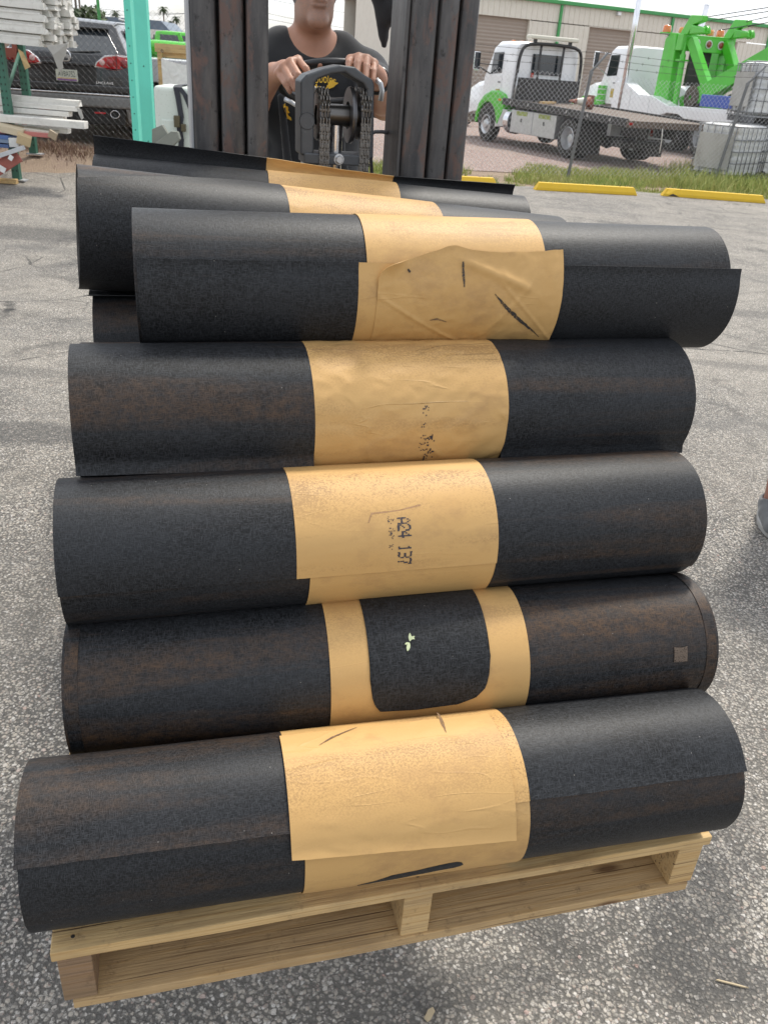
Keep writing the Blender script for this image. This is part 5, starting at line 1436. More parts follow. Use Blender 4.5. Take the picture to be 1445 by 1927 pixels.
# ================================================================== liquid totes
@material
def tote_plastic():
    k = NT('stained_plastic'); v = k.coord('Object', rnd=9); n = k.noise(v, 3, 5, 0.6)
    st = k.noise(k.coord('Object', (7, 7, 0.8), rnd=9), 1, 5, 0.6)
    c = k.mix(n, (0.58, 0.59, 0.60), (0.74, 0.73, 0.70)); c = k.mix(k.ramp(st, [(0.56, 0), (0.68, 0.8)]), c, (0.33, 0.24, 0.14))
    c = k.mix(k.ramp(k.noise(v, 1.1, 3), [(0.5, 0), (0.62, 0.35)]), c, (0.33, 0.36, 0.40))
    k.set(col=c, rough=0.45, sub=0.0); return k.m
tote_proto = None
def make_tote():
    t = thing('liquid_tote', '', 'tote')
    hx, hy = 0.60, 0.50
    m = MB()
    nr = 14
    def ringpt(a, rx, ry, p=6.0):
        c, s = math.cos(a), math.sin(a)
        return (math.copysign(abs(c) ** (2 / p), c) * rx, math.copysign(abs(s) ** (2 / p), s) * ry)
    zs = [(0.16, 0.90), (0.19, 0.985), (0.24, 1.0)] + [(0.24 + 0.80 * i / 24, 1.0 - (0.022 if i % 4 in (1, 2) else 0)) for i in range(1, 24)] + [(1.04, 1.0), (1.09, 0.985), (1.12, 0.93), (1.135, 0.80)]
    N = 64
    for (z, k_) in zs:
        for i in range(N):
            x, y = ringpt(2 * math.pi * i / N, hx * 0.965 * k_, hy * 0.965 * k_)
            m.v.append((x, y, z))
    for r in range(len(zs) - 1):
        for i in range(N): m.f.append((r * N + i, r * N + (i + 1) % N, (r + 1) * N + (i + 1) % N, (r + 1) * N + i))
    m.f += [tuple(range(N - 1, -1, -1)), tuple((len(zs) - 1) * N + i for i in range(N))]
    tank = m.build('tank', 'tote_plastic', t, autosmooth=45)
    q = MB(); q.lathe([(0.0001, 1.175), (0.09, 1.175), (0.10, 1.165), (0.10, 1.13)], 20, 'z'); q.build('lid', ('plain', 0.05, 0.05, 0.05), tank, autosmooth=40)
    zt = 1.10
    # cage: each tube is a piece
    def bar(path): MB().tube(path, 0.011, 6).build('cage_tube', ('galv', 0.22), t, smooth=True)
    for z in (0.20, 0.42, 0.64, 0.86, zt):
        bar([(-hx, -hy, z), (hx, -hy, z), (hx, hy, z), (-hx, hy, z), (-hx, -hy, z)])
    for i in range(7):
        x = -hx + 0.09 + i * (2 * hx - 0.18) / 6
        for y in (-hy - 0.012, hy + 0.012): bar([(x, y, 0.14), (x, y, zt)])
    for i in range(6):
        y = -hy + 0.09 + i * (2 * hy - 0.18) / 5
        for x in (-hx - 0.012, hx + 0.012): bar([(x, y, 0.14), (x, y, zt)])
    for y in (-0.2, 0.2): bar([(-hx, y, zt), (-hx + 0.05, y, 1.15), (hx - 0.05, y, 1.15), (hx, y, zt)])
    for x in (-0.5, 0, 0.5): MB().box((x, 0, 0.055), (0.13, 0.98, 0.11)).build('skid', ('plain', 0.10, 0.10, 0.105, 0.7), t, bevel=0.01)
    MB().box((0, 0, 0.125), (1.2, 1.0, 0.03)).build('base_tray', ('galv', 0.25), t, bevel=0.005)
    q = MB(); q.lathe([(0.0001, -0.13), (0.035, -0.13), (0.045, -0.10), (0.045, 0.0)], 14, 'y', (0, -hy + 0.02, 0.2)); q.build('outlet_valve', ('plain', 0.04, 0.04, 0.045), t, autosmooth=40)
    MB().box((-hx - 0.0275, 0.0, 0.62), (0.006, 0.80, 0.66)).build('label_panel', ('paint', 0.42, 0.41, 0.38, 0.6, 0.6), t)
    return t
tp = make_tote()
def place_tote(x, y, z, rz, label):
    global tote_proto
    if tote_proto is None: o = tp; tote_proto = tp
    else: o = copy_tree(tp)
    o.location = (x, y, z); o.rotation_euler = (0, 0, rz); o['label'] = label; o['group'] = 'liquid totes stacked behind the fence'
place_tote(6.72, 19.30, -0.03, R_(40), 'caged plastic tote with a plain grey panel, on the grass behind the fence')
place_tote(7.52, 20.1, 1.135, R_(8), 'rust-stained caged tote stacked on top of another tote')
place_tote(7.60, 20.2, -0.03, R_(6), 'caged plastic tote carrying the stacked tote')
place_tote(9.1, 20.3, -0.03, R_(10), 'caged plastic tote standing beyond the stacked pair')

# ================================================================== warehouse
BA = Vector((2.4, 45.0, 0)); BR = R_(25)
wh = thing('warehouse', 'tan ribbed steel warehouse with green trim and brown roller doors', 'warehouse', BA, BR)
tan = ('paint', 0.66, 0.63, 0.55, 0.6, 0.15); grn = ('paint', 0.045, 0.30, 0.085, 0.45, 0.25)
doors = [(0.05, 3.10, 4.07), (6.52, 9.32, 4.03), (13.2, 16.2, 4.03), (20.0, 23.0, 4.03)]
LW, HW = 30.0, 4.9
def ribbed(name, x0, x1, z0, z1):
    m = MB(); x = x0; prof = []
    while x < x1 - 1e-3:
        for dx, y in ((0, 0), (0.13, 0), (0.15, -0.035), (0.19, -0.035), (0.21, 0)):
            if x + dx <= x1: prof.append((x + dx, y))
        x += 0.30
    prof.append((x1, 0))
    for (x, y) in prof: m.v += [(x, y, z0), (x, y, z1)]
    for i in range(len(prof) - 1): m.f.append((2 * i, 2 * i + 2, 2 * i + 3, 2 * i + 1))
    return m.build(name, tan, wh, normals=False)
xprev = -1.2
for (a, b, h) in doors:
    ribbed('wall_panel', xprev, a, 0, h); xprev = b
ribbed('wall_panel', xprev, LW, 0, doors[0][2]); 
ribbed('wall_panel', -1.2, LW, 4.071, HW)
m = MB(); m.prism([(-1.2, 0.02, 0), (-1.2, 12, 0), (-1.2, 12, HW), (-1.2, 7, HW + 0.5), (-1.2, 0.02, HW)], (0.08, 0, 0)); m.build('end_wall', tan, wh)
MB().box((LW / 2 - 0.6, 13.9, HW / 2), (LW + 1.2, 0.1, HW)).build('back_wall', tan, wh)
m = MB(); m.prism([(-1.3, -0.12, HW + 0.09), (-1.3, 7, HW + 0.75), (-1.3, 14.1, HW + 0.05), (-1.3, 14.1, HW + 0.0), (-1.3, 7, HW + 0.70), (-1.3, -0.12, HW + 0.04)], (LW + 1.4, 0, 0)); m.build('roof', ('paint', 0.5, 0.5, 0.48, 0.5, 0.2), wh)
MB().box((LW / 2 - 0.6, -0.12, HW), (LW + 1.3, 0.13, 0.16)).build('gutter', grn, wh, bevel=0.02)
for x in (-1.0, 4.72, 11.5, 18.2): MB().box((x, -0.09, HW / 2 - 0.05), (0.14, 0.10, HW - 0.1)).build('downspout', grn, wh, bevel=0.02)
for (a, b, h) in doors:
    m = MB(); n = int(h / 0.075)
    for i in range(n + 1):
        z = h * i / n
        for x in (a, b): m.v.append((x, 0.16 - (0.018 if i % 2 else 0), z))
    for i in range(n): m.f.append((2 * i, 2 * i + 1, 2 * i + 3, 2 * i + 2))
    d = m.build('roller_door', ('paint', 0.31, 0.26, 0.215, 0.6, 0.12), wh, normals=False)
    for x, w in ((a, 1), (b, -1)): MB().box((x + w * 0.012, 0.08, h / 2), (0.024, 0.2, h)).build('door_jamb', tan, d)
    MB().box(((a + b) / 2, 0.08, h + 0.012), (b - a + 0.05, 0.2, 0.024)).build('door_head', tan, d)
lt = MB().box((8.04, -0.13, 4.70), (0.22, 0.18, 0.16)).build('wall_light', ('plain', 0.5, 0.5, 0.48), wh, bevel=0.02)
MB().box((8.04, -0.225, 4.68), (0.17, 0.012, 0.10)).build('light_lens', ('plain', 0.75, 0.76, 0.75, 0.2), lt)

# ================================================================== flatbed tow truck
white = ('paint', 0.80, 0.81, 0.82, 0.3, 0.12, 0.0, 0.4); lime = ('paint', 0.075, 0.50, 0.028, 0.35, 0.28, 0.0, 0.3); black = ('paint', 0.018, 0.018, 0.02, 0.45, 0.4); rustw = ('paint', 0.125, 0.09, 0.068, 0.8, 0.9)
def truck_wheel(parent, c, rad, wid, side, dish=1):
    m = MB(); m.lathe([(rad * 0.56, -wid / 2), (rad * 0.90, -wid / 2), (rad * 0.97, -wid * 0.44), (rad, -wid * 0.30), (rad * 0.992, -wid * 0.16), (rad, -wid * 0.12), (rad, wid * 0.12), (rad * 0.992, wid * 0.16), (rad, wid * 0.30), (rad * 0.97, wid * 0.44), (rad * 0.90, wid / 2), (rad * 0.56, wid / 2)], 40, 'x')
    w = m.build('wheel', 'tyre', parent, autosmooth=40); w.location = c
    m = MB(); s = side * wid
    if dish > 0: pr = [(rad * 0.585, 0.50), (rad * 0.56, 0.53), (rad * 0.52, 0.46), (rad * 0.46, 0.34), (rad * 0.30, 0.42), (rad * 0.24, 0.62), (rad * 0.14, 0.66), (0.0001, 0.66)]
    else: pr = [(rad * 0.585, 0.50), (rad * 0.565, 0.53), (rad * 0.54, 0.3), (rad * 0.50, -0.2), (rad * 0.30, -0.24), (rad * 0.22, 0.15), (rad * 0.16, 0.18), (0.0001, 0.18)]
    m.lathe([(r, t * s) for r, t in pr], 32, 'x'); rm = m.build('rim', 'alu', w, autosmooth=35)
    for i in range(8):
        a = i * math.pi / 4; r = rad * 0.31
        MB().cyl((s * (0.40 if dish > 0 else -0.22), math.cos(a) * r, math.sin(a) * r), (s * (0.47 if dish > 0 else -0.1), math.cos(a) * r, math.sin(a) * r), 0.016, n=6).build('lug_nut', 'chrome', w)
    return w
ft = thing('flatbed_truck', 'white and lime flatbed tow truck with a black headboard, facing away', 'truck', (4.82, 22.6, 0), R_(26))
for x in (-0.98, 0.98): truck_wheel(ft, (x, 4.10, 0.43), 0.43, 0.25, -1 if x < 0 else 1)
for x in (-0.82, -1.09, 0.82, 1.09): truck_wheel(ft, (x, 0, 0.435), 0.435, 0.24, -1 if x < 0 else 1, -1)
for x in (-0.42, 0.42): MB().box((x, 1.6, 0.72), (0.09, 7.0, 0.22)).build('chassis_rail', black, ft, bevel=0.01)
MB().cyl((-0.9, 0, 0.43), (0.9, 0, 0.43), 0.10, n=12).build('rear_axle', black, ft, autosmooth=40)
m = MB(); m.lathe([(0.0001, -0.2), (0.15, -0.12), (0.19, 0), (0.15, 0.12), (0.0001, 0.2)], 16, 'x', (0, 0, 0.43)); m.build('differential', black, ft, smooth=True)
# deck
deckz = lambda y: 1.10 + (y - 3.0) * 0.0235
DW = 1.22
m = MB(); m.prism([(-DW, 3.05, deckz(3.05)), (-DW, -2.15, deckz(-2.15)), (-DW, -2.15, deckz(-2.15) - 0.05), (-DW, 3.05, deckz(3.05) - 0.05)], (2 * DW, 0, 0)); m.build('deck_plate', rustw, ft)
for sx in (-1, 1):
    m = MB(); x = sx * DW; e = sx * 0.06
    m.prism([(x, 3.08, deckz(3.08) + 0.045), (x, -2.18, deckz(-2.18) + 0.045), (x, -2.18, deckz(-2.18) - 0.12), (x, 3.08, deckz(3.08) - 0.12)], (e, 0, 0)); r = m.build('side_rail', black, ft, bevel=0.008)
    for i in range(6): MB().box((x + e + sx * 0.004, -1.6 + i * 0.85, deckz(-1.6 + i * 0.85) - 0.03), (0.012, 0.035, 0.06)).build('stake_pocket', ('plain', 0.45, 0.44, 0.42), r)
MB().box((0, -2.20, deckz(-2.2) - 0.06), (2 * DW + 0.12, 0.05, 0.14)).build('tail_bar', rustw, ft, bevel=0.01)
for i in range(7): MB().box((0, -1.8 + i * 0.75, deckz(-1.8 + i * 0.75) - 0.10), (2 * DW - 0.05, 0.07, 0.09)).build('cross_member', black, ft)
MB().box((-1.2, -2.235, deckz(-2.2) - 0.05), (0.10, 0.02, 0.05)).build('marker_light', ('lens', 0.5, 0.02, 0.015), ft)
# headboard and rack
hb = [(-1.0, 2.96, 1.10), (-1.0, 2.96, 2.10), (-0.86, 2.94, 2.46), (0.86, 2.94, 2.46), (1.0, 2.96, 2.10), (1.0, 2.96, 1.10)]
rk = []
for a, b in zip(hb, hb[1:]):
    for i in range(5): rk.append(Vector(a).lerp(b, i / 5))
rk.append(Vector(hb[-1])); 
for _ in range(3): rk = [rk[0]] + [(rk[i - 1] + rk[i] * 2 + rk[i + 1]) / 4 for i in range(1, len(rk) - 1)] + [rk[-1]]
MB().tube(rk, 0.042, 10).build('headache_rack', black, ft, smooth=True)
for x in (-0.36, 0.36): MB().tube([(x, 2.95, 1.10), (x, 2.95, 2.44)], 0.032, 8).build('rack_bar', black, ft, smooth=True)
MB().box((0, 2.93, 1.385), (1.92, 0.03, 0.53)).build('headboard', black, ft, bevel=0.005)
MB().tube([(-1.02, 2.93, 1.1), (-0.98, 2.93, 1.75)], 0.02, 8).build('chain_rack', 'alu', ft, smooth=True)
lb = MB(); lb.box((0, 3.0, 2.60), (1.50, 0.26, 0.10)); lbo = lb.build('light_bar', ('plain', 0.62, 0.60, 0.50, 0.25), ft, bevel=0.03, seg=3)
for x in (-0.55, 0.55): MB().box((x, 2.98, 2.515), (0.06, 0.10, 0.07)).build('bar_foot', black, lbo)
# cab
def loft(mb, rings):
    n = len(rings[0]); b0 = len(mb.v)
    for r in rings: mb.v += [tuple(p) for p in r]
    for i in range(len(rings) - 1):
        for j in range(n): mb.f.append((b0 + i * n + j, b0 + i * n + (j + 1) % n, b0 + (i + 1) * n + (j + 1) % n, b0 + (i + 1) * n + j))
    mb.f.append(tuple(b0 + n - 1 - j for j in range(n))); mb.f.append(tuple(b0 + (len(rings) - 1) * n + j for j in range(n)))
def cab_ring(y, w, z0, z1, r=0.16):
    return [(-w, y, z0), (-w * 1.0, y, z0 + 0.6), (-w * 0.985, y, z1 - r * 1.6), (-w * 0.95, y, z1 - r * 0.6), (-w * 0.86, y, z1 - r * 0.12), (-w * 0.6, y, z1), (w * 0.6, y, z1), (w * 0.86, y, z1 - r * 0.12), (w * 0.95, y, z1 - r * 0.6), (w * 0.985, y, z1 - r * 1.6), (w, y, z0 + 0.6), (w, y, z0)]
def truck_cab(t, yb, yf, w, z0, zr, zh, hood_len, hood_w, fcol, body=white):
    m = MB(); loft(m, [cab_ring(yb, w * 0.97, z0, zr - 0.05), cab_ring(yb + 0.06, w, z0, zr - 0.01), cab_ring(yb + 0.45, w, z0, zr), cab_ring(yf - 0.25, w, z0, zr - 0.01), cab_ring(yf - 0.05, w * 0.985, z0, zr - 0.10)])
    # windscreen slope
    cabo = m.build('cab', body, t, autosmooth=38, bevel=0.012)
    m = MB(); loft(m, [cab_ring(yf - 0.05, w * 0.985, z0, zr - 0.10), cab_ring(yf + 0.30, w * 0.96, z0, zh, 0.05)]); m.build('cowl', body, t, autosmooth=38)
    m = MB(); wy = yf - 0.04; m.v = [(-w * 0.88, wy - 0.0, zr - 0.20), (w * 0.88, wy, zr - 0.20), (w * 0.88, wy + 0.335, zh + 0.05), (-w * 0.88, wy + 0.335, zh + 0.05)]; m.f = [(0, 1, 2, 3)]
    m.build('windscreen', 'glass_dark', cabo, solid=0.012)
    def hr(y, ww, za, zb): return [(-ww, y, za), (-ww, y, zb - 0.22), (-ww * 0.88, y, zb - 0.07), (-ww * 0.55, y, zb), (ww * 0.55, y, zb), (ww * 0.88, y, zb - 0.07), (ww, y, zb - 0.22), (ww, y, za)]
    m = MB(); y0 = yf + 0.301; loft(m, [hr(y0, hood_w, 0.75, zh), hr(y0 + hood_len * 0.5, hood_w * 0.93, 0.70, zh - 0.10), hr(y0 + hood_len * 0.9, hood_w * 0.82, 0.60, zh - 0.25), hr(y0 + hood_len, hood_w * 0.74, 0.62, zh - 0.40)]); m.build('hood', body, t, autosmooth=35)
    MB().box((0, y0 + hood_len + 0.015, zh - 0.85), (hood_w * 1.1, 0.03, 0.8)).build('grille', 'chrome', t, bevel=0.02)
    MB().box((0, y0 + hood_len + 0.10, 0.52), (w * 2.1, 0.16, 0.34)).build('front_bumper', 'chrome', t, bevel=0.04)
    # doors and windows
    for sx in (-1, 1):
        x = sx * (w + 0.001)
        m = MB(); m.prism([(x, yb + 0.52, z0 + 0.10), (x, yf - 0.05, z0 + 0.10), (x, yf - 0.05, zh + 0.05), (x, yb + 0.52, zh + 0.05)], (sx * 0.012, 0, 0)); d = m.build('door', body, t, bevel=0.006)
        m = MB(); x2 = sx * (w * 0.992 + 0.006); m.prism([(x2, yb + 0.58, zh + 0.10), (x2, yf - 0.08, zh + 0.06), (x2, yf - 0.16, zr - 0.30), (x2, yb + 0.58, zr - 0.28)], (sx * 0.008, 0, 0)); m.build('side_window', 'glass_dark', d)
        MB().box((sx * (w + 0.02), yb + 0.62, zh - 0.12), (0.025, 0.12, 0.03)).build('door_handle', black, d)
        MB().box((sx * (w + 0.015), yb + 0.66, zh - 0.42), (0.008, 0.20, 0.26)).build('door_decal', ('paint', 0.50, 0.36, 0.05, 0.5, 0.5), d)
    return cabo
c1 = truck_cab(ft, 3.12, 4.35, 1.02, 1.0, 2.50, 1.62, 1.35, 0.92, lime)
MB().box((0, 3.095, 1.98), (0.98, 0.03, 0.48)).build('rear_window', 'glass_dark', c1, bevel=0.05, seg=3)
MB().box((-0.46, 3.06, 1.72), (0.07, 0.03, 0.11)).build('red_reflector', ('lens', 0.55, 0.05, 0.02), c1)
def fender(t, x, y, r, w, mat):
    sg = 1 if x > 0 else -1
    pr = [(-0.62, 0.42), (-0.86, 0.80), (-0.92, 1.08), (-0.80, 1.22), (-0.45, 1.30), (-0.10, 1.28), (0.22, 1.17), (0.48, 0.97), (0.62, 0.70), (0.64, 0.42)]
    pr += [(0.54 * math.cos(R_(a_)), 0.43 + 0.56 * math.sin(R_(a_))) for a_ in range(2, 182, 15)]
    m = MB(); m.prism([(x, y + a_, b_) for a_, b_ in pr], (-sg * w, 0, 0))
    f = m.build('fender', mat, t, bevel=0.07, seg=4)
    m = MB(); m.prism([(x - sg * 0.05, y + a_ * 0.98, 0.43 + (b_ - 0.43) * 0.98) for a_, b_ in [(0.53 * math.cos(R_(q)), 0.43 + 0.55 * math.sin(R_(q))) for q in range(0, 181, 20)]], (-sg * (w - 0.1), 0, 0)); m.build('wheel_well', black, f)
    MB().box((x + sg * 0.004, y - 0.66, 1.08), (0.03, 0.14, 0.06)).build('turn_signal', ('lens', 0.75, 0.28, 0.02), f, bevel=0.01)
for x in (-1.13, 1.13): fender(ft, x, 4.10, 0.55, 0.42, lime)
for sx in (-1, 1):
    MB().tube([(sx * 1.02, 4.30, 1.68), (sx * 1.38, 4.42, 1.86)], 0.018, 8).build('mirror_arm', black, ft, smooth=True)
    MB().tube([(sx * 1.02, 4.25, 1.90), (sx * 1.38, 4.40, 1.92)], 0.012, 8).build('mirror_arm', black, ft, smooth=True)
    mr_ = MB().box((sx * 1.42, 4.42, 1.97), (0.20, 0.07, 0.46)).build('mirror', 'chrome', ft, bevel=0.03, seg=3)
    MB().box((sx * 1.42, 4.378, 1.98), (0.17, 0.008, 0.40)).build('mirror_glass', 'glass_dark', mr_, bevel=0.002)
    # tool boxes, step, tank
    for (y0, y1) in ((0.62, 1.66), (1.68, 2.70)):
        b = MB().box((sx * 0.94, (y0 + y1) / 2, 0.62), (0.46, y1 - y0, 0.54)).build('tool_box', 'alu', ft, bevel=0.012)
        MB().box((sx * 1.174, (y0 + y1) / 2, 0.66), (0.012, 0.06, 0.08)).build('box_latch', black, b)
        MB().box((sx * 1.174, (y0 + y1) / 2, 0.82), (0.006, (y1 - y0) * 0.5, 0.10)).build('box_decal', ('paint', 0.33, 0.40, 0.10, 0.5, 0.6), b)
    MB().cyl((sx * 0.92, 2.78, 0.60), (sx * 0.92, 3.02, 0.60), 0.31, n=24).build('fuel_tank', 'chrome', ft, autosmooth=40)
    m = MB(); m.prism([(sx * 1.12, 3.05, 0.46), (sx * 1.12, 3.60, 0.40), (sx * 1.12, 3.60, 0.47), (sx * 1.12, 3.28, 0.86), (sx * 1.12, 3.05, 0.86)], (-sx * 0.3, 0, 0)); m.build('cab_step', 'alu', ft, bevel=0.01)
for i, x in enumerate((-0.55, -0.27, 0, 0.27, 0.55)): MB().box((x, 4.05, 2.505), (0.10, 0.08, 0.05)).build('roof_lamp', ('lens', 0.7, 0.22, 0.04), ft, bevel=0.015)
# rear light boxes, mud flaps, hitch
MB().box((-0.55, -0.95, 0.72), (0.42, 0.12, 0.26)).build('light_box', 'alu', ft, bevel=0.01)
lb2 = MB().box((0.50, -1.15, 0.70), (0.62, 0.12, 0.26)).build('light_box', 'alu', ft, bevel=0.01)
MB().box((0.29, -1.214, 0.72), (0.09, 0.012, 0.17)).build('tail_lamp', ('lens', 0.5, 0.03, 0.02), lb2)
for i in range(3): MB().box((0.44 + i * 0.10, -1.214, 0.72), (0.05, 0.012, 0.18)).build('reverse_lamp', ('plain', 0.62, 0.58, 0.42, 0.3), lb2)
for x in (-0.95, 0.95): MB().box((x, -0.62, 0.45), (0.56, 0.015, 0.62)).build('mud_flap', black, ft)
MB().box((0, -1.3, 0.45), (1.5, 0.4, 0.14)).build('wheel_lift', black, ft, bevel=0.02)
MB().tube([(-0.30, -2.24, 0.86), (-0.27, -2.25, 0.6), (-0.25, -2.24, 0.36)], 0.012, 6).build('dangling_strap', ('plain', 0.7, 0.68, 0.62), ft, smooth=True)
# tools lying on the deck
tb = thing('traffic_cone', 'faded orange traffic cone lying on its side on the truck deck', 'cone', ft.matrix_basis @ Vector((-0.15, 1.1, deckz(1.1) + 0.16)), R_(20))
m = MB(); m.lathe([(0.02, -0.36), (0.05, -0.2), (0.085, 0.0), (0.12, 0.22), (0.13, 0.24)], 18, 'x'); m.build('cone_body', ('paint', 0.30, 0.11, 0.07, 0.7, 0.5), tb, autosmooth=40)
m = MB(); m.lathe([(0.062, -0.16), (0.094, 0.03)], 18, 'x'); m.v = [(v[0], v[1] * 1.03, v[2] * 1.03) for v in m.v]; m.build('reflective_band', ('plain', 0.6, 0.58, 0.5), tb, smooth=True)
MB().box((0.25, 0, 0), (0.03, 0.32, 0.32)).build('cone_base', ('paint', 0.22, 0.10, 0.07, 0.8, 0.5), tb, bevel=0.01)
pl_ = thing('timber_plank', 'pale timber plank lying on the truck deck beside the cone', 'plank', ft.matrix_basis @ Vector((-0.62, 1.9, deckz(1.9) + 0.03)), R_(60))
MB().box((0, 0, 0.02), (0.9, 0.10, 0.05)).build('board', ('pallet_wood', 0.0), pl_, bevel=0.004)

# ================================================================== heavy wrecker
WR = R_(18)
wk = thing('tow_truck', 'heavy white tow truck with a tall lime green boom and steel frame', 'tow truck', (8.7, 23.8, 0), WR)   # local: left side of body at x=0, rear at y=0
BW = 2.45
m = MB()
side = [(0.0, 1.27), (3.45, 1.20), (3.6, 1.22), (4.45, 1.42), (5.2, 1.42), (6.1, 1.72), (6.75, 1.74), (6.75, 0.72), (5.4, 0.66), (4.2, 0.66), (3.85, 0.90), (3.5, 1.0), (2.9, 1.0), (2.55, 0.9), (2.4, 0.88), (0.0, 0.88)]
for x0 in (0.0, BW - 0.42):
    m = MB(); m.prism([(x0, y + 0.5, z) for y, z in side], (0.42, 0, 0)); b = m.build('side_body', white, wk, bevel=0.02)
    xs_ = x0 - 0.008 if x0 == 0 else x0 + 0.428
    for (y0, y1, z0, z1) in ((1.0, 2.7, 0.92, 1.16), (4.8, 5.9, 0.72, 1.36), (5.95, 6.75, 0.76, 1.60)):
        MB().box((xs_, (y0 + y1) / 2 + 0.2, (z0 + z1) / 2), (0.012, y1 - y0, z1 - z0)).build('locker_door', white, b, bevel=0.006)
MB().box((BW / 2, 3.4, 0.98), (BW - 0.9, 5.8, 0.16)).build('body_deck', black, wk, bevel=0.01)
for x in (BW / 2 - 0.42, BW / 2 + 0.42): MB().box((x, 5.2, 0.72), (0.10, 9.6, 0.26)).build('chassis_rail', black, wk, bevel=0.01)
for y in (2.2, 3.7):
    for x in (0.18, 0.46, BW - 0.46, BW - 0.18): truck_wheel(wk, (x, y, 0.50), 0.50, 0.26, -1 if x < 1 else 1, -1)
for x in (0.20, BW - 0.20): truck_wheel(wk, (x, 9.1, 0.50), 0.50, 0.28, -1 if x < 1 else 1)
wt = bpy.data.objects.new('cab_frame', None); COL.objects.link(wt); bpy.data.objects.remove(wt)
def shifted(fn):                                   # build cab parts centred on the truck's middle line
    before = set(bpy.data.objects); r = fn()
    for o in set(bpy.data.objects) - before:
        if o.parent is wk: o.location.x += BW / 2
    return r
c2 = shifted(lambda: truck_cab(wk, 6.95, 8.25, 1.05, 1.05, 2.78, 1.80, 1.7, 0.92, lime))
for sx in (0.13, BW - 0.13):
    m = MB(); N = 12; s_ = 1 if sx < 1 else -1
    for i in range(N + 1):
        a = R_(-10) + R_(195) * i / N
        for (dr, dx) in ((0, 0), (0.06, 0), (0.06, 0.36), (0, 0.36)): m.v.append((sx + s_ * dx - s_ * 0.1, 9.1 + math.cos(a) * (0.62 + dr), 0.5 + math.sin(a) * (0.62 + dr) * 1.1))
    for i in range(N):
        for j in range(4): m.f.append((i * 4 + j, i * 4 + (j + 1) % 4, (i + 1) * 4 + (j + 1) % 4, (i + 1) * 4 + j))
    m.f += [(3, 2, 1, 0), tuple(N * 4 + j for j in range(4))]; m.build('fender', lime, wk, autosmooth=50)
    MB().box((sx + s_ * 0.15, 8.25, 1.3), (0.25, 0.5, 0.5)).build('fender_skirt', lime, wk, bevel=0.06)
    MB().cyl((sx - s_ * 0.02, 8.15, 1.02), (sx - s_ * 0.02, 8.15, 1.58), 0.17, n=20).build('air_cleaner', lime, wk, autosmooth=40)
    for z in (1.12, 1.30, 1.46): MB().cyl((sx - s_ * 0.02, 8.15, z), (sx - s_ * 0.02, 8.15, z + 0.025), 0.175, n=20).build('clamp_band', 'alu', wk, autosmooth=40)
    MB().tube([(sx - s_ * 0.1, 6.72, 0.95), (sx - s_ * 0.1, 6.72, 3.3), (sx - s_ * 0.12, 6.70, 4.05)], [0.085, 0.085, 0.085], 18).build('exhaust_stack', 'chrome', wk, smooth=True)
    MB().tube([(sx - s_ * 0.05, 8.0, 1.9), (sx - s_ * 0.45, 8.15, 2.15), (sx - s_ * 0.45, 8.15, 2.55), (sx - s_ * 0.05, 7.9, 2.5)], 0.016, 8).build('mirror_bracket', 'chrome', wk, smooth=True)
    q = MB().box((sx - s_ * 0.47, 8.13, 2.32), (0.18, 0.06, 0.48)).build('mirror', 'chrome', wk, bevel=0.02)
    MB().box((sx - s_ * 0.47, 8.096, 2.32), (0.15, 0.008, 0.42)).build('mirror_glass', 'glass_dark', q)
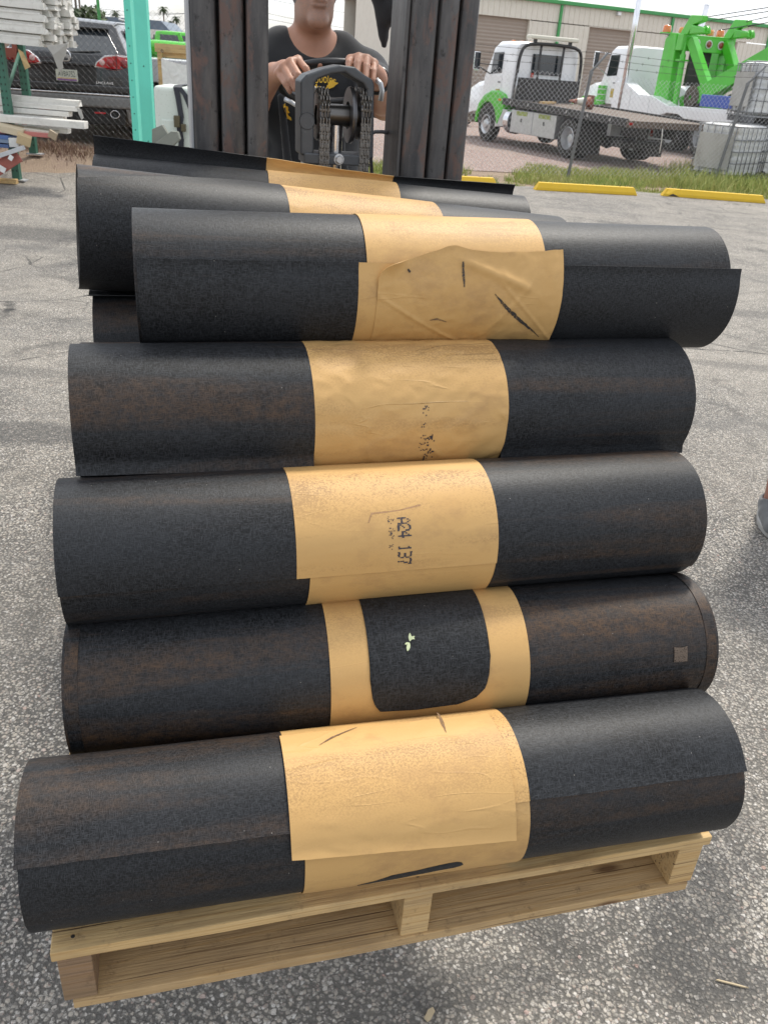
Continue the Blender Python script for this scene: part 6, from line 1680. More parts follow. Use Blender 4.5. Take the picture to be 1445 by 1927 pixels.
# lime mast: two columns, cross head, braces, boom
def beam(name, a, b, w, h, mat=lime, up=(0, 0, 1), parent=wk, bev=0.015): return MB().bar(a, b, w, h, up).build(name, mat, parent, bevel=bev)
col = []
for x in (0.45, BW - 0.45):
    s_ = 1 if x < 1 else -1
    m = MB(); m.prism([(x - 0.14, 4.55, 1.0), (x - 0.14, 5.35, 1.0), (x - 0.14, 5.30, 2.95), (x - 0.14, 5.05, 3.10), (x - 0.14, 4.78, 3.10), (x - 0.14, 4.70, 2.7)], (0.28, 0, 0)); m.build('mast_column', lime, wk, bevel=0.02)
    MB().cyl((x, 4.30, 1.15), (x, 4.42, 2.55), 0.085, n=18).build('boom_cylinder', lime, wk, autosmooth=40)
    MB().cyl((x, 4.42, 2.55), (x, 4.46, 3.0), 0.055, n=14).build('cylinder_rod', lime, wk, autosmooth=40)
    MB().box((x, 4.40, 2.40), (0.30, 0.26, 0.04)).build('cylinder_collar', lime, wk)
    MB().box((x - s_ * 0.12, 5.25, 3.10), (0.34, 0.34, 0.03)).build('beacon_shelf', lime, wk)
    q = MB(); q.lathe([(0.0001, 0.19), (0.09, 0.185), (0.115, 0.16), (0.125, 0.03), (0.125, 0.0)], 20, 'z', (x - s_ * 0.16, 5.28, 3.115)); q.build('beacon', ('lens', 0.85, 0.22, 0.02), wk, smooth=True)
    q = MB(); q.lathe([(0.0001, 0.15), (0.10, 0.145), (0.12, 0.10), (0.12, 0.0)], 20, 'z', (x + s_ * 0.30, 5.15, 3.13)); q.build('beacon', ('lens', 0.85, 0.30, 0.03), wk, smooth=True)
    # sheave head on top
    m = MB(); m.prism([(x + s_ * 0.03 - 0.09, 4.75, 3.05), (x + s_ * 0.03 - 0.09, 4.35, 3.55), (x + s_ * 0.03 - 0.09, 3.75, 3.52), (x + s_ * 0.03 - 0.09, 3.75, 3.38), (x + s_ * 0.03 - 0.09, 4.15, 3.30), (x + s_ * 0.03 - 0.09, 4.35, 3.05)], (0.18, 0, 0)); m.build('sheave_head', lime, wk, bevel=0.02)
    m = MB(); m.prism([(x + s_ * 0.03 - 0.13, 4.20, 3.30), (x + s_ * 0.03 - 0.13, 3.55, 3.22), (x + s_ * 0.03 - 0.13, 3.50, 3.08), (x + s_ * 0.03 - 0.13, 4.20, 3.05)], (0.26, 0, 0)); m.build('sheave_arm', lime, wk, bevel=0.03)
    q = MB(); q.lathe([(0.02, -0.05), (0.12, -0.05), (0.10, -0.02), (0.10, 0.02), (0.12, 0.05), (0.02, 0.05)], 20, 'x', (x + s_ * 0.03, 3.60, 3.16)); q.build('sheave', lime, wk, autosmooth=35)
beam('cross_head', (0.32, 4.55, 2.86), (BW - 0.32, 4.55, 2.86), 0.30, 0.42)
MB().box((BW / 2, 4.70, 2.2), (0.7, 0.10, 0.9)).build('winch_shroud', black, wk)
for i in range(3):
    x = BW / 2 - 0.42 + i * 0.42
    q = MB(); q.lathe([(0.0001, -0.03), (0.07, -0.028), (0.085, 0.0)], 18, 'y', (x, 4.385, 2.86)); o = q.build('round_lamp', ('lens', 0.35, 0.04, 0.03), wk, smooth=True)
    q = MB(); q.lathe([(0.085, -0.012), (0.115, -0.012), (0.115, 0.01)], 18, 'y', (x, 4.39, 2.86)); q.build('lamp_ring', ('plain', 0.6, 0.6, 0.58), o, smooth=True)
beam('brace', (0.62, 4.40, 2.95), (1.05, 3.10, 1.15), 0.26, 0.24); beam('brace', (BW - 0.62, 4.40, 2.95), (BW - 0.35, 3.10, 1.15), 0.26, 0.24)
# the long boom, raised towards the rear
beam('boom', (0.80, 4.35, 1.22), (1.72, -1.6, 4.05), 0.38, 0.44)
for (xa_, za_) in ((0.55, 3.50), (0.66, 3.42), (BW - 0.6, 3.48), (BW - 0.5, 3.36), (1.0, 3.2)):
    MB().tube([(xa_, 3.75, za_), (xa_ * 0.5 + 0.9, 1.0, za_ + 0.28), (1.7, -1.55, 4.25)], 0.012, 6).build('winch_cable', black, wk, smooth=True)
m = MB(); m.lathe([(0.10, -0.35), (0.30, -0.35), (0.30, -0.32), (0.20, -0.31), (0.22, 0.0), (0.20, 0.31), (0.30, 0.32), (0.30, 0.35), (0.10, 0.35)], 24, 'x', (BW / 2 - 0.1, 4.0, 1.5)); m.build('winch_drum', ('plain', 0.09, 0.075, 0.06, 0.7), wk, autosmooth=40)
for (x, y, z, r) in ((0.75, 3.9, 1.45, 0.30), (1.5, 3.0, 1.35, 0.28)):
    m = MB(); m.lathe([(0.06, -0.12), (r, -0.12), (r * 1.05, 0), (r, 0.12), (0.06, 0.12)], 20, 'x', (x, y, z)); m.build('recovery_tyre', ('plain', 0.10, 0.08, 0.065, 0.9), wk, autosmooth=40)
bx_ = MB().box((0.36, 1.85, 1.42), (0.62, 1.35, 0.30)).build('tool_chest', ('paint', 0.03, 0.085, 0.42, 0.35, 0.15), None, bevel=0.015)
bx_.matrix_basis = wk.matrix_basis.copy(); tag(bx_, 'blue steel tool chest sitting on the tow truck body', 'tool chest')
MB().box((0.2, 0.49, 1.0), (0.10, 0.03, 0.12)).build('tail_lamp', ('lens', 0.6, 0.03, 0.02), wk, bevel=0.01)
MB().box((BW / 2, 0.45, 0.80), (BW, 0.12, 0.24)).build('rear_bumper', black, wk, bevel=0.02)

# ================================================================== white pickup with green crane behind the mast
pk = thing('pickup_truck', 'white pickup with a small green crane parked by the warehouse', 'pickup', (1.05, 33.5, 0), R_(12))
MB().box((0, 0.0, 0.88), (1.9, 2.2, 0.52)).build('bed', white, pk, bevel=0.05)
MB().box((0, 2.3, 0.86), (1.9, 2.4, 0.60)).build('cab_base', white, pk, bevel=0.08)
m = MB(); loft(m, [cab_ring(1.15, 0.84, 1.1, 1.78), cab_ring(1.5, 0.86, 1.1, 1.85), cab_ring(2.5, 0.84, 1.1, 1.83), cab_ring(3.1, 0.78, 1.1, 1.2, 0.04)]); m.build('cab', white, pk, autosmooth=40)
MB().box((0, 1.13, 1.5), (1.3, 0.02, 0.36)).build('rear_window', 'glass_dark', pk)
for sx in (-1, 1):
    MB().box((sx * 0.91, -1.105, 0.98), (0.09, 0.03, 0.28)).build('tail_lamp', ('lens', 0.5, 0.03, 0.02), pk)
    for y in (-0.3, 3.0): tyre_wheel(pk, (sx * 0.82, y, 0.38), 0.38, 0.24, 'alu', dirs=sx)
MB().box((0, -1.14, 0.56), (1.9, 0.10, 0.16)).build('rear_bumper', 'chrome', pk, bevel=0.02)
MB().tube([(-0.2, 0.3, 1.1), (-0.15, 0.2, 1.6), (0.25, -0.3, 2.15)], [0.13, 0.12, 0.07], 8).build('crane_arm', lime, pk)
# ================================================================== storage rack on the left
rgreen = ('paint', 0.028, 0.13, 0.085, 0.5, 0.35); rred = ('paint', 0.36, 0.10, 0.075, 0.55, 0.45)
RX, RY0, RY1 = -4.98, 11.15, 12.25
rack = thing('storage_rack', 'dark green steel storage rack with red beams holding trim boards', 'rack', (RX, RY0, 0))
def upright(x, y):
    z0 = gz(RX + x, RY0 + y)
    m = MB(); w, d = 0.095, 0.075
    m.prism([(x - w / 2, y - d / 2, z0), (x + w / 2, y - d / 2, z0), (x + w / 2, y + d / 2, z0), (x + w / 2 - 0.01, y + d / 2, z0), (x + w / 2 - 0.01, y - d / 2 + 0.006, z0), (x - w / 2 + 0.01, y - d / 2 + 0.006, z0), (x - w / 2 + 0.01, y + d / 2, z0), (x - w / 2, y + d / 2, z0)], (0, 0, 3.4 - z0))
    u = m.build('upright', rgreen, rack)
    q = MB()
    z = z0 + 0.12
    while z < 3.3:
        for dx in (-0.025, 0.025): q.box((x + dx, y - d / 2 - 0.001, z), (0.012, 0.004, 0.022))
        z += 0.075
    tag(q.build('punched_holes', ('plain', 0.008, 0.008, 0.008), u), kind='stuff')
    MB().box((x + 0.02, y, z0 + 0.008), (0.20, 0.14, 0.014)).build('foot_plate', ('galv', 0.4), u)
xb_ = WY(65, 293, RY1).x - RX
for x in (0, -2.5): upright(x, 0.0); upright(x + xb_, RY1 - RY0)
for z in (0.66, 1.52, 2.35):
    for (y, dx) in ((0, 0), (RY1 - RY0, xb_)):
        MB().box((-1.25 + dx, y - 0.045, z), (2.42, 0.045, 0.11)).build('beam', rred, rack, bevel=0.004)
        MB().box((-0.055 + dx, y - 0.05, z + 0.02), (0.05, 0.07, 0.22)).build('beam_connector', rred, rack, bevel=0.004)
for z in (0.5, 1.1, 1.9):
    MB().bar((0, 0.03, z), (xb_, RY1 - RY0 - 0.03, z + 0.45), 0.03, 0.03).build('brace', rgreen, rack)
MB().box((-1.25, 0.02, 0.30), (2.42, 0.05, 0.09)).build('beam', ('paint', 0.42, 0.13, 0.09, 0.6, 0.5), rack, bevel=0.004)

@material
def trim_white():
    k = NT('primed_trim'); v = k.coord('Object', rnd=5); st = k.noise(k.coord('Object', (1.2, 30, 30), rnd=5), 1, 5); n = k.noise(v, 12, 5, 0.7)
    c = k.mix(st, (0.52, 0.50, 0.46), (0.76, 0.74, 0.69)); c = k.mix(k.ramp(n, [(0.5, 0), (0.75, 0.5)]), c, (0.36, 0.34, 0.30))
    k.set(col=c, rough=0.6, normal=k.bump(n, 0.1, 0.003)); return k.m
PROF = [(0, 0), (0.10, 0), (0.115, 0.012), (0.115, 0.03), (0.09, 0.042), (0.085, 0.058), (0.055, 0.066), (0.045, 0.078), (0, 0.078)]
def board(end, ln, droop, hs, lab, grp, prof=PROF, flip=False, yaw=0.0, roll=0.0, mat='trim_white', zmid=None):
    # end: world position of the right-hand end; runs to the left
    o = thing('timber_batten', lab, 'board', end, yaw, grp, rot=(roll, 0, yaw))
    m = MB(); n = 8; k = len(prof)
    for i in range(n + 1):
        t = i / n; x = -ln * t; dz = droop * (min(1, t / 0.45)) ** 1.6
        for (y, z) in prof:
            e = 0.025 * mnoise.noise((y * 40, z * 50, end[2] * 9)) if i == 0 else 0
            m.v.append((x + e, (y if not flip else 0.115 - y), z * hs + dz))
    for i in range(n):
        for j in range(k): m.f.append((i * k + j, i * k + (j + 1) % k, (i + 1) * k + (j + 1) % k, (i + 1) * k + j))
    m.f += [tuple(range(k - 1, -1, -1)), tuple(n * k + j for j in range(k))]
    m.build('moulding', mat, o)
    return o
up_lab, up_grp = 'pale moulded trim board with a rough cut end in the high stack', 'trim boards in the high stack'
for c_, (yy, pxe) in enumerate(((11.05, 80), (11.20, 100), (11.35, 112), (11.50, 128), (11.63, 137))):
    for r_ in range(10):
        pyb = 88 - r_ * 11.5 + (2 if c_ else 0)
        e = WY(pxe + random.uniform(-6, 6) - (8 if r_ > 5 else 0) * (c_ > 2), pyb, yy)
        board((e.x, e.y, e.z), 3.2, 0.07, 0.92, 'pale trim board, %s from the bottom in the %s row of the high stack' % (ORD[r_], ('front', 'second', 'middle', 'fourth', 'rear')[c_]) if r_ else 'pale trim board at the bottom of the %s row of the high stack' % ('front', 'second', 'middle', 'fourth', 'rear')[c_], up_grp, flip=(r_ + c_) % 2 == 1, roll=random.uniform(-0.03, 0.03), yaw=random.uniform(-0.015, 0.015))
SQ = [(0, 0), (0.10, 0), (0.10, 0.08), (0.085, 0.08), (0.085, 0.015), (0, 0.015)]
FL_ = [(0, 0), (0.13, 0), (0.13, 0.055), (0.12, 0.062), (0.01, 0.062), (0, 0.055)]
mids = [(160, 243, 11.02, FL_, 1.35, 'thickest white trim board, reaching farthest out of the middle shelf'), (148, 201, 11.28, FL_, 1.1, 'topmost white trim board on the middle shelf'),
        (143, 210, 11.24, FL_, 0.9, 'second white trim board from the top of the middle shelf'), (130, 220, 11.22, FL_, 0.9, 'third white trim board from the top of the middle shelf'),
        (120, 230, 11.24, FL_, 0.9, 'recessed white trim board between the longer ones on the middle shelf'), (128, 252, 11.14, FL_, 0.9, 'lowest white trim board on the middle shelf')]
for (pxe, pyb, yy, pr, hs, lab) in mids:
    e = WY(pxe, pyb, yy); board((e.x, e.y, e.z), 3.0, 0.015, hs, lab, 'trim boards on the middle shelf', pr)
# torn strips hanging from the stacks
def strip(name, label, cat, pix, y, mat, th=0.006, jut=0.04):
    P = [WY(px, py, y - jut * i / len(pix)) for i, (px, py) in enumerate(pix)]
    c = P[0]; m = MB(); m.prism([p - c for p in P], (0.0, th, 0)); o = m.build(name, mat, None, bevel=0.001); o.location = c; return tag(o, label, cat)
strip('hanging_sheet', 'torn grey plastic sheet hanging off the high stack of trim boards', 'sheet', [(88, 86), (128, 82), (125, 100), (118, 118), (120, 128), (112, 136), (105, 118), (100, 104)], 11.0, ('plain', 0.33, 0.31, 0.28))
strip('cardboard_strip', 'brown cardboard strip dangling beside the tail lamp', 'cardboard', [(34, 92), (44, 98), (58, 126), (48, 131), (41, 112)], 10.95, ('plain', 0.42, 0.29, 0.13))
strip('hanging_sheet', 'curled grey wrapper hanging off the end of the middle shelf boards', 'sheet', [(145, 203), (153, 206), (158, 222), (154, 226), (149, 216)], 11.05, ('plain', 0.38, 0.36, 0.33))
# clutter on the low shelf
def slab(name, label, cat, px, py, y, size, rot, mat, bevel=0.004, grp=None):
    c = WY(px, py, y); o = MB().box((0, 0, 0), size, Euler(rot).to_matrix()).build(name, mat, None, bevel=bevel); o.location = c; return tag(o, label, cat, grp)
slab('red_strip', 'faded red strip of trim lying on the low shelf', 'trim strip', 72, 253, 11.0, (0.42, 0.08, 0.05), (0, 0.02, 0.1), ('paint', 0.5, 0.16, 0.14, 0.6, 0.4))
slab('cardboard_tray', 'crushed white cardboard tray on the low shelf', 'cardboard', 80, 245, 11.1, (0.40, 0.2, 0.03), (0.1, 0.05, 0.05), ('plain', 0.55, 0.51, 0.43))
slab('cardboard_tray', 'torn brown cardboard flap hanging at the shelf end', 'cardboard', 100, 254, 10.95, (0.10, 0.03, 0.09), (0.2, 0.5, 0.1), ('plain', 0.36, 0.28, 0.19))
slab('cardboard_box', 'ripped open cardboard box jutting from the low shelf', 'box', 22, 243, 11.0, (0.34, 0.2, 0.08), (0.1, 0.15, 0.1), ('plain', 0.56, 0.47, 0.33))
slab('paper_pack', 'white wrapped pack beside the green upright', 'pack', 28, 268, 10.9, (0.11, 0.1, 0.10), (0, 0, 0.2), ('plain', 0.6, 0.6, 0.58))
slab('cardboard_tray', 'tan cardboard scrap poking out under the red strip', 'cardboard', 46, 262, 10.9, (0.16, 0.14, 0.11), (0.2, 0.3, 0.4), ('plain', 0.50, 0.38, 0.22))
for i, (py, c_) in enumerate(((256, (0.06, 0.13, 0.32)), (263, (0.16, 0.22, 0.32)), (272, (0.05, 0.10, 0.24)))):
    slab('blue_carton', ('bright blue', 'pale blue', 'navy blue')[i] + ' flat carton stacked on the low shelf', 'carton', 6, py, 11.0, (0.26, 0.3, 0.042), (0, 0.02, 0.02 * i), ('paint', *c_, 0.4, 0.3), grp='blue cartons on the low shelf')
st_ = slab('metal_channel', 'grey ribbed metal channel sloping up off the low red beam', 'channel', 18, 287, 10.75, (0.40, 0.05, 0.05), (0, -0.35, 0.1), ('galv', 0.5))
slab('price_tag', 'white paper tag stuck on the red beam', 'tag', 21, 297, 10.72, (0.05, 0.004, 0.06), (0, 0.6, 0.1), ('plain', 0.7, 0.7, 0.68), 0.001)
slab('price_tag', 'crumpled white paper hanging under the red beam', 'tag', 4, 318, 10.72, (0.09, 0.006, 0.07), (0.1, 0.5, 0.1), ('plain', 0.7, 0.7, 0.68), 0.001)
m = MB(); a, b = WY(-30, 335, 10.78), WY(36, 292, 10.80); m.bar(a - a, b - a, 0.03, 0.15); o = m.build('loose_beam', rred, None, bevel=0.006); o.location = a; tag(o, 'loose red steel beam leaning up to the green upright', 'beam')
slab('timber_offcut', 'short orange timber offcut on the asphalt by the rack foot', 'timber', 6, 342, 11.0, (0.36, 0.09, 0.055), (0, 0, 0.05), ('pallet_wood', -0.2)).location.z = gz(-5.2, 11.0) + 0.03

# ================================================================== teal posts
tealm = ('paint', 0.12, 0.60, 0.46, 0.45, 0.15)
tl = thing('teal_rack_frame', 'tall teal steel rack frame with two close posts beside the parked car', 'rack frame', (-2.45, 8.4, 0))
def cpost(px0, px1, py, y, d, holes=False):
    a, b = WY(px0, py, y), WY(px1, py, y); x0, x1 = a.x + 2.45, b.x + 2.45; y0 = y - 8.4
    m = MB(); th = 0.008; lip = 0.022
    m.prism([(x0, y0, 0.0), (x1, y0, 0.0), (x1, y0 + d, 0.0), (x1 - lip, y0 + d, 0), (x1 - lip, y0 + d - th, 0), (x1 - th, y0 + d - th, 0.0), (x1 - th, y0 + th, 0.0), (x0 + th, y0 + th, 0.0), (x0 + th, y0 + d - th, 0), (x0 + lip, y0 + d - th, 0), (x0 + lip, y0 + d, 0), (x0, y0 + d, 0.0)], (0, 0, 3.6))
    p = m.build('post', tealm, tl)
    q = MB(); z = 0.2 if holes else 0.33
    while z < 3.4:
        q.box(((x0 + x1) / 2, y0 - 0.0005, z), (0.010, 0.004, 0.010)); z += 0.15 if holes else 0.61
    tag(q.build('punched_holes', ('plain', 0.02, 0.06, 0.05), p), kind='stuff')
    MB().box(((x0 + x1) / 2, y0 + d / 2, 0.006), (0.18, 0.16, 0.012)).build('foot_plate', tealm, p)
cpost(261, 284, 150, 8.25, 0.075); cpost(243, 255, 150, 9.2, 0.11, True)
for z in (0.35, 0.75):
    MB().bar((-0.02, -0.07, z), (-0.11, 0.36, z), 0.03, 0.03).build('brace', tealm, tl)

# ================================================================== cars
def car_body(t, L_, Wd, Hh, belt, col, gl='glass_dark', suv=True, hoodz=1.0, roof_col=None):
    w = Wd / 2; z0 = 0.24
    def ring(y, hw, zb, zt, cr=0.10):
        return [(-hw * 0.92, y, zb), (-hw, y, zb + 0.14), (-hw, y, zt - cr * 1.4), (-hw * 0.975, y, zt - cr * 0.4), (-hw * 0.92, y, zt), (hw * 0.92, y, zt), (hw * 0.975, y, zt - cr * 0.4), (hw, y, zt - cr * 1.4), (hw, y, zb + 0.14), (hw * 0.92, y, zb)]
    m = MB()
    R1 = [ring(0.0, w * 0.90, z0 + 0.10, belt - 0.12), ring(0.06, w * 0.97, z0 + 0.02, belt - 0.02), ring(0.30, w, z0, belt), ring(1.2, w * 1.01, z0, belt + 0.01), ring(2.6, w, z0, belt), ring(L_ - 1.45, w * 0.99, z0, belt - 0.02), ring(L_ - 0.75, w * 0.96, z0, hoodz), ring(L_ - 0.2, w * 0.88, z0, hoodz - 0.12), ring(L_, w * 0.78, z0 + 0.06, hoodz - 0.28)]
    loft(m, R1); b = m.build('body', col, t, autosmooth=50, bevel=0.02, seg=2)
    return b
def greenhouse(t, secs, belt, col, glass='glass_dark'):
    def ring(y, hb, ht, zt):
        return [(-hb, y[0], belt - 0.03), (-ht * 1.0, y[1], zt - 0.05), (-ht * 0.93, y[1], zt), (0, y[1], zt + 0.02), (ht * 0.93, y[1], zt), (ht, y[1], zt - 0.05), (hb, y[0], belt - 0.03)]
    m = MB(); loft(m, [ring(*s) for s in secs]); return m.build('roof', col, t, autosmooth=40, bevel=0.015)
SUV = thing('parked_car', 'black sport utility car parked with its tailgate to the chain link fence', 'car', (-5.10, 13.62, 0.36), R_(11))
bk = ('paint', 0.006, 0.0065, 0.008, 0.22, 0.03, 0.0, 0.35); gy = ('paint', 0.16, 0.165, 0.165, 0.5, 0.2)
BELT = 1.22; SW = 1.90
car_body(SUV, 4.95, SW, 1.65, BELT, bk, hoodz=1.02)
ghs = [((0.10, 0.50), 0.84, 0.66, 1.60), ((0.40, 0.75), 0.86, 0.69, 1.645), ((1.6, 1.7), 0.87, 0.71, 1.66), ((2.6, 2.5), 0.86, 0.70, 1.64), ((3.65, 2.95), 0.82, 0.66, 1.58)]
gho = greenhouse(SUV, ghs, BELT, ('paint', 0.02, 0.021, 0.024, 0.22, 0.03, 0.0, 0.6))  # roof paint lighter than the body: sky reflection put into the colour
# rear glass on the sloped tailgate
def tg(x, t_): # point on the rear plane: t_=0 belt, 1 roof
    return Vector((x, 0.10 + 0.40 * t_ - 0.014, BELT - 0.03 + (1.55 - BELT + 0.03) * t_))
m = MB(); pts_ = [tg(-0.70, 0.12), tg(-0.52, 0.90), tg(0.52, 0.90), tg(0.70, 0.12), tg(0.60, 0.02), tg(-0.60, 0.02)]
m.prism(pts_, (0, -0.006, -0.002)); m.build('rear_window', 'glass_dark', gho)
MB().bar(tg(-0.55, 0.96) + Vector((0, -0.02, 0)), tg(0.55, 0.96) + Vector((0, -0.02, 0)), 0.16, 0.03, (0, 0, 1)).build('roof_spoiler', bk, gho, bevel=0.01)
wv = MB(); wv.tube([tg(0.0, 0.03) + Vector((0, -0.02, 0)), tg(0.20, 0.08) + Vector((0, -0.02, 0)), tg(0.46, 0.14) + Vector((0, -0.02, 0))], [0.014, 0.011, 0.006], 6); wv.build('rear_wiper', ('plain', 0.012, 0.012, 0.012), gho)
for sx in (-1, 1):
    m = MB(); x = sx * 0.865
    for (y0, y1) in ((0.75, 1.65), (1.75, 2.75)):
        q = MB(); q.prism([(sx * 0.862, y0 - 0.12, BELT + 0.02), (sx * 0.862, y1, BELT + 0.02), (sx * 0.735, y1 - 0.05, 1.56), (sx * 0.735, y0 + 0.05, 1.56)], (sx * 0.012, 0, 0.004)); q.build('side_window', 'glass_dark', gho)
    tyre_wheel(SUV, (sx * 0.84, 0.95, 0.36), 0.36, 0.25, 'alu', dirs=sx); tyre_wheel(SUV, (sx * 0.84, 3.95, 0.36), 0.36, 0.25, 'alu', dirs=sx)
    # tail lamp: chrome surround, red lens, two round lamps
    def tl_(x, z, d): return Vector((sx * x, -0.035 - d + 0.10 * max(0, x - 0.72) / 0.25, z))
    sh_ = [(0.36, 1.03), (0.40, 1.10), (0.52, 1.19), (0.70, 1.215), (0.90, 1.195), (0.955, 1.16), (0.95, 1.06), (0.90, 1.01), (0.60, 1.005)]
    m = MB(); m.prism([tl_(x, z, 0) for x, z in sh_], (0, 0.09, 0)); lm = m.build('tail_lamp', 'chrome', SUV, bevel=0.008)
    c0_ = Vector((0.66, 0, 1.105))
    m = MB(); m.prism([tl_(c0_.x + (x - c0_.x) * 0.90, c0_.z + (z - c0_.z) * 0.80, 0.008) for x, z in sh_], (0, 0.02, 0)); m.build('red_lens', ('lens', 0.62, 0.018, 0.022), lm, bevel=0.006)
    for (x, r, mt) in ((0.80, 0.055, ('lens', 0.28, 0.01, 0.015)), (0.60, 0.050, ('lens', 0.40, 0.012, 0.016)), (0.485, 0.038, ('plain', 0.62, 0.42, 0.40, 0.2))):
        q = MB(); c = tl_(x, 1.10, 0.012); q.lathe([(0.0001, -0.012), (r * 0.7, -0.010), (r, -0.002), (r * 1.05, 0.004)], 18, 'y', c); q.build('round_lamp', mt, lm, smooth=True)
    MB().box(tl_(0.69, 1.10, 0.010), (0.008, 0.02, 0.17)).build('lens_split', ('plain', 0.05, 0.01, 0.01), lm)
# tailgate details
MB().box((0, -0.012, 0.905), (0.78, 0.03, 0.30)).build('plate_recess', ('paint', 0.008, 0.008, 0.009, 0.3, 0.1), SUV, bevel=0.03, seg=3)
MB().box((0, -0.035, 1.055), (0.74, 0.06, 0.045)).build('plate_handle', bk, SUV, bevel=0.015, seg=3)
pl = MB().box((-0.03, -0.034, 0.90), (0.305, 0.008, 0.152)).build('licence_plate', ('plain', 0.52, 0.54, 0.46, 0.4), SUV, bevel=0.006)
tv, tf = text_geo('AVBA752', 0.082)
m = MB(); m.add([(v.x * 0.72 - 0.03, -0.0395, v.y * 1.25 + 0.915) for v in tv], tf); m.build('plate_lettering', ('plain', 0.05, 0.08, 0.07), pl, normals=False)
MB().box((-0.03, -0.0392, 0.842), (0.27, 0.001, 0.022)).build('plate_stripe', ('plain', 0.22, 0.10, 0.28), pl)
MB().box((-0.03, -0.0394, 0.862), (0.27, 0.001, 0.012)).build('plate_stripe', ('plain', 0.55, 0.38, 0.16), pl)
em = MB(); em.lathe([(0.062, -0.012), (0.076, -0.014), (0.080, -0.006), (0.078, 0.0), (0.060, 0.0), (0.062, -0.012)], 28, 'y', (-0.02, -0.045, 1.155)); emo = em.build('emblem', 'chrome', SUV, smooth=True)
for i in range(3):
    q = MB(); x = -0.058 + i * 0.028; z = 1.165 - i * 0.010
    q.prism([(x, -0.052, z + 0.030), (x + 0.026, -0.052, z + 0.030), (x + 0.034, -0.052, z - 0.010), (x + 0.020, -0.052, z - 0.038), (x + 0.006, -0.052, z - 0.006)], (0, 0.006, 0)); q.build('shield', 'chrome', emo)
tv, tf = text_geo('ENCLAVE', 0.062, 0.004)
m = MB(); m.add([(v.x * 0.95 + 0.50, -0.040 + v.z * 0.5, v.y * 0.75 + 0.83) for v in tv], tf); m.build('name_badge', 'chrome', SUV, normals=False)
MB().box((0, -0.045, 0.745), (SW * 0.93, 0.10, 0.11)).build('bumper_step', bk, SUV, bevel=0.03, seg=3)
for x in (-0.66, 0.66): MB().box((x, -0.096, 0.745), (0.008, 0.006, 0.11)).build('panel_gap', ('plain', 0.004, 0.004, 0.004), SUV)
MB().box((0, -0.072, 0.676), (SW * 0.95, 0.075, 0.022)).build('chrome_strip', 'chrome', SUV, bevel=0.008)
MB().box((0, -0.05, 0.58), (SW * 0.96, 0.13, 0.165)).build('lower_bumper', gy, SUV, bevel=0.035, seg=3)
MB().box((0, 0.02, 0.38), (SW * 0.80, 0.12, 0.24)).build('rear_valance', ('plain', 0.012, 0.012, 0.012), SUV, bevel=0.02)
for sx in (-1, 1):
    m = MB(); m.lathe([(0.044, 0.06), (0.047, -0.06), (0.052, -0.065), (0.056, -0.06), (0.056, 0.06)], 24, 'y', (sx * 0.62, -0.06, 0.42)); m.v = [((v[0] - sx * 0.62) * 1.25 + sx * 0.62, v[1], v[2]) for v in m.v]; ex = m.build('exhaust_tip', 'chrome', SUV, smooth=True)
    MB().box((sx * 0.40, -0.045, 0.425), (0.16, 0.02, 0.025)).build('reflector', ('lens', 0.6, 0.02, 0.03), SUV, bevel=0.004)
    m = MB(); m.prism([(sx * 0.78, -0.10, 0.50), (sx * 0.92, -0.06, 0.50), (sx * 0.90, -0.02, 0.28), (sx * 0.80, -0.02, 0.30)], (0, 0.12, 0)); m.build('bumper_corner', gy, SUV, bevel=0.02)
    MB().box((sx * 0.70, 1.6, 1.68), (0.03, 2.0, 0.03)).build('roof_rail', 'alu', SUV, bevel=0.01)

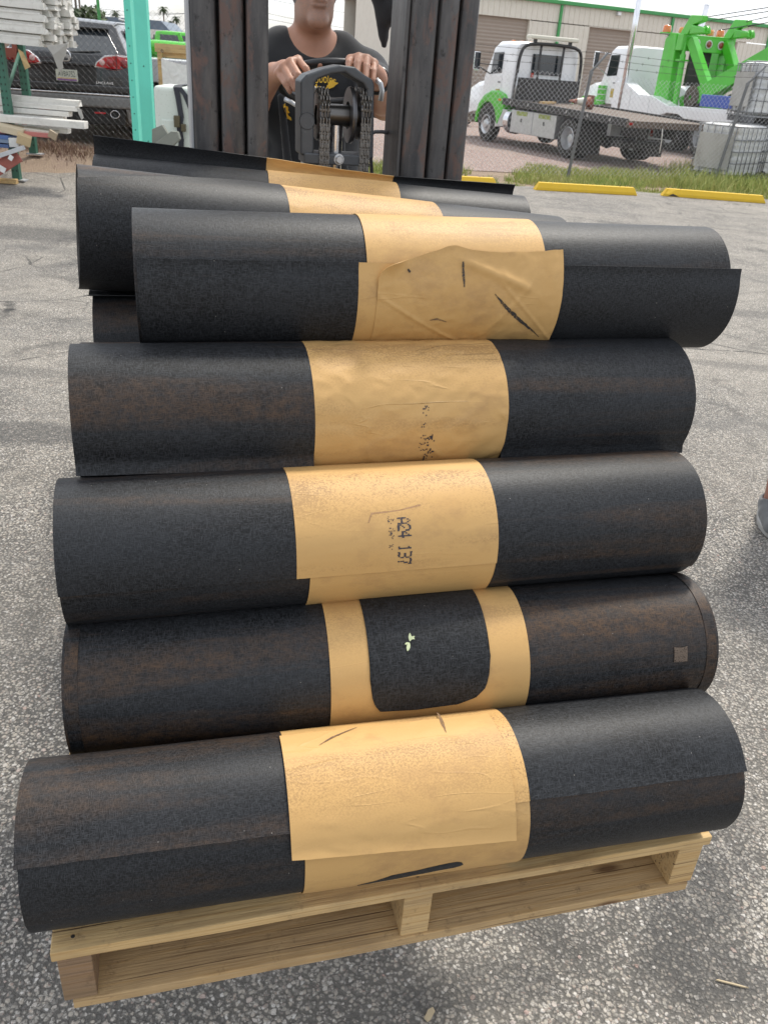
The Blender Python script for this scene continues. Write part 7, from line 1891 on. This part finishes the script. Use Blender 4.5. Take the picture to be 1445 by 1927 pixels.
def plain_car(name, label, loc, rz, L_, Wd, belt, roof, col, glass_side=True, pick=False, cat='car'):
    t = thing(name, label, cat, loc, rz)
    car_body(t, L_, Wd, roof, belt, col, hoodz=belt - 0.08)
    w = Wd / 2
    if pick: secs = [((2.0, 2.1), w * 0.86, w * 0.72, roof - 0.02), ((2.3, 2.3), w * 0.88, w * 0.75, roof), ((3.2, 3.1), w * 0.88, w * 0.74, roof - 0.01), ((3.9, 3.35), w * 0.86, w * 0.70, roof - 0.06)]
    else: secs = [((0.15, 0.6), w * 0.86, w * 0.70, roof - 0.04), ((0.6, 0.9), w * 0.88, w * 0.74, roof), ((2.4, 2.3), w * 0.88, w * 0.74, roof), ((3.4, 2.8), w * 0.86, w * 0.70, roof - 0.05)]
    g = greenhouse(t, secs, belt, col)
    y0 = secs[0][0][0]; yA = secs[0][0][1]; ye = secs[-1][0][0]; yE = secs[-1][0][1]
    for sx in (-1, 1):
        q = MB(); q.prism([(sx * w * 0.885, y0 + 0.25, belt + 0.02), (sx * w * 0.885, ye - 0.25, belt + 0.02), (sx * w * 0.765, yE - 0.08, roof - 0.09), (sx * w * 0.765, yA + 0.12, roof - 0.09)], (sx * 0.012, 0, 0.004)); q.build('side_window', 'glass_dark', g)
        MB().bar((sx * (w * 0.90), (y0 + ye) / 2, belt), (sx * w * 0.79, (yA + yE) / 2, roof - 0.04), 0.05, 0.10).build('door_pillar', col, g)
        for y in (0.9, L_ - 1.0): tyre_wheel(t, (sx * (w - 0.1), y, 0.34), 0.34, 0.22, 'alu', dirs=sx)
        MB().box((sx * w * 0.82, -0.01, belt - 0.25), (0.2, 0.05, 0.12)).build('tail_lamp', ('lens', 0.5, 0.02, 0.02), t)
    q = MB(); q.prism([(-w * 0.7, y0 - 0.0, belt + 0.03), (w * 0.7, y0, belt + 0.03), (w * 0.6, yA - 0.06, roof - 0.10), (-w * 0.6, yA - 0.06, roof - 0.10)], (0, -0.015, 0)); q.build('rear_window', 'glass_dark', g)
    q = MB(); q.prism([(-w * 0.7, ye + 0.005, belt + 0.03), (w * 0.7, ye + 0.005, belt + 0.03), (w * 0.6, yE + 0.06, roof - 0.12), (-w * 0.6, yE + 0.06, roof - 0.12)], (0, 0.015, 0)); q.build('windscreen', 'glass_dark', g)
    return t
plain_car('parked_car', 'dark grey car parked beyond the fence in front of a lime pickup', (-5.9, 20.6, 0.36), R_(-80), 4.6, 1.8, 1.02, 1.50, ('paint', 0.03, 0.033, 0.038, 0.25, 0.1, 0.0, 0.8))
plain_car('pickup_truck', 'lime green pickup seen over the dark grey car beyond the fence', (-9.3, 26.0, 0.36), R_(-82), 5.4, 1.9, 1.08, 1.76, lime, pick=True, cat='pickup')
tr = thing('flat_trailer', 'low white trailer with green drum parked behind the teal posts', 'trailer', (-4.0, 16.6, 0.36), R_(85))
MB().box((0, 0, 1.0), (1.6, 2.4, 0.36)).build('bed', ('paint', 0.6, 0.61, 0.62, 0.4, 0.3), tr, bevel=0.02)
MB().box((0, 0, 0.68), (1.4, 2.2, 0.24)).build('frame', black, tr)
for sx in (-1, 1):
    for y in (-0.5, 0.5): tyre_wheel(tr, (sx * 0.68, y, 0.32), 0.32, 0.18, 'alu', dirs=sx)
m = MB(); m.lathe([(0.0001, -0.5), (0.13, -0.48), (0.14, 0), (0.13, 0.48), (0.0001, 0.5)], 18, 'y', (0.3, 0.6, 1.33)); m.build('drum', lime, tr, autosmooth=40)

# ================================================================== white tank, boards, tarp frame behind the mast
tk = thing('plastic_tank', 'upright white plastic tank with black webbing straps behind the mast', 'tank', (-2.05, 7.6, 0), R_(4))
a = WY(288, 160, 7.6); tkx = a.x + 2.05; TZ = a.z
@material
def tank_white():
    k = NT('chalky_plastic'); v = k.coord('Object'); n = k.noise(v, 5, 6, 0.65); sp = k.noise(v, 90, 3)
    c = k.mix(n, (0.50, 0.56, 0.50), (0.62, 0.66, 0.60)); c = k.mix(k.ramp(sp, [(0.62, 0), (0.72, 0.5)]), c, (0.25, 0.25, 0.2))
    c = k.mix(k.ramp(k.noise(v, 2.2, 4), [(0.55, 0), (0.7, 0.4)]), c, (0.33, 0.39, 0.34)); k.set(col=c, rough=0.5); return k.m
TWD = 0.62
MB().box((tkx + TWD / 2, 0.28, (TZ + 0.1) / 2), (TWD, 0.55, TZ - 0.1)).build('shell', 'tank_white', tk, bevel=0.035, seg=4)
MB().box((tkx + 0.135, -0.004, TZ - 0.32), (0.16, 0.02, 0.14)).build('moulded_panel', 'tank_white', tk, bevel=0.008)
MB().box((tkx + TWD / 2, 0.28, 0.06), (TWD - 0.06, 0.5, 0.12)).build('plinth', ('plain', 0.12, 0.12, 0.12), tk)
webm = ('plain', 0.016, 0.018, 0.026, 0.6)
def web(path, w):
    m = MB()
    for i, p in enumerate(path):
        for s_ in (-1, 1): m.v.append((p[0] + s_ * w / 2, p[1], p[2]))
    for i in range(len(path) - 1): m.f.append((2 * i, 2 * i + 1, 2 * i + 3, 2 * i + 2))
    m.build('webbing_strap', webm, tk, solid=0.004, normals=False)
def tp_(px, py, d=-0.012): p = WY(px, py, 7.6); return (p.x + 2.05, d, p.z)
t0 = tp_(331, 161)
web([(t0[0], 0.5, TZ + 0.006), (t0[0], 0.05, TZ + 0.008), (t0[0] + 0.002, -0.008, TZ - 0.005), tp_(336, 185), tp_(342, 220, -0.02), tp_(339, 240, -0.03), tp_(342, 262, -0.02), tp_(341, 310)], 0.045)
web([(t0[0] + 0.02, 0.45, TZ + 0.010), (t0[0] + 0.02, 0.05, TZ + 0.011), (t0[0] + 0.03, -0.01, TZ - 0.004), tp_(350, 180, -0.02), tp_(364, 215, -0.02), tp_(372, 240, -0.02)], 0.045)
bq = tp_(335, 228, -0.04); MB().box(bq, (0.05, 0.03, 0.09)).build('ratchet_buckle', ('plain', 0.10, 0.085, 0.05, 0.4, 0.5), tk, bevel=0.006)
bq = tp_(347, 240, -0.04); MB().box(bq, (0.04, 0.03, 0.06)).build('ratchet_buckle', ('plain', 0.10, 0.085, 0.05, 0.4, 0.5), tk, bevel=0.006)
for i, (pix, lab) in enumerate((([(286, 243), (305, 235), (316, 252), (300, 268), (286, 270)], 'bent grey board leaning against the white tank'), ([(288, 272), (322, 247), (334, 248), (338, 262), (312, 288), (290, 288)], 'lower crumpled grey board propped under the bent one'))):
    P = [WY(px, py, 7.35 - 0.06 * i) for px, py in pix]; c = P[0].copy(); m = MB(); m.prism([p - c for p in P], (0.01, 0.03, 0)); o = m.build('grey_board', ('plain', 0.20, 0.21, 0.18, 0.8), None, bevel=0.004); o.location = c; tag(o, lab, 'board')
fr = thing('tarp_frame', 'wooden frame with a sagging white tarp hung across it', 'tarp frame', (-2.7, 10.4, 0))
fa, fb = WY(300, 84, 10.4), WY(372, 92, 10.4); fx0, fx1, fz = fa.x + 2.7, fb.x + 2.7 + 0.25, fa.z
for x in (fx0, fx1): MB().box((x, 0, fz / 2), (0.045, 0.045, fz)).build('stile', ('pallet_wood', 0.1), fr, bevel=0.003)
MB().box(((fx0 + fx1) / 2, -0.03, fz - 0.03), (fx1 - fx0 + 0.08, 0.03, 0.085)).build('top_rail', ('pallet_wood', 0.2), fr, bevel=0.003)
MB().box(((fx0 + fx1) / 2, 0.01, fz - 0.095), (fx1 - fx0 - 0.06, 0.018, 0.05)).build('top_rail', ('pallet_wood', 0.0), fr, bevel=0.003)
MB().box(((fx0 + fx1) / 2, 0.0, 0.3), (fx1 - fx0 - 0.06, 0.04, 0.09)).build('low_rail', ('pallet_wood', 0.2), fr, bevel=0.003)
def tarp(u, v):
    x = fx0 + 0.03 + (fx1 - fx0 - 0.06) * u; z = 0.25 + (fz - 0.13 - 0.25) * v
    z -= 0.05 * math.sin(math.pi * u) * v ** 4
    return (x, -0.06 + 0.022 * math.sin(u * 9 + (1 - v) * 6) * (0.3 + (1 - v)) + 0.01 * mnoise.noise((u * 6, v * 9, 0)), z)
MB().grid(tarp, 24, 40).build('white_tarp', ('cloth', 0.62, 0.60, 0.57), fr, smooth=True, solid=0.003, normals=False)
for px, py in ((306, 96),): 
    p = WY(px, py, 10.33); q = MB(); q.lathe([(0.008, 0), (0.016, -0.004), (0.016, 0.0)], 12, 'y', (p.x + 2.7, -0.075, p.z)); q.build('grommet', ('plain', 0.08, 0.07, 0.06), fr)
rp = thing('marker_stake', 'thin red stake standing beside the tarp frame', 'stake', (WY(362, 150, 9.8).x, 9.8, 0)); MB().cyl((0, 0, 0), (-0.03, 0, 1.45), 0.014, n=8).build('stake_rod', ('paint', 0.5, 0.06, 0.05, 0.5, 0.2), rp)
# fence in front of the parked car
fence('chain_link_fence', 'chain link fence in front of the parked black car', [(-12.5, 12.75), (-2.75, 12.95)], [(-9.6, 12.81, (0, 0)), (-6.9, 12.87, (0, 0)), (-2.75, 12.95, (0, 0))], 1.75, 0.085, 0.0020, (0, -1), arm=False, zf=gz, wc=0.085)
pts = []
while len(pts) < 9000:
    x = random.uniform(-11, -1.5); y = 12.75 + random.gauss(0, 0.28) - 0.15 * random.random()
    d = mnoise.noise((x * 1.3, y * 1.5, 8)); 
    if d + random.random() * 0.5 < 0.0 or y > 13.35: continue
    pts.append((x, y, gz(x, y) - 0.02, 0.5 + 1.1 * max(0, d + 0.2)))
tag(blades('dry_weeds', pts, 0.03, 0.14, 0.004, 'weed_dry', 1.4), 'dry reddish weeds along the foot of the fence', 'weeds', kind='stuff')

# ================================================================== far background on the left
fb_ = thing('far_building', 'long low white building far beyond the parked cars', 'building', (-42, 92, 0.0), R_(3))
MB().box((0, 0, 1.6), (46, 8, 3.2)).build('wall', ('paint', 0.62, 0.61, 0.58, 0.6, 0.15), fb_)
for i in range(5): 
    m = MB(); x = -17 + i * 8.0; m.prism([(x - 3.4, -3.8, 3.2), (x + 3.4, -3.8, 3.2), (x + 2.6, -3.8, 3.95), (x - 2.6, -3.8, 3.95)], (0, 7, 0)); m.build('roof_hump', ('paint', 0.11, 0.15, 0.20, 0.5, 0.2), fb_)
for i in range(7): MB().box((-18 + i * 5.6, -4.03, 1.4), (1.6, 0.05, 1.1)).build('window', 'glass_dark', fb_)
MB().box((4.0, -4.6, 1.9), (1.9, 1.0, 3.8)).build('entrance_tower', ('paint', 0.30, 0.28, 0.25, 0.7, 0.2), fb_)
fw_ = thing('far_wall', 'low brownish block wall far behind the parked cars', 'wall', (-30, 62, 0), R_(2)); MB().box((0, 0, 0.75), (50, 0.25, 1.5)).build('block_course', ('paint', 0.30, 0.22, 0.18, 0.8, 0.3), fw_)
@material
def leafy(r=0.06, g=0.09, b=0.03):
    k = NT('foliage'); gm = k.n('ShaderNodeNewGeometry'); c = k.ramp(gm.outputs['Random Per Island'], [(0, (r * 0.5, g * 0.55, b * 0.6)), (0.6, (r, g, b)), (1, (r * 1.7, g * 1.55, b * 1.5))]); k.set(col=c, rough=0.7); return k.m
def leaf_cloud(t, c, rad, n, size, mat):
    m = MB()
    cl = [(Vector((random.gauss(0, 0.45), random.gauss(0, 0.45), random.gauss(0, 0.4))), random.uniform(0.25, 0.55)) for _ in range(9)]
    for i in range(n):
        k, s = random.choice(cl); d = Vector((random.gauss(0, 1), random.gauss(0, 1), random.gauss(0, 1))).normalized() * s * random.random() ** 0.4
        p = Vector(c) + Vector(((k.x + d.x) * rad[0], (k.y + d.y) * rad[1], (k.z + d.z) * rad[2]))
        a = Vector((random.gauss(0, 1), random.gauss(0, 1), random.gauss(0, 1))).normalized(); b = a.orthogonal().normalized(); s2 = size * random.uniform(0.6, 1.4)
        m.add([p - b * s2 * 0.4, p + a * s2, p + b * s2 * 0.4, p - a * s2], [(0, 1, 2, 3)])
    return m.build('crown', mat, t, normals=False)
def tree(loc, h, rad, label, mat=('leafy', 0.06, 0.09, 0.03), n=2200, size=0.22):
    t = thing('tree', label, 'tree', loc, 0, 'trees far beyond the car park')
    m = MB(); m.tube([(0, 0, 0), (0.1, 0, h * 0.35), (0.0, 0.1, h * 0.7)], [0.25, 0.17, 0.08], 8)
    for a in (0.5, 2.6, 4.4): m.tube([(0.06, 0, h * 0.38), (math.cos(a) * rad * 0.4, math.sin(a) * rad * 0.4, h * 0.62), (math.cos(a) * rad * 0.7, math.sin(a) * rad * 0.7, h * 0.75)], [0.11, 0.07, 0.03], 6)
    m.build('trunk', ('plain', 0.12, 0.09, 0.07), t, smooth=True)
    leaf_cloud(t, (0, 0, h * 0.68), (rad, rad, h * 0.36), n, size, mat)
for (px, y, h, r, lab, mt) in ((150, 55, 3.7, 1.5, 'bushy green tree rising behind the high trim stack', ('leafy', 0.06, 0.095, 0.035)), (212, 60, 2.9, 1.9, 'brownish tree over the roof of the black car', ('leafy', 0.10, 0.085, 0.045)), (238, 75, 2.9, 2.0, 'dull green tree between the black car and the teal posts', ('leafy', 0.08, 0.09, 0.045)), (120, 70, 3.6, 2.0, 'dark green tree mostly behind the high trim stack', ('leafy', 0.05, 0.08, 0.03))):
    p = WY(px, 90, y); tree((p.x, y, 0), h, r, lab, mt)
def palm(px, y, h, label):
    p = WY(px, 90, y); t = thing('palm_tree', label, 'palm', (p.x, y, 0), 0, 'palms on the skyline')
    MB().tube([(0, 0, 0), (0.15, 0, h * 0.5), (0.05, 0, h)], [0.26, 0.2, 0.17], 8).build('trunk', ('plain', 0.16, 0.12, 0.09), t, smooth=True)
    m = MB()
    for i in range(26):
        a = i * 2.4; e = 0.9 - 1.7 * (i / 26); L0 = 1.7 * random.uniform(0.8, 1.1)
        d = Vector((math.cos(a), math.sin(a), 0)); pr = None
        for k in range(6):
            s = k / 5; q = Vector((0.05, 0, h)) + d * L0 * s * math.cos(e * 0.6) + Vector((0, 0, L0 * (math.sin(e) * s - 0.55 * s * s))); w = 0.26 * math.sin(math.pi * (0.1 + 0.85 * s)); sd = Vector((-d.y, d.x, 0)) * w
            cur = (q - sd, q + Vector((0, 0, 0.06)), q + sd)
            if pr: m.add([pr[0], cur[0], cur[1], pr[1]], [(0, 1, 2, 3)]); m.add([pr[1], cur[1], cur[2], pr[2]], [(0, 1, 2, 3)])
            pr = cur
    m.build('crown', ('leafy', 0.05, 0.075, 0.03), t, normals=False)
for px, y, h, lab in ((311, 260, 11.2, 'tallest fan palm on the skyline'), (334, 260, 9.2, 'second tallest skyline palm, nearest the mast'), (324, 260, 8.0, 'shortest skyline palm, between two taller ones'), (222, 260, 9.4, 'lone skyline palm above the black car')): palm(px, y, h, lab)
def pole(px, y, h, label, mat, r=0.13, arm=True):
    p = WY(px, 80, y); t = thing('utility_pole', label, 'pole', (p.x, y, 0), 0, 'poles on the skyline')
    MB().cyl((0, 0, 0), (0, 0, h), r, r * 0.7, n=10).build('mast', mat, t, smooth=True)
    if arm: MB().box((0, 0, h - 0.7), (2.2, 0.12, 0.12)).build('cross_arm', mat, t)
    return t
pw = ('plain', 0.13, 0.11, 0.09)
pole(141, 75, 12, 'wooden power pole just beside the high trim stack', pw); pole(150, 90, 12, 'middle wooden power pole of three beside the trim stack', pw); pole(157, 105, 12, 'thinnest wooden power pole of the three beside the trim stack', pw)
pole(191, 48, 9, 'slim green lamp pole behind the black car', grn, 0.09, False)
for i, (z0, z1, y) in enumerate(((9.0, 8.0, 78), (7.2, 6.8, 92), (5.2, 5.3, 92), (6.3, 5.9, 106), (10.5, 8.6, 78))):
    P = []
    for k in range(25):
        s = k / 24; P.append((-75 + 85 * s, y, z0 + (z1 - z0) * s - 1.1 * math.sin(math.pi * ((s * 3) % 1))))
    o = MB().tube(P, 0.022, 4).build('power_line', ('plain', 0.12, 0.12, 0.13), None, smooth=True); tag(o, ('highest sagging power line', 'upper middle power line', 'lowest power line', 'lower middle power line', 'steepest power line')[i] + ' crossing the pale sky', 'power line', 'power lines across the sky')
